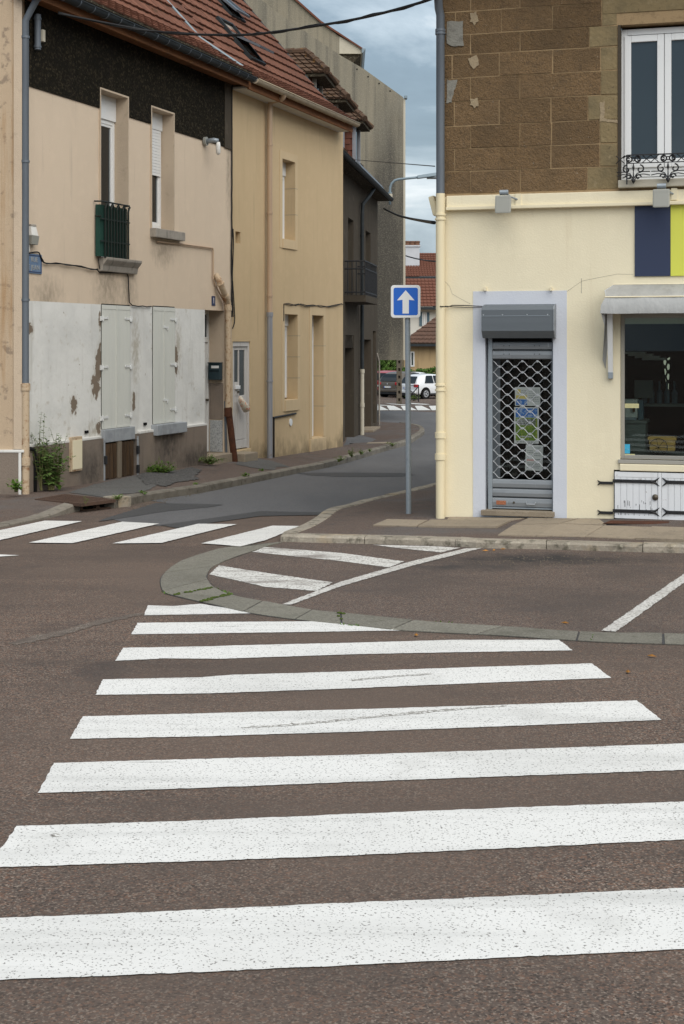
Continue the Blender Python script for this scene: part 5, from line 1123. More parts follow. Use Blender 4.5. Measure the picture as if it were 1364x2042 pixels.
# ================================================================== SHOP BUILDING (right)
Z = FR.z
HS = empty('corner_shop', FR.O, 'cream corner shop with brown stone upper floor and lavender door surround', 'building', rz=FR.rz)
zt_c = FR.z(900, 388); zb_c = FR.z(900, 418.5); XE = 9.0; ZT = FR.z(900, -20)+.35
uw = (FR.s(1232), FR.s(1232)+2.1, FR.z(1240, 371), FR.z(1240, 50))
dh = (FR.s(967.5), FR.s(1103), FR.z(1000, 1019), FR.z(1000, 607))
sw = (FR.s(1236.5), FR.s(1236.5)+3.4, FR.z(1240, 916), FR.z(1240, 575))
zkn = zt_c-.03
wall(.13, XE, zkn, ZT, [uw], depth=.2).build('mortar_backing', m_mort, HS)
cg = [(dh[0]-.06, dh[1]+.0, dh[2], dh[3])]
wall(.05, XE, -.5, zkn, [dh, sw], depth=.16).build('rendered_front', m_cream2, HS)
sp = SIDE; sl = [(0.05, 0), (10, 0)]
sd_l = Vector((SIDE.dot(FR.D), SIDE.dot(FR.I), 0))
for (z0, z1, m_) in ((-.6, zkn, m_cream2), (zkn, ZT, m_block)):
    a = Vector((.05, 0, 0)); bq = a+sd_l*12
    MB().quad((a.x, a.y, z0), (bq.x, bq.y, z0), (bq.x, bq.y, z1), (a.x, a.y, z1)).build('street_wall', m_, HS)
MB().quad((.05, .002, -.5), (.13, .002, -.5), (.13, .002, ZT), (.05, .002, ZT)).build('corner_strip', m_quoin, HS)
MB().quad((XE, 0, -.5), (XE, 9, -.5), (XE, 9, ZT), (XE, 0, ZT)).build('far_end_wall', m_cream2, HS)
# stone blocks
rows_v = [-68, -23, 22, 68, 108, 154.5, 201.5, 250.5, 296, 341, 385.5]
jA = [[908, 1000, 1102], [938.5, 1037], [908, 1000, 1102], [938.5, 1037, 1175], [901.6, 996, 1102], [938.5, 1037], [906, 996, 1099], [938.5, 1037, 1100], [906.5, 996, 1098.7], [938.5, 1038]]
lastj = [1200, 1200, 1200, 1175, 1198, 1198, 1173, 1196, 1196, 1172]
def blk(u0, u1, v0, v1, m, nm='stone_block', uv=938, pr=.006, gap=.007):
    a, b_ = FR.s(u0)+gap, FR.s(u1)-gap; z0, z1 = FR.z(uv, v1)+gap, FR.z(uv, v0)-gap
    if v0 < -30: pass
    mb = MB(); r = lambda: random.uniform(-.005, .005)
    p = pr+random.uniform(-.003, .006)
    mb.hexa([(a+r(), -p, z0+r()), (b_+r(), -p, z0+r()), (b_, .002, z0), (a, .002, z0)], [(a+r(), -p, z1+r()), (b_+r(), -p, z1+r()), (b_, .002, z1), (a, .002, z1)])
    return mb.build(nm, m, HS)
for i in range(10):
    v0, v1 = rows_v[i], rows_v[i+1]; us = [876]+jA[i]+([lastj[i]] if lastj[i] not in jA[i] else [])
    for a, b_ in zip(us, us[1:]): blk(a, b_, v0, v1, m_block)
    if i >= 3: blk(lastj[i], 1232, v0, v1, m_quoin, 'quoin_stone')
    else:
        if i == 2: blk(lastj[i], 1231, 36, v1, m_quoin, 'quoin_stone')
blk(1200, 1500, -30, 46, m_quoin, 'lintel_stone', pr=.012)
u_ = 1520
xw1 = uw[1]
for i in range(10):
    z0, z1 = FR.z(938, rows_v[i+1])+.007, FR.z(938, rows_v[i])-.007; x = xw1+.02
    while x < XE-.3:
        w_ = random.uniform(.5, .75); MB().box(x, min(x+w_, XE)-.014, -.006, .002, z0, z1).build('stone_block', m_block, HS); x += w_
# patches of mortar and cement with ragged outline
def patch(pts, m, nm='mortar_patch', out=.016):
    rr = random.Random(len(pts)*7+int(pts[0][0])); cx = sum(p[0] for p in pts)/len(pts); cy = sum(p[1] for p in pts)/len(pts); pp = []
    for i in range(len(pts)):
        a, b_ = pts[i], pts[(i+1) % len(pts)]
        for k in range(4):
            t = k/4; pp.append((a[0]+(b_[0]-a[0])*t+rr.uniform(-1.3, 1.3), a[1]+(b_[1]-a[1])*t+rr.uniform(-1.3, 1.3)))
    fr_ = [FR.pt(u, v, out) for u, v in pp]; bk = [Vector((q.x, -.001, q.z)) for q in fr_]; n = len(pp)
    return MB().add(fr_+bk, [tuple(range(n))[::-1]]+[(i, (i+1) % n, n+(i+1) % n, n+i) for i in range(n)]).build(nm, m, HS)
patch([(891, 42), (923, 42), (924, 90), (905, 92), (891, 86)], m_patchg); patch([(938, 27), (950, 24), (954, 40), (946, 50), (938, 42)], m_patch)
patch([(934, 116), (950, 110), (956, 128), (945, 138), (937, 130)], m_patch); patch([(890, 160), (912, 160), (905, 180), (900, 204), (891, 206)], m_patchg)
patch([(938, 198), (953, 196), (954, 210), (946, 215), (938, 208)], m_patch); patch([(1197, 205), (1207, 203), (1204, 236), (1231, 238), (1231, 245), (1196, 241)], m_patch)
# cornice band
MB().box(.16, XE, -.05, .0, zb_c+.03, zt_c-.02).build('cornice', m_cream2, HS, bevel=.008)
MB().box(.16, XE, -.085, .0, zb_c-.012, zb_c+.03).build('cornice_lip', m_creamtrim, HS, bevel=.008)
# upper window
x0, x1, z0, z1 = uw; wf = MB(); y_ = .12
wf.box(x0+.03, x0+.10, y_, y_+.07, z0+.08, z1-.03); wf.box(x1-.14, x1-.03, y_, y_+.07, z0+.08, z1-.03); wf.box(x0+.10, x1-.14, y_, y_+.07, z1-.10, z1-.03); wf.box(x0+.10, x1-.14, y_, y_+.07, z0+.08, z0+.22)
wo_ = wf.build('window', m_pvc, HS, bevel=.006)
lx = [(FR.s(1245, -.1), FR.s(1324, -.1)), (FR.s(1325, -.1), FR.s(1404, -.1))]
for (a, b_) in lx:
    s_ = MB(); t = .078; za, zb_ = z0+.22, z1-.11; y2 = y_-.02
    s_.box(a, a+t, y2, y2+.06, za, zb_); s_.box(b_-t, b_, y2, y2+.06, za, zb_); s_.box(a+t, b_-t, y2, y2+.06, za, za+.1); s_.box(a+t, b_-t, y2, y2+.06, zb_-t, zb_)
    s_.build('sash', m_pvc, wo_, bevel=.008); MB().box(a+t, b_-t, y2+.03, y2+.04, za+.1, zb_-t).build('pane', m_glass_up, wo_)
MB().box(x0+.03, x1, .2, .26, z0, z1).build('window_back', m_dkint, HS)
MB().box(x0+.01, x1, -.10, .2, z0-.03, z0+.06).build('window_sill', m_conclight, HS, bevel=.012)
MB().box(x0+.0, x0+.032, -.012, .12, z0, z1).build('window_jamb', m_iron if False else m_greyhouse, HS)
# door surround and doorway
lv = rect(FR, 943.5, 1130.5, 581, 1030); a, b_ = lv[0], lv[1]; zl1 = FR.z(1000, 580.5)
mb = MB(); mb.box(a, dh[0], -.006, .0, -.4, zl1); mb.box(dh[1], b_, -.006, 0, -.4, zl1); mb.box(dh[0], dh[1], -.006, 0, dh[3], zl1); mb.box(dh[0], dh[1], -.006, 0, -.4, dh[2]-.0)
mb.build('door_surround', m_lav, HS)
mb = MB(); mb.quad((dh[0]+.001, -.005, dh[2]), (dh[0]+.001, .236, dh[2]), (dh[0]+.001, .236, dh[3]), (dh[0]+.001, -.005, dh[3])); mb.quad((dh[1]-.001, -.005, dh[3]), (dh[1]-.001, .236, dh[3]), (dh[1]-.001, .236, dh[2]), (dh[1]-.001, -.005, dh[2])); mb.build('door_reveal', m_lav, HS)
MB().box(dh[0]-.04, dh[1]+.02, -.08, .45, dh[2]-.05, dh[2]+.012).build('door_sill', m_slab, HS, bevel=.008)
for u in (968.5, 1099.5): x, z = FR.at(u, 578); MB().box(x-.012, x+.012, -.07, 0, z-.012, z+.03).build('hook', m_creamtrim, HS)
# entrance door behind the grille
f_ = MB(); y_ = .24; x0, x1 = dh[0]+.01, dh[1]-.01
f_.box(x0, x0+.13, y_, y_+.06, dh[2], dh[3]); f_.box(x1-.05, x1, y_, y_+.06, dh[2], dh[3]); f_.box(x0+.13, x1-.05, y_, y_+.06, dh[2], dh[2]+.3); f_.box(x0+.13, x1-.05, y_, y_+.06, dh[3]-.5, dh[3])
do = f_.build('shop_door', m_steelbox, HS, bevel=.006); MB().box(x0+.13, x1-.05, y_+.02, y_+.03, dh[2]+.3, dh[3]-.5).build('pane', m_clear, do)
# interior room
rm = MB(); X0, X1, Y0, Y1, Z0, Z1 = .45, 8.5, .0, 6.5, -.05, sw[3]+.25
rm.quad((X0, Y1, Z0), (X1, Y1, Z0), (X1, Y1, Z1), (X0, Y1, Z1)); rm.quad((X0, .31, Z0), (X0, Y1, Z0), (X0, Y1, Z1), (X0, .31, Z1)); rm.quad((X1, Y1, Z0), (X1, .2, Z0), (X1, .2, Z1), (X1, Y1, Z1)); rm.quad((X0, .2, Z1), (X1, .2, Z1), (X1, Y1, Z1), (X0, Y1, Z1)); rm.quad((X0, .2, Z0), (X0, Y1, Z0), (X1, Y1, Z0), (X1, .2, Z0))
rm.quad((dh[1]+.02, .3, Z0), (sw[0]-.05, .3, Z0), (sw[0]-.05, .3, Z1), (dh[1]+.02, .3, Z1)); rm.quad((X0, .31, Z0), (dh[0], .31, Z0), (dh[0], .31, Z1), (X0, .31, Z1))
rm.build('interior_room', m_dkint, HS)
# shop window
x0, x1, z0, z1 = sw; y_ = .09; ft = .045
mb = MB(); mb.box(x0, x0+ft, y_, y_+.06, z0, z1); mb.box(x1-ft, x1, y_, y_+.06, z0, z1); mb.box(x0+ft, x1-ft, y_, y_+.06, z0, z0+ft); mb.box(x0+ft, x1-ft, y_, y_+.06, z1-ft, z1); mb.box(x0-.02, x1, -.03, y_, z0-.045, z0+.0); mb.box(x0+ft, x1-ft, y_, y_+.06, FR.z(1240, 634), FR.z(1240, 610))
so = mb.build('shop_window', m_frame, HS, bevel=.005); MB().box(x0+ft, x1-ft, y_+.03, y_+.036, z0+ft, z1-ft).build('pane', m_clear, so)
MB().box(x0+ft, x1-ft, y_+.045, y_+.06, FR.z(1240, 646, -.1), z1-ft).build('blind_panel', mat('cream_blind', (.82, .76, .60), .9, .1), so)
MB().box(x0, x1, -.045, 0, z0-.13, z0-.05).build('window_ledge', m_cream2, HS, bevel=.01)
# cellar doors below
zc0, zc1 = FR.z(1240, 1033), FR.z(1240, 940.5); xc0 = FR.s(1226)
mb = MB(); mb.box(xc0-.01, xc0+3.2, -.004, .0, zc0-.02, zc1+.02); mb.build('cellar_recess', m_black, HS)
xb_ = [(xc0, FR.s(1312)), (FR.s(1320), FR.s(1408)), (FR.s(1412), FR.s(1500))]
MB().box(FR.s(1312.5), FR.s(1319.5), -.04, -.004, zc0, zc1).build('door_post', m_cellardoor, HS, bevel=.004)
for i, (a, b_) in enumerate(xb_):
    d = MB(); d.box(a, b_, -.02, -.0045, zc0, zc1); d.box(a, b_, -.034, -.0205, zc1-.06, zc1); d.box(a, b_, -.034, -.0205, zc0, zc0+.04)
    d = d.build('cellar_door', m_cellardoor, HS, bevel=.003); n = 7
    for k in range(n): MB().box(a+(b_-a)*k/n+.002, a+(b_-a)*(k+1)/n-.002, -.031, -.0205, zc0+.041, zc1-.061).build('plank', m_cellardoor, d)
    if i < 2:
        sg = 1 if i == 0 else -1; xs0 = a if i == 0 else b_
        for v in (958.5, 1018):
            z = FR.z(1240, v); L = .44 if i == 0 else (b_-FR.s(1334)+.0); st = MB(); h = .019
            st.box(xs0-.02*sg, xs0+sg*L, -.044, -.036, z-h, z+h)
            tip = xs0+sg*L
            for up in (1, -1): st.tube([(tip-sg*.02, -.04, z), (tip+sg*.03, -.04, z+up*.012), (tip+sg*.075, -.04, z+up*.05)], .012, 5, rs=[.018, .013, .003])
            if i == 0:
                st.box(xs0-.16, xs0-.02, -.024, -.003, z-.045, z-.015)
                for up in (1, -1): st.tube([(xs0-.15, -.012, z-.03), (xs0-.18, -.012, z-.03+up*.012), (xs0-.2, -.012, z-.03+up*.03)], .008, 5, rs=[.013, .009, .003])
            for k in range(3): st.disc((xs0+sg*L*(.2+.28*k), -.044, z), (0, -1, 0), .009, .006, 6)
            st.build('strap_hinge', m_iron, d)
    if i == 0: MB().lathe([(.035, 0), (.036, .012), (.02, .03), (.004, .034)], 12, (0, 0, 0)).build('knob', m_knob, d, loc=(FR.s(1307), -.034, FR.z(1240, 989)), smooth='auto').rotation_euler = (R(90), 0, 0)
rr = random.Random(5); dp = MB()
for k in range(26):
    x = FR.s(1232)+rr.random()*.4; z = FR.z(1240, 1016)+rr.uniform(-.08, .12); L = rr.uniform(.01, .1); dp.box(x, x+rr.uniform(.003, .007), -.0335, -.0315, z-L, z)
tag(dp.build('paint_drip', m_ink, HS), kind='stuff')
# roof and eave above the frame
MB().box(-.35, XE, -.4, .0, ZT, ZT+.12).build('eave_soffit', m_fascia, HS); gutter(HS, -.35, XE, -.47, ZT+.14, m_zinc, .08)
MB().add([(-.4, -.45, ZT+.12), (XE, -.45, ZT+.12), (XE, 4.5, ZT+3.2), (3.0, 4.5, ZT+3.2), (3.0, 10, ZT+3.2)], [(0, 1, 2, 3), (0, 3, 4)]).build('roof', m_tile3, HS)
# corner pipes
xz = FR.s(877.5, .1); zj = FR.z(877, 389, .1)
pipe('zinc_downpipe', HS, [(xz, -.08, zj), (xz, -.08, FR.z(877, 30, .1)), (xz-.01, -.12, FR.z(877, 18, .1)), (xz, -.4, ZT+.02), (xz, -.45, ZT+.1)], .052, m_zinc, [((xz, -.08, FR.z(877, v, .1)), up_, .03) for v in (60, 66)])
zr = [((xz, -.08, FR.z(877, v, .1)), up_, .022) for v in (428, 437, 768, 778)]+[((xz, -.08, FR.z(877, v, .1)), up_, .07) for v in (868, 911)]
pipe('cream_downpipe', HS, [(xz, -.08, -.1), (xz, -.08, zj+.02)], .056, m_creampipe, zr)
MB().box(.03, .1, -.02, .06, -.4, zkn-.05).build('corner_bead', m_creamtrim, HS, bevel=.006)
for i, pp in enumerate([[(1130, 582), (1160, 560), (1195, 552), (1230, 547), (1262, 547)], [(885, 560), (897, 572), (902, 586), (918, 596), (938, 607)], [(885, 611), (905, 611)], [(1160, 585), (1160, 555)]]):
    if i != 2: MB().tube([FR.pt(u+random.uniform(-1, 1), v+random.uniform(-1, 1), .0) for u, v in pp], .0025, 3).build('wall_crack', m_patchg, HS)

# ---- roller shutter
RS = on_wall(FR, 'roller_shutter', 1040, 1019, 'steel roller shutter with wavy open grille closed over the shop door', 'roller shutter')
ox, oz = FR.s(1040), FR.z(1040, 1019)
def rx(u, out=0): return FR.s(u, out)-ox
def rz_(v, out=0, u=1000): return FR.z(u, v, out)-oz
bx0, bx1 = rx(960, .2), rx(1103, .2); z1 = rz_(611, .2); z0 = rz_(660, .2)
sec = [(0, z1+.03), (-.17, z1-.0), (-.2, z1-.04), (-.2, z0), (-.12, z0-.085), (0, z0-.085)]
MB().prism([(bx0, y, z) for y, z in sec], (bx1-bx0, 0, 0)).build('housing', m_steelbox, RS, bevel=.004)
MB().prism([(bx1+.001, y-.006 if y else 0, z+(.004 if z > z0-.02 else 0)) for y, z in sec], (.012, 0, 0)).build('end_plate', m_steel, RS)
MB().box(bx0, bx1-.04, -.204, -.2, z0+(z1-z0)*.6, z0+(z1-z0)*.6+.006).build('housing_seam', m_galv, RS)
for u in (964, 1002, 1051, 1092): MB().disc((rx(u, .2), -.2, z0+(z1-z0)*.66), (0, -1, 0), .008, .006, 6).build('rivet', m_wire, RS)
gx0, gx1 = rx(982.5, -.08), rx(1103, -.08)-.004; yg = .07
MB().box(gx0-.05, gx0, yg-.03, yg+.03, rz_(1017), z0-.05).build('guide_rail', m_galv, RS, bevel=.004); MB().box(gx1-.004, gx1+.004, yg-.03, yg+.03, rz_(1017), z0-.05).build('guide_rail', m_galv, RS)
MB().box(gx0, gx1, yg-.02, yg+.1, rz_(681, -.08), z0-.03).build('head_slot', m_black, RS)
def slat(va, vb, m=m_steel):
    a, c = rz_(vb, -.08), rz_(va, -.08); pr = [(yg, a), (yg-.012, a+.008), (yg-.018, (a+c)/2), (yg-.012, c-.01), (yg, c), (yg+.012, c), (yg+.012, a)]
    return MB().prism([(gx0, y, z) for y, z in pr], (gx1-gx0, 0, 0)).build('slat', m, RS, bevel=.002)
for va, vb in ((681.5, 697), (699, 716), (955, 972), (974, 990), (992, 1010)): slat(va, vb)
MB().box(gx0, gx1, yg-.02, yg+.015, rz_(1013, -.08), rz_(1010.5, -.08)).build('bottom_bar', m_galv, RS)
top, bot = rz_(720, -.08), rz_(953, -.08); wl_ = (gx1-gx0)/4.0; nrow = 21; pitch = (top-bot)/nrow; amp = pitch*.5
meshes = []
for ph in (0, 1):
    mb = MB(); pts = []
    n = 56
    for k in range(n+1):
        x = gx0+(gx1-gx0)*k/n; t = math.cos(2*math.pi*(x-gx0)/wl_+math.pi*ph); t = math.copysign(abs(t)**.92, t)
        pts.append((x, yg-.004+(.006 if ph else 0), t*amp))
    mb.tube(pts, .0046, 5); ob1 = mb.build('grille_rod', m_wire, RS, smooth=True); mc = MB()
    for k in range(5):
        xq_ = gx0+wl_*k+(wl_/2 if ph else 0)
        if gx0+.02 < xq_ < gx1-.02: mc.box(xq_-.011, xq_+.011, yg-.016, yg+.012, amp-.013, amp+.013)
    oc = tag(mc.build('rod_clip', m_wire, ob1), kind='stuff'); meshes.append((ob1, oc))
for k in range(nrow):
    r0, c0_ = meshes[k % 2]
    if k < 2: r_ = r0
    else:
        r_ = r0.copy(); COL.objects.link(r_); r_.parent = RS; c_ = c0_.copy(); COL.objects.link(c_); c_.parent = r_
    r_.location = (0, 0, bot+pitch*(k+.5))
MB().box(rx(990, -.06), rx(1009, -.06), yg-.022, yg-.0185, rz_(1006, -.06), rz_(998, -.06)).build('maker_plate', m_orange, RS)
MB().disc((rx(1025, -.06), yg-.018, rz_(1001, -.06)), (0, -1, 0), .013, .008, 10).build('lock', m_knob, RS)
mb = MB(); mb.tube([(rx(1050, -.06), yg-.02, rz_(1000, -.06)), (rx(1051, -.06), yg-.05, rz_(1003, -.06)), (rx(1067, -.06), yg-.05, rz_(1003, -.06)), (rx(1068, -.06), yg-.02, rz_(1000, -.06))], .008, 6); mb.build('pull_handle', m_wire, RS)
for u in (1005, 1016, 1066, 1076):
    for v in (689.5, 706): MB().disc((rx(u, -.06), yg-.018, rz_(v, -.06)), (0, -1, 0), .006, .004, 6).build('screw', m_iron, RS)
# posters on the glass of the door
def poster(u0, v0, u1, v1, label, build, tilt=0):
    x, z = FR.at((u0+u1)/2, (v0+v1)/2, -.25); e_ = empty('poster', FR.world(x, .228, z), label, 'poster', 'posters behind the door grille', FR.rz); e_.rotation_euler = (0, tilt, FR.rz)
    w, h = FR.s(u1, -.25)-FR.s(u0, -.25), FR.z(u0, v0, -.25)-FR.z(u0, v1, -.25)
    MB().box(-w/2, w/2, -.003, 0, -h/2, h/2).build('sheet', m_paper, e_); build(e_, w, h)
def zone(e_, w, h, x0, x1, z0, z1, m, nm='print'): MB().box(-w/2+x0*w, -w/2+x1*w, -.0045, -.0031, -h/2+z0*h, -h/2+z1*h).build(nm, m, e_)
def lines(e_, w, h, x0, x1, z0, z1, n, m=None, sd_=1):
    r_ = random.Random(sd_); mb = MB()
    for i in range(n):
        z = z0+(z1-z0)*(i+.5)/n; x = x0
        while x < x1-.02:
            l_ = r_.uniform(.03, .11); mb.box(-w/2+x*w, -w/2+min(x+l_, x1)*w, -.0052, -.0046, -h/2+(z-.009)*h, -h/2+(z+.009)*h); x += l_+.025
    mb.build('print_line', m or m_ink, e_)
def p1(e_, w, h): zone(e_, w, h, .04, .48, .38, .56, m_posty); zone(e_, w, h, .04, .48, .04, .34, m_postb); zone(e_, w, h, .1, .22, .66, .88, m_posty); lines(e_, w, h, .25, .48, .6, .85, 3, sd_=2); lines(e_, w, h, .54, .95, .2, .9, 7, sd_=3)
def p2(e_, w, h): zone(e_, w, h, .06, .94, .72, .97, m_postb); zone(e_, w, h, .06, .94, .08, .71, m_postg); zone(e_, w, h, .1, .88, .5, .68, m_paper, 'title_box'); lines(e_, w, h, .14, .84, .53, .67, 3, sd_=5); zone(e_, w, h, .24, .7, .17, .21, m_paper, 'title_box'); lines(e_, w, h, .1, .9, .015, .07, 1, sd_=6)
def p3(e_, w, h): lines(e_, w, h, .4, .92, .86, .92, 1, sd_=7); lines(e_, w, h, .1, .42, .66, .8, 2, sd_=8); lines(e_, w, h, .5, .9, .55, .7, 2, sd_=9); lines(e_, w, h, .1, .5, .36, .44, 2, m_inkred, 10); lines(e_, w, h, .55, .9, .42, .46, 1, sd_=11); lines(e_, w, h, .12, .85, .08, .32, 4, sd_=12)
poster(1027.5, 772, 1078, 809, 'landscape poster with yellow and blue blocks, topmost behind the grille', p1)
poster(1026, 812, 1075, 884, 'tall poster with blue sky and green garden print behind grille', p2)
poster(1048.5, 887, 1083, 938, 'white notice with grey and red print, lowest behind the grille', p3, R(2))
# ---- shop window contents
def in_room(u, v, dep): x, z = FR.at(u, v, -dep); return x, z
def sticker(u0, v0, u1, v1, m, label, txt=None):
    x0, za = in_room(u0, v1, .11); x1, zb = in_room(u1, v0, .11); e_ = empty('window_sticker', FR.world((x0+x1)/2, .117, (za+zb)/2), label, 'sticker', None, FR.rz)
    w, h = x1-x0, zb-za; MB().box(-w/2, w/2, -.0015, 0, -h/2, h/2).build('sheet', m, e_)
    lines(e_, w, h, .2, .95, .15, .85, 2 if h < .08 else 1, m_ink if h < .08 else m_paper, 4)
sticker(1246, 805, 1274, 813.5, m_yelsticker, 'pale yellow sticker halfway up the glass of shop window')
sticker(1239, 886, 1256, 904, m_cyan, 'square cyan sticker in the lower corner of the shop window')
sticker(1245, 905.5, 1266, 911.5, m_yelsticker, 'pale yellow sticker under the cyan one at window bottom')
FLZ = -.05
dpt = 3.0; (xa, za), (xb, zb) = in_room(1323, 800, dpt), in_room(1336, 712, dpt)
bd = MB().add([(xa+.06, dpt, za), (xb-.02, dpt, za+.1), (xb, dpt, zb), (xa, dpt, zb-.05)], [(0, 1, 2, 3)]).build('emissive_back_panel', mat('back_panel_glow', (.5, .52, .42), .9, .1, emit=(.55, .57, .45, .22)), HS)  # emissive panel added at the back for the bright lattice in the glass
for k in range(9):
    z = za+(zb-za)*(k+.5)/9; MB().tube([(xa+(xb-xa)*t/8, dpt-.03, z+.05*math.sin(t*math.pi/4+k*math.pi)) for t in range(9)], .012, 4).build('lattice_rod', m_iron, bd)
for k in range(4):
    x, z = in_room(1262+14*k, 706+4*k, 2.2+.2*k); MB().box(x-.16, x+.16, 2.2+.2*k, 2.5+.2*k, z, z+.03).build('ceiling_panel', m_trimw, HS)
x, z = in_room(1283, 776, 2.6); MB().box(x-.12, x+.12, 2.6, 2.62, z-.12, z+.12).build('framed_notice', m_counter, HS)
x, z = in_room(1315, 775, 2.8)
for k in range(5): MB().lathe([(.035, -.2), (.04, -.05), (.015, .0), (.015, .1)], 8, (x-.2+k*.1, 2.8, z)).build('bottle', m_bluesh, HS)
MB().box(x-.6, x+.5, 2.7, 2.95, z-.24, z-.2).build('shelf', m_counter, HS)
def in_thing(name, u, v, dep, label, cat):
    x, z = in_room(u, v, dep); return empty(name, FR.world(x, dep, z), label, cat, None, FR.rz)
xa, za = in_room(1246, 838, 1.3); xb, zb = in_room(1287, 890, 1.3)
ct = empty('counter', FR.world((xa+xb)/2, 1.3, FLZ), 'plain grey counter seen dimly behind the shop window glass', 'counter', None, FR.rz); w_ = (xb-xa)/2
MB().box(-w_-.1, w_, 0, .5, 0, za-FLZ-.04).build('front_panel', m_counter, ct, bevel=.005); MB().box(-w_-.1, w_+.02, -.03, .52, za-FLZ-.038, za-FLZ).build('counter_top', m_counter, ct, bevel=.005)
zc = za
t_ = empty('coffee_machine', FR.world((xa+xb)/2-.06, 1.45, zc), 'pale coffee machine standing on the grey counter inside shop', 'machine', None, FR.rz)
MB().box(-.13, .08, 0, .22, .02, .26).build('machine_body', m_trimw, t_, bevel=.015); MB().box(-.12, .07, -.06, 0, .0, .03).build('drip_tray', m_galv, t_); MB().box(.085, .15, 0, .2, .0, .25).build('water_tank', m_bluesh, t_, bevel=.01); MB().box(.02, .05, -.05, -.001, .1, .2).build('spout', m_pot, t_, bevel=.006)
tb = empty('display_table', FR.world(FR.s(1330, -.62), .62, FLZ), 'low dark display table behind the shop window', 'table', None, FR.rz); ztb = in_room(1300, 908, .38)[1]-FLZ
MB().box(-.8, 1.5, -.35, .45, ztb-.05, ztb).build('table_top', m_counter, tb, bevel=.005)
for x in (-.75, 1.4):
    for y in (-.3, .4): MB().box(x, x+.05, y, y+.05, 0, ztb-.05).build('leg', m_counter, tb)
cr_ = empty('wooden_cart', FR.world(in_room(1321, 908, .38)[0], .38, FLZ+ztb), 'small yellow wooden crate cart with thin wire wheels in window', 'cart', None, FR.rz)
k = .16
for z in (.07, .13): 
    mb = MB(); h_ = .052; mb.box(-.15, .15, -.1, -.088, z, z+h_); mb.box(-.15, .15, .088, .1, z, z+h_); mb.box(-.15, -.138, -.088, .088, z, z+h_); mb.box(.138, .15, -.088, .088, z, z+h_); mb.build('side_board', m_crate, cr_, bevel=.003)
mb = MB(); mb.box(-.165, .165, -.115, -.09, .19, .225); mb.box(-.165, .165, .09, .115, .19, .225); mb.box(-.165, -.14, -.09, .09, .19, .225); mb.box(.14, .165, -.09, .09, .19, .225); mb.build('rim', m_crate, cr_, bevel=.003); MB().box(-.138, .138, -.088, .088, .06, .07).build('floor_board', m_crate, cr_)
for y in (-.13, .13):
    wh = MB(); c = Vector((-.04, y, .105)); n = 24
    wh.tube([c+Vector((.105*math.cos(2*math.pi*i/n), 0, .105*math.sin(2*math.pi*i/n))) for i in range(n+1)], .004, 5, cap=False)
    for i in range(7): wh.tube([c, c+Vector((.105*math.cos(2*math.pi*i/7), 0, .105*math.sin(2*math.pi*i/7)))], .0025, 4)
    wh.build('wheel', m_iron, cr_)
for i in range(5): MB().tube([(.16+i*.018, -.1, .05), (.16+i*.018, -.1, .16), (.16+i*.018, -.06, .2)], .003, 4).build('wire_rail', m_iron, cr_)
# ---- awning
AW = on_wall(FR, 'awning', 1300, 570, 'folded grey canvas awning above the shop window with side arm', 'awning')
ax_, az_ = FR.s(1300), FR.z(1300, 570)
xl = FR.s(1197, .45)-ax_; xr_ = xl+3.6; zA = FR.z(1240, 568, .12)-az_; zB = FR.z(1240, 592, .42)-az_; zC = FR.z(1240, 625, .48)-az_
xi = FR.s(1222, .12)-ax_
prof_ = [(0.0, zA-.0, xi), (-.14, zA, xi+.01), (-.30, zA-.07, xi-.08), (-.42, zB, xl+.06)]
mb = MB(); nn = 24
def crow(prof, wob=0.0):
    vs = []
    for i, (y, z, x0_) in enumerate(prof):
        for k in range(nn+1): vs.append((x0_+(xr_-x0_)*k/nn, y+random.uniform(-wob, wob), z+random.uniform(-wob, wob)*.5))
    fs = [(i*(nn+1)+k, i*(nn+1)+k+1, (i+1)*(nn+1)+k+1, (i+1)*(nn+1)+k) for i in range(len(prof)-1) for k in range(nn)]; return vs, fs
mb.add(*crow(prof_, .004)); mb.build('canopy', m_awn, AW, smooth=True)
mb = MB(); mb.add(*crow([(-.425, zB-.003, xl+.055), (-.47, (zB+zC)/2, xl+.01), (-.465, zC, xl)], .008)); mb.build('valance', m_awnv, AW, smooth=True)
mb = MB(); zD = FR.z(1215, 735, .1)-az_; xs_ = FR.s(1213, .1)-ax_
mb.add([(xi, 0, zA), (xi+.01, -.14, zA), (xi-.08, -.3, zA-.07), (xl+.06, -.42, zB), (xl+.01, -.46, zC), (xl+.04, -.36, zC-.14), (xs_-.07, -.05, zD+.1), (xs_-.04, -.01, zD)], [(0, 1, 2, 3, 4, 5, 6, 7)]); mb.build('side_flap', m_awnv, AW)
MB().tube([(xl+.05, -.428, zB), (xr_, -.428, zB)], .009, 5).build('piping', m_creamtrim, AW); MB().tube([(xi, -.13, zA+.004), (xr_, -.13, zA+.004)], .009, 5).build('piping', m_creamtrim, AW)
mb = MB(); zE = FR.z(1215, 752, .08)-az_; mb.hexa([(xs_-.005, -.07, zE+.05), (xs_+.05, -.07, zE+.05), (xs_+.05, -.02, zE+.05), (xs_-.005, -.02, zE+.05)], [(xs_, -.30, zC+.03), (xs_+.065, -.30, zC+.03), (xs_+.065, -.25, zC+.03), (xs_, -.25, zC+.03)]); mb.build('folding_arm', m_pvc, AW, bevel=.005)
MB().box(xs_-.005, xs_+.05, -.075, 0, zE-.02, zE+.06).build('arm_bracket', m_galv, AW, bevel=.008)
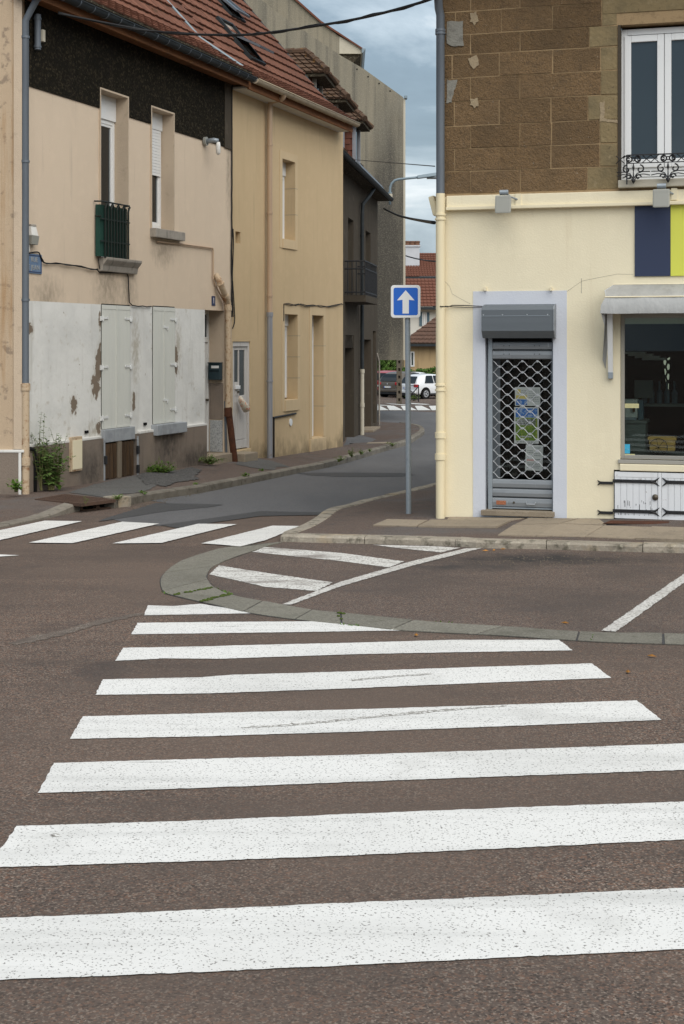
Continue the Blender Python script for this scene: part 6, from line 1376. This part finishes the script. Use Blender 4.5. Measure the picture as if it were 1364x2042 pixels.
# ---- sign panel
SP = on_wall(FR, 'shop_sign', 1330, 480, 'flat shop sign panel in navy blue and lime yellow', 'sign'); sx = FR.s(1330); szz = FR.z(1330, 480)
pz0, pz1 = FR.z(1290, 551)-szz, FR.z(1290, 404)-szz
MB().box(FR.s(1266)-sx, FR.s(1337)-sx, -.02, -.002, pz0, pz1).build('navy_panel', m_navy, SP, bevel=.002); MB().box(FR.s(1337)-sx+.002, FR.s(1337)-sx+2.2, -.02, -.002, pz0, pz1).build('lime_panel', m_lime, SP, bevel=.002)
# ---- floodlights
def flood(u, v, vwall, uwall, label):
    fl = on_wall(FR, 'floodlight', uwall, vwall, label, 'floodlight', 0, 'floodlights on the shop cornice'); dx = FR.s(u, .3)-FR.s(uwall); dz = FR.z(u, v, .3)-FR.z(uwall, vwall)
    hd = MB(); w_, h_ = .098, .11
    hd.hexa([(dx-w_, -.38, dz-h_), (dx+w_, -.38, dz-h_), (dx+w_*.8, -.26, dz-h_*.7), (dx-w_*.8, -.26, dz-h_*.7)], [(dx-w_, -.34, dz+h_), (dx+w_, -.34, dz+h_), (dx+w_*.8, -.22, dz+h_*.7), (dx-w_*.8, -.22, dz+h_*.7)])
    hd.build('lamp_head', m_flood, fl, bevel=.018)
    MB().tube([(.0, -.05, 0), (-.08, -.14, .03), (dx+.01, -.26, dz+h_+.04)], .012, 6).build('arm', m_galv, fl); MB().box(-.03, .04, -.065, -.045, -.07, .07).build('wall_plate', m_creamtrim, fl, bevel=.004)
    MB().disc((dx-.05, -.28, dz+h_+.035), (1, 0, 0), .032, .1, 10).build('pivot', m_galv, fl, smooth='auto')
flood(1004.5, 408, 399, 1034, 'grey floodlight on the cornice above the lavender door'); flood(1319, 396, 388, 1344, 'grey floodlight on the cornice in front of navy sign')
sf = empty('side_floodlight', FR.world(.02, .1, FR.z(866, 407)), 'cream box lamp on the shop corner above the street', 'lamp', None, FR.rz)
MB().hexa([(-.06, .0, -.13), (.0, .0, -.13), (.0, .2, -.13), (-.06, .2, -.13)], [(-.12, .0, .10), (-.05, .0, .12), (-.05, .2, .12), (-.12, .2, .10)]).build('lamp_head', m_creampipe, sf, bevel=.015); MB().box(-.06, .05, .03, .09, -.06, .05).build('bracket', m_creamtrim, sf)
# ---- iron balconet of the upper window
BR = on_wall(FR, 'window_railing', 1290, 350, 'black wrought iron scroll railing at the upper shop window', 'railing'); bx_, bz_ = FR.s(1290), FR.z(1290, 350)
yo = -.16
def rp(u, v): return Vector((FR.s(u, .16)-bx_, yo, FR.z(u, v, .16)-bz_))
def spiral(cx, cz, r, a0, turns, sgn=1, n=18): return [Vector((cx+r*(1-.75*i/n)*math.cos(a0+sgn*2*math.pi*turns*i/n), yo, cz+r*(1-.75*i/n)*math.sin(a0+sgn*2*math.pi*turns*i/n))) for i in range(n+1)]
xL, xR = rp(1250, 330).x, rp(1250, 330).x+1.9; zT, zM, zM2, zBt = rp(1250, 310).z, rp(1250, 326).z, rp(1250, 338).z, rp(1250, 354).z
mb = MB(); mb.box(xL, xR, yo-.012, yo+.008, zT-.006, zT+.008); mb.tube([(xL, yo, zT), (xL-.06, .05, zT)], .008, 5); mb.tube([(xL, yo, zBt+.02), (xL-.06, .05, zBt+.02)], .008, 5); mb.build('top_rail', m_iron, BR)
MB().box(xL, xR, yo-.006, yo+.006, zM-.005, zM+.005).build('middle_rail', m_iron, BR); MB().box(xL+.02, xR, yo-.004, yo+.004, zBt-.005, zBt+.002).build('bottom_rail', m_iron, BR)
MB().box(xL-.008, xL+.008, yo-.008, yo+.008, zBt-.08, zT).build('end_post', m_iron, BR)
cell = .40
for k in range(5):
    xc = xL+.075+k*cell*.98
    sc = MB(); zc = (zT+zM)/2; hh = (zT-zM)/2-.006
    for sg in (1, -1):
        sc.tube(spiral(xc+sg*.055, zc, hh, math.pi*(0 if sg < 0 else 1), .9, 1), .0085, 4); sc.tube(spiral(xc+sg*.055, zc, hh, math.pi*(0 if sg < 0 else 1), .9, -1), .0085, 4)
        sc.tube([(xc+sg*.1, yo, zM), (xc+sg*.2, yo, zT)], .005, 4); sc.tube([(xc+sg*.1, yo, zT), (xc+sg*.2, yo, zM)], .005, 4)
        sc.tube(spiral(xc+sg*.075, zM2+.0, .05, math.pi/2, .95, -sg), .0085, 4)
        sc.tube([(xc, yo, zBt-.02), (xc+sg*.04, yo, zM2-.05), (xc+sg*.1, yo, zM2-.03), (xc+sg*.19, yo, zM2-.03)], .006, 4)
        sc.tube(spiral(xc+sg*.055, zBt-.0, .035, 0 if sg > 0 else math.pi, .9, sg), .0085, 4)
        sc.tube([(xc, yo, zBt-.06), (xc+sg*.05, yo, zBt+.03), (xc+sg*.12, yo, zBt+.035), (xc+sg*.19, yo, zBt+.02)], .0055, 4)
    n = 12; sc.tube([Vector((xc+.02*math.cos(2*math.pi*i/n), yo, zc+.02*math.sin(2*math.pi*i/n))) for i in range(n+1)], .006, 4, cap=False)
    sc.tube([(xc, yo, zM), (xc, yo, zM2+.02), (xc, yo, zM2-.02), (xc, yo, zBt), (xc, yo, zBt-.04), (xc, yo, zBt-.075)], .01, 6, rs=[.004, .016, .006, .01, .028, .003])
    sc.build('scroll_panel', m_iron, BR)
# wire into the roller housing
cab = MB(); cab.tube([FR.pt(u, v, o) for u, v, o in [(864, 611, .03), (880, 611, .15), (893, 612, .04), (902, 609, .03), (925, 609, .03), (962, 611, .05)]], .006, 5); cab.tube([FR.pt(u, v, .03) for u, v in [(886, 610), (905, 612), (930, 613), (962, 613)]], .004, 4)
c_ = cab.build('wall_cable', m_cable); c_.location = FR.O; c_.rotation_euler = (0, 0, FR.rz); tag(c_, 'thin black wire crossing cream wall to the roller housing', 'cable')

# ================================================================== SIGN POST
ps = P(815, 1031, 17.9); PS = empty('one_way_sign', ps, 'blue one-way sign with white arrow on a galvanised post', 'road sign')
hp = P(812, 634, 17.9).z-ps.z; ht = P(812, 569, 17.9).z-ps.z
MB().tube([(0, 0, -.2), (-.006, 0, hp*.5), (-.017, 0, ht-.06)], .035, 14).build('post', m_galv, PS, smooth='auto'); MB().disc((0, 0, -.01), (0, 0, 1), .08, .015, 14).build('foot_collar', m_tar, PS)
sg = bpy.data.objects.new('tmp', None); cxs = P(808.5, 601, 17.9).x-ps.x; cz = (hp+ht)/2; hw = (838.5-779.5)/2/FPX*17.9; hh = (ht-hp)/2
def rrect(w, h, r, y):
    pts = []
    for cx_, cz_, a0 in ((w-r, h-r, 0), (-w+r, h-r, 90), (-w+r, -h+r, 180), (w-r, -h+r, 270)):
        for k in range(6): t = R(a0+k*18); pts.append((cxs+cx_+r*math.cos(t), y, cz+cz_+r*math.sin(t)))
    return pts
yf = -.075
MB().prism(rrect(hw, hh, .04, yf), (0, .03, 0)).build('sign_plate', m_signw, PS, bevel=.006)
MB().prism(rrect(hw*.82, hh*.84, .025, yf-.0025), (0, .002, 0)).build('blue_field', m_blue, PS)
k = hw*.82; ar = [(0, .82), (.72, .08), (.26, .12), (.26, -.88), (-.26, -.88), (-.26, .12), (-.72, .08)]
MB().prism([(cxs+a*k, yf-.005, cz+b_*hh*.84) for a, b_ in ar], (0, .002, 0)).build('arrow', m_signw, PS)
MB().box(-.06, .03, -.045, .04, cz+hh*.4, cz+hh*.4+.03).build('clamp', m_galv, PS); MB().box(-.06, .03, -.045, .04, cz-hh*.5, cz-hh*.5+.03).build('clamp', m_galv, PS)

# ================================================================== OVERHEAD CABLES AND STREET LAMP
def cable(p0, p1, s, r, label, n=16):
    mb = MB(); mb.tube(sag(p0, p1, s, n), r, 6); c_ = mb.build('overhead_cable', m_cable, smooth=True); return tag(c_, label, 'cable', None)
pA = FL.world(*(lambda a: (a[0], -.5, a[1]))(FL.at(116, 27, .5))); pB = P(874, -8, 17.0)
mb = MB(); crv = smooth_line([pA, P(317, 64, 22), P(480, 69.5, 21), P(545, 64, 20.3), P(654, 48, 19.2), P(743, 31, 18.3), P(839, 5, 17.3), pB], 5)
mb.tube(crv, .018, 6); mb.tube([p+Vector((0, .02*math.sin(i), .022*math.cos(i))) for i, p in enumerate(crv)], .010, 5); tag(mb.build('overhead_cable', m_cable, smooth=True), 'thick black twisted cable crossing the street below the roof tiles', 'cable')
cable(P(700, 318, 44), P(867, 331.5, 20), .0, .008, 'hair-thin wire from dormer across sky to brown stone wall')
mb = MB(); crv = smooth_line([F3.world(F3.s(765, .2), -.2, F3.z(765, 416, .2)), P(790, 428, 42), P(812, 434.5, 34), P(840, 440, 26), P(866, 444, 20)], 4); mb.tube(crv, .028, 6); tag(mb.build('overhead_cable', m_cable, smooth=True), 'black cable from dark gutter end to cream corner pipe', 'cable')
cable(P(790, 503, 70), P(880, 522, 60), .1, .03, 'thin wire in front of the far white chimney')
lp = P(777, 402, 52.0); SL = empty('street_lamp', lp, 'blue grey street lamp on a curved arm above the dark gutter', 'street lamp')
def lpx(u, v): p = P(u, v, 52.0)-lp; return (p.x, 0, p.z)
MB().tube([lpx(*q) for q in ((777.5, 408), (777.5, 385), (778, 374), (781, 366), (787, 360), (795, 357.5), (815, 355.5), (834, 353.5))], .045, 8).build('arm', m_lampsteel, SL, smooth=True)
MB().box(-.08, .1, -.08, .08, .1, .28).build('fuse_box', m_conclight, SL, bevel=.015); MB().disc((lpx(777.5, 386)), (0, 0, 1), .08, .05, 8).build('collar', m_lampsteel, SL)
a = lpx(832, 355.5); b_ = lpx(880, 348)
MB().hexa([(a[0], -.14, a[2]-.02), (b_[0], -.16, b_[2]-.04), (b_[0], .16, b_[2]-.04), (a[0], .14, a[2]-.02)], [(a[0], -.09, a[2]+.10), (b_[0], -.1, b_[2]+.10), (b_[0], .1, b_[2]+.10), (a[0], .09, a[2]+.10)]).build('lamp_head', m_lampsteel, SL, bevel=.03)
MB().box(a[0]+.35, b_[0]-.05, -.1, .1, a[2]-.02, a[2]+.03).build('lamp_glass', m_glass2, SL)

# ================================================================== FAR BACKGROUND
def far_house(name, u0, u1, y, v_base, v_eave, label, mw, mroof, roof_fn, dep=9, xv=None):
    b0 = P(u0, v_base, y); hz = empty(name, b0, label, 'house'); w_ = P(u1, v_base, y).x-b0.x; he = P(u0, v_eave, y).z-b0.z
    MB().box(0, w_, 0, dep, -1.0, he).build('wall', mw, hz); roof_fn(hz, w_, he, dep); return hz, w_, he, b0
def tiled(par, quads, m, ms=24, cols=30, name='roof'):
    r_ = MB(); t_ = MB()
    for E0, E1, T0, T1, nr, nc in quads:
        E0, E1, T0, T1 = map(Vector, (E0, E1, T0, T1)); r_.quad(E0, E1, T1, T0); n_ = (E1-E0).cross(T0-E0).normalized(); n_ = n_ if n_.z > 0 else -n_
        for i in range(nr):
            p0, p1 = E0.lerp(T0, i/nr), E1.lerp(T1, i/nr); q0, q1 = E0.lerp(T0, (i+1)/nr), E1.lerp(T1, (i+1)/nr)
            for j in range(nc):
                l0, l1, h0, h1 = p0.lerp(p1, j/nc+.002), p0.lerp(p1, (j+1)/nc-.004), q0.lerp(q1, j/nc+.002), q0.lerp(q1, (j+1)/nc-.004)
                t_.hexa([l0, l1, h1, h0], [l0+n_*.10, l1+n_*.07, h1+n_*.02, h0+n_*.03])
    o = r_.build(name, m, par); tag(t_.build('tile_field', m, o), kind='stuff'); return o
# back house with chimney
def rfA(par, w, he, dep): tiled(par, [((-.4, -.5, he), (w+.4, -.5, he), (-.4, dep/2, he+2.25), (w+.4, dep/2, he+2.25), 12, 34)], m_tile3); MB().box(-.4, w+.4, -.75, -.45, he-.25, he-.02).build('gutter', m_slate, par)
hA, wA_, heA, bA = far_house('far_house', 790, 960, 118, 760, 552, 'distant house with red roof and big white chimney', m_farwhite, m_tile3, rfA)
def lA(u, v, y): p = P(u, v, y)-bA; return p
c0_, c1_ = lA(810, 540, 118.5), lA(838, 490, 118.5)
MB().box(c0_.x, c1_.x, 1.6, 3.2, c0_.z-1, c1_.z).build('chimney', m_chim, hA); ch = bpy.data.objects[[o.name for o in hA.children if o.name.startswith('chimney')][-1]]
MB().box(c0_.x-.08, c1_.x+.08, 1.5, 3.3, c1_.z, c1_.z+.12).build('chimney_cap', m_chim, ch)
for u in (814, 824, 834): p = lA(u, 489, 118.5); MB().lathe([(.25, 0), (.22, .25), (.26, .28), (.26, .4)], 10, (p.x, 2.4, c1_.z+.12)).build('chimney_pot', m_pot, ch)
def rfB(par, w, he, dep): tiled(par, [((-.3, -.6, he), (w+.4, -.6, he), (-.3, dep/2-1, he+2.3), (w+.4, dep/2-1, he+2.3), 9, 24)], m_tile4 if False else m_tile3); MB().box(-.3, w+.4, -.85, -.55, he-.22, he-.02).build('gutter', m_slate, par)
hB, wB_, heB, bB = far_house('far_house', 800, 960, 108, 760, 612, 'distant white house with blue shutters behind the sign post', m_farwhite, m_tile3, rfB)
for (u0, u1) in ((842, 851),):
    a, b2 = P(u0, 650, 108)-bB, P(u1, 623, 108)-bB; w = window(hB, a.x, b2.x, a.z, b2.z, -.06, fr=.05, mull=True)
    MB().box(a.x-.22, a.x-.02, -.08, -.02, a.z, b2.z).build('shutter', m_bluesh, hB); MB().box(b2.x+.02, b2.x+.2, -.08, -.02, a.z, b2.z).build('shutter', m_bluesh, hB)
def rfC(par, w, he, dep): tiled(par, [((-.3, -.5, he), (w+.3, -.5, he), (3.6, dep/2, he+2.75), (w+.3, dep/2, he+2.75), 10, 22)], m_tile4); MB().box(-.3, w+.3, -.7, -.45, he-.2, he-.02).build('gutter', m_slate, par)
hC, wC_, heC, bC = far_house('far_house', 806, 980, 100, 762, 685, 'distant low tan house with brown hipped roof', m_fartan, m_tile4, rfC, 7)
a, b2 = P(818, 731, 100)-bC, P(826.5, 701, 100)-bC; window(hC, a.x, b2.x, a.z, b2.z, -.05, fr=.05, mull=False, fm=m_wpaint, gm=m_glass2)
tag(hC, 'distant low tan house with brown hipped roof')
# hedge and shrubs: masses of small leaf faces
def leafmass(name, x0, x1, y0, y1, z0, z1, n, m, size, label, cat, seed=1, dome=0):
    r_ = random.Random(seed); mb = MB()
    for i in range(n):
        x, y = r_.uniform(x0, x1), r_.uniform(y0, y1); t = (x-x0)/(x1-x0)*2-1; top = z1-(z1-z0)*dome*t*t+math.sin(x*2.3)*.09+math.sin(x*5.1+1)*.05; z = z0+(top-z0)*r_.random()**.6
        d = Vector((r_.gauss(0, 1), r_.gauss(0, 1), r_.gauss(0, 1))).normalized(); e_ = d.orthogonal().normalized()*size*r_.uniform(.6, 1.3); f_ = d.cross(e_).normalized()*size*r_.uniform(.3, .6); c = Vector((x, y, z))
        mb.quad(c-e_, c+f_, c+e_, c-f_)
    core = MB(); return tag(mb.build(name, m), label, cat)
gy = G(92)
h_ = leafmass('hedge', -1.5, 15, 91, 92.6, gy, .26, 9000, m_hedge, .13, 'long low clipped green hedge behind the parked cars', 'hedge', 2)
leafmass('garden_shrub', 1.3, 2.9, 93.2, 95.5, gy, 1.25, 2600, m_hedge, .16, 'rounded bright green shrub beyond the hedge', 'shrub', 4, .35)
leafmass('garden_shrub', 2.75, 3.75, 94, 96, gy, 1.3, 1800, m_leaf, .16, 'darker shrub beyond hedge beside the concrete pole', 'shrub', 5, .3)
# concrete pole with holes
pp_ = P(796, 800.5, 74); pp_.z = G(74); CP = empty('concrete_pole', pp_, 'brown concrete utility pole with a row of oval holes', 'utility pole')
hgt = 9.0; wd_ = .135; mb = MB(); step = 15/FPX*74
mb.box(-wd_, -wd_*.42, -.14, .14, -.3, hgt); mb.box(wd_*.42, wd_, -.14, .14, -.3, hgt)
for i in range(24): mb.box(-wd_*.42, wd_*.42, -.13, .13, i*step*1.0+.04-.12, i*step+.16)
mb.build('pole_shaft', m_pole, CP); MB().box(-wd_*.4, wd_*.4, .02, .1, 0, hgt).build('web', m_pole, CP)
# crossed barrier
xb0 = P(823, 795, 78); xb0.z = G(78); XB = empty('street_barrier', xb0, 'black crossed metal barrier in front of the white car', 'barrier')
wX, hX = (835.5-812)/FPX*78, .92
for x in (-wX*.5, wX*.5): MB().tube([(x, 0, -.1), (x, 0, hX)], .03, 8).build('post', m_iron, XB)
MB().tube([(-wX*.5, 0, hX-.06), (wX*.5, 0, hX)], .022, 6).build('top_rail', m_iron, XB); MB().tube([(-wX*.5, 0, .12), (wX*.5, 0, .12)], .022, 6).build('bottom_rail', m_iron, XB)
for sg in (1, -1): MB().tube([(-wX*.5*sg, -.01*sg, .12), (wX*.5*sg, -.01*sg, hX-.08)], .03, 6).build('cross_bar', m_iron, XB)

# ---- cars: x forward, built from rings of half-sections
def car(name, loc, rz, L, W, Hh, paint, label, tall=0):
    e_ = empty(name, loc, label, 'car', 'cars parked at the far end of the street', rz); w = W/2
    b = Hh*.60
    # stations: x, floor z, sill half width, belt half width, belt z, roof half width, roof z
    st = [(0, .34, w*.74, w*.80, b*.94, w*.66, b*.98), (.06*L*.5, .26, w*.90, w*.93, b, w*.74, b*1.06), (.17, .22, w*.95, w*.97, b*1.03, w*.76, Hh*.80+tall), (.50, .20, w*.97, w, b*1.04, w*.74, Hh*.955), (.95, .19, w*.97, w, b*1.03, w*.74, Hh), (1.7, .19, w*.97, w, b*1.0, w*.74, Hh*1.0), (2.25, .19, w*.97, w, b*.99, w*.72, Hh*.955),
          (2.72, .19, w*.97, w*.99, b*.97, w*.70, Hh*.80), (3.05, .2, w*.96, w*.98, b*.95, w*.72, b*.985), (3.55, .22, w*.93, w*.93, b*.84, w*.70, b*.87), (L-.1, .28, w*.82, w*.82, b*.64, w*.6, b*.66), (L, .36, w*.7, w*.68, b*.5, w*.5, b*.52)]
    rings = []
    for (x, zf, ws, wb, zb, wr, zr) in st:
        half = [(0, zf), (ws*.9, zf), (ws, zf+.12), (wb, (zf+zb)*.5+.05), (wb*.985, zb), (wr*1.03, zb+(zr-zb)*.82), (wr*.86, zr-.012), (0, zr)]
        rings.append([(x, -y, z) for y, z in half]+[(x, y, z) for y, z in half[-2:0:-1]])
    n = len(rings[0]); vs = [p for r_ in rings for p in r_]; fs = []
    for i in range(len(rings)-1):
        for k in range(n): fs.append((i*n+k, (i+1)*n+k, (i+1)*n+(k+1) % n, i*n+(k+1) % n))
    fs += [tuple(range(n)), tuple((len(rings)-1)*n+k for k in range(n))[::-1]]
    o = MB().add(vs, fs).build('body', paint, e_, smooth=True)
    bm_ = bmesh.new(); bm_.from_mesh(o.data); bmesh.ops.recalc_face_normals(bm_, faces=bm_.faces[:]); bm_.to_mesh(o.data); bm_.free()
    sb = o.modifiers.new('s', 'SUBSURF'); sb.levels = 1; sb.render_levels = 2
    # glass: rear screen, side windows, windscreen, a few mm proud
    MB().add([(.045, -w*.70, b*1.05), (.045, w*.70, b*1.05), (.34, w*.60, Hh*.90), (.34, -w*.60, Hh*.90), (.17, -w*.68, b*1.28), (.17, w*.68, b*1.28)], [(0, 1, 5, 4), (4, 5, 2, 3)]).build('rear_window', m_glass, e_)
    for sg in (1, -1):
        def sw_(xs0, xs1, xt0, xt1): MB().add([(xs0, sg*w*.985, b*1.06), (xs1, sg*w*.985, b*1.05), (xt1, sg*w*.80, Hh*.93), (xt0, sg*w*.80, Hh*.93)], [(0, 1, 2, 3)]).build('side_window', m_glass, e_)
        sw_(.62, 1.35, .85, 1.33); sw_(1.42, 2.5, 1.40, 2.1)
        MB().box(.0, .22, sg*w*.62, sg*w*.93, b*.80, b*.98).build('tail_lamp', m_tail, e_, bevel=.03)
        MB().box(1.0, 2.6, sg*w*.985, sg*w*1.01, .25, .33).build('sill_strip', m_iron, e_)
        for xw in (.68, L-.75):
            wh = MB().disc((xw, sg*(w*.83), .31), (0, sg, 0), .315, w*.19, 22).build('wheel', m_tyre, e_, smooth='auto'); yw = sg*(w*1.022)
            MB().disc((xw, yw, .31), (0, sg, 0), .20, .012, 18).build('rim', m_rim, wh)
            for t in range(5): 
                a_ = 2*math.pi*t/5; MB().disc((xw+.11*math.cos(a_), yw+sg*.012, .31+.11*math.sin(a_)), (0, sg, 0), .045, .004, 8).build('rim_gap', m_tyre, wh)
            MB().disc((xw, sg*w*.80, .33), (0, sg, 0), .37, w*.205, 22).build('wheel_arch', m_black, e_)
    MB().box(-.03, .12, -w*.80, w*.80, .34, .52).build('rear_bumper', paint, e_, bevel=.05); MB().box(-.015, .3, -w*.72, w*.72, .2, .33).build('bumper_skirt', m_iron, e_)
    pl_ = MB().box(-.045, -.0, -.26, .26, .58, .69).build('number_plate', m_plate, e_); MB().box(-.047, -.0455, .20, .26, .58, .69).build('plate_band', m_plateblue, pl_); MB().box(-.047, -.0455, -.26, -.22, .58, .69).build('plate_band', m_plateblue, pl_)
    MB().disc((-.01, 0, b*.88), (-1, 0, 0), .05, .02, 10).build('badge', m_rim, e_)
    return e_
def far_pt(u, y): return Vector(((u-CX)/FPX*y, y, G(y)))
hd = R(52)
car('parked_car', far_pt(812, 83.5), R(40), 4.05, 1.75, 1.47, m_white_car, 'white hatchback parked behind the black crossed barrier')
car('parked_car', far_pt(773, 86.5), R(48), 4.2, 1.8, 1.58, m_brown_car, 'brown hatchback parked left of the concrete pole')
car('parked_car', far_pt(752, 89.5), R(60), 4.1, 1.75, 1.58, m_red_car, 'red car half hidden behind the brown hatchback')
car('parked_car', far_pt(793, 89), R(48), 4.2, 1.75, 1.50, m_white_car, 'white car mostly hidden between pole and sign post')

# ================================================================== PLANTS
def weed(base, n, h, sp, leaf, label, seed, m=None, lean=.35, bare=.15, name='weed', wide=.5, group=None):
    r_ = random.Random(seed); e_ = empty(name, base, label, 'weed', group); st = MB(); lf = MB()
    for i in range(n):
        a = r_.uniform(0, 2*math.pi); rr_ = r_.random()**.7*sp; tip = Vector((math.cos(a)*rr_, math.sin(a)*rr_*.5, h*r_.uniform(.45, 1)*(1-.35*rr_/max(sp, .01)))); mid = tip*.5+Vector((r_.uniform(-.04, .04), r_.uniform(-.03, .03), h*.08)); b0 = Vector((r_.uniform(-.06, .06)*sp*2, r_.uniform(-.03, .03), 0))
        path = smooth_line([b0, mid, tip], 5); st.tube(path, .004, 4, rs=[.0055*(1-.75*k/(len(path)-1)) for k in range(len(path))])
        L = (tip-b0).length; nl = max(4, int(L/(leaf*.8)))
        for k in range(nl):
            t = bare+(1-bare)*(k+r_.random())/nl; idx = t*(len(path)-1); i0 = min(int(idx), len(path)-2); p = path[i0].lerp(path[i0+1], idx-i0)
            for q in range(2):
                d = Vector((r_.gauss(0, 1), r_.gauss(0, 1)*.8, r_.uniform(-.2, .7))).normalized(); ll = leaf*r_.uniform(.5, 1.25)*(1.15-.6*t); sd_ = d.cross(Vector((0, 0, 1))); sd_ = (sd_.normalized() if sd_.length > .01 else Vector((1, 0, 0)))*ll*wide*.5
                p0 = p; p1 = p+d*ll*.5+sd_+Vector((0, 0, -.01*ll)); p2 = p+d*ll+Vector((0, 0, -.15*ll)); p3 = p+d*ll*.5-sd_+Vector((0, 0, -.01*ll)); lf.add([p0, p1, p2, p3, p+d*ll*.5+Vector((0, 0, .06*ll))], [(0, 1, 4), (1, 2, 4), (2, 3, 4), (3, 0, 4)])
    st.build('stem', m_stem, e_); lf.build('foliage', m or m_leaf, e_); return e_
def wbase(u, v, out): 
    x, z = FL.at(u, v, out); return FL.world(x, -out, z)
def fern(base, n, L, label, seed, m=None):
    r_ = random.Random(seed); e_ = empty('weed', base, label, 'weed'); lf = MB()
    for i in range(n):
        a = 2*math.pi*i/n+r_.uniform(-.3, .3); ll = L*r_.uniform(.7, 1.1); d = Vector((math.cos(a), math.sin(a)*.6, 0)); path = [d*(ll*t*.6)+Vector((0, 0, ll*(1.5*t-.8*t*t))) for t in [k/8 for k in range(9)]]
        sd_ = d.cross(Vector((0, 0, 1))).normalized()
        for k in range(1, 8):
            wv = ll*.16*math.sin(math.pi*(k+.5)/9)+.01; upv = Vector((0, 0, wv*.35))
            for s_ in (1, -1): lf.quad(path[k], path[k]+sd_*s_*wv+(path[k+1]-path[k])*.4-upv, path[k+1]+sd_*s_*wv*.25, path[k+1])
    lf.build('foliage', m or m_leaf2, e_); return e_
weed(wbase(102, 977, .22), 60, .90, .38, .115, 'tall bushy wild weed growing beside the beige meter cabinet', 11, wide=.62)
weed(wbase(82, 978, .16), 6, 1.4, .2, .085, 'thin tall weed stems rising behind the iron pipe foot', 12)
weed(wbase(116, 972, .2), 8, 1.25, .24, .09, 'airy weed stem leaning over the meter cabinet', 13)
weed(P(32, 981, 20.6), 16, .24, .20, .10, 'bright green leafy weed at foot of the beige house', 3, m_leaf2, wide=.45)
weed(wbase(318, 951, .22), 60, .32, .46, .10, 'low spreading green weed below the second shutter', 14, m_leaf2)
weed(wbase(316, 951, .2), 3, .52, .10, .045, 'upright weed sprig among leaves under the second shutter', 19, m_leaf2)
weed(wbase(419, 926, .25), 36, .22, .36, .065, 'low weed clump at the foot of the door step', 15)
for i, (u, v, n, h, s_, lb) in enumerate([(233, 996, 8, .10, .14, 'small weed tuft on kerb block by drain'), (489, 951, 9, .10, .12, 'small weed at the kerb below white door'), (676, 921, 10, .16, .14, 'weed hanging over the kerb edge before ochre house'), (702, 912, 12, .24, .10, 'taller dandelion weed growing at the kerb'),
                                         (719, 907, 9, .16, .10, 'weed on the kerb beside the dandelion'), (783, 890, 12, .16, .22, 'weed clump at the kerb nearest sign post'), (737, 901, 6, .10, .06, 'tiny weed sprig between two kerb weeds'), (521, 940, 5, .04, .08, 'flat moss-like weed near the kerb'), (286, 985, 5, .08, .05, 'tiny grass sprig behind kerb by the patch'), (389, 967, 5, .05, .12, 'thin line of grass along kerb back')]):
    weed(gp(u, v, .12), n, h, s_, .055, lb, 30+i, m_leaf2, wide=.6)
weed(gp(168, 1016, .0), 16, .16, .2, .05, 'weed growing out of the storm drain mouth', 50, m_leaf2); weed(gp(170, 1005, .15), 4, .2, .06, .03, 'thin yellowing sprig on the drain cover', 51)
fern(wbase(118, 979, .3), 5, .14, 'flat broad-leaved weed under the bushy one', 6)
weed(far_pt(826, 80), 30, .45, .6, .12, 'low weed at the foot of the crossed barrier', 60, m_leaf2)
# dead leaves on the road
rr = random.Random(9)
for i, (u, v) in enumerate([(1252, 1339), (985, 1097), (1080, 1093), (1300, 1308), (968, 1098), (830, 1266), (1127, 1242), (1003, 1095)]):
    p = gp(u, v, .012); mb = MB(); a = rr.uniform(0, 3); d = Vector((math.cos(a), math.sin(a), 0))*.035; s_ = Vector((-math.sin(a), math.cos(a), 0))*.016
    mb.add([-d, s_, d, -s_, Vector((0, 0, .012))], [(0, 1, 4), (1, 2, 4), (2, 3, 4), (3, 0, 4)]); o = mb.build('fallen_leaf', m_leaflitter); o.location = p
    tag(o, ['dry orange leaf on asphalt past the ends of stripes', 'dry brown leaf in the gutter below the doorway', 'dry leaf by kerb left of the black stain', 'dry leaf on asphalt near the concrete band', 'small dry leaf in gutter beside another leaf', 'dry leaf by the moss on the concrete band', 'dry leaf inside the parking bay', 'dry leaf in the gutter right of the doorway middle'][i], 'leaf', 'fallen leaves on the road')

gr = MB(); r_ = random.Random(21)
for i in range(230):
    u, v = r_.gauss(1100, 130), 1112+r_.gauss(0, 6)+abs(r_.gauss(0, 7))
    if v < 1103 or u < 900: continue
    p = gp(u, v, .005); q = r_.uniform(.004, .011); gr.add([p+Vector((q, 0, 0)), p+Vector((-q*.5, q*.8, 0)), p+Vector((-q*.5, -q*.8, 0)), p+Vector((0, 0, q))], [(0, 1, 3), (1, 2, 3), (2, 0, 3)])
for i in range(500):
    u = r_.uniform(250, 840); v = 1012-(u-246)*.235+r_.uniform(0, 10); p = gp(u, v, .006); q = r_.uniform(.004, .012); gr.add([p+Vector((q, 0, 0)), p+Vector((-q*.5, q*.8, 0)), p+Vector((-q*.5, -q*.8, 0)), p+Vector((0, 0, q))], [(0, 1, 3), (1, 2, 3), (2, 0, 3)])
tag(gr.build('gutter_grit', m_pole), 'loose grit and small stones in the gutters', kind='stuff')
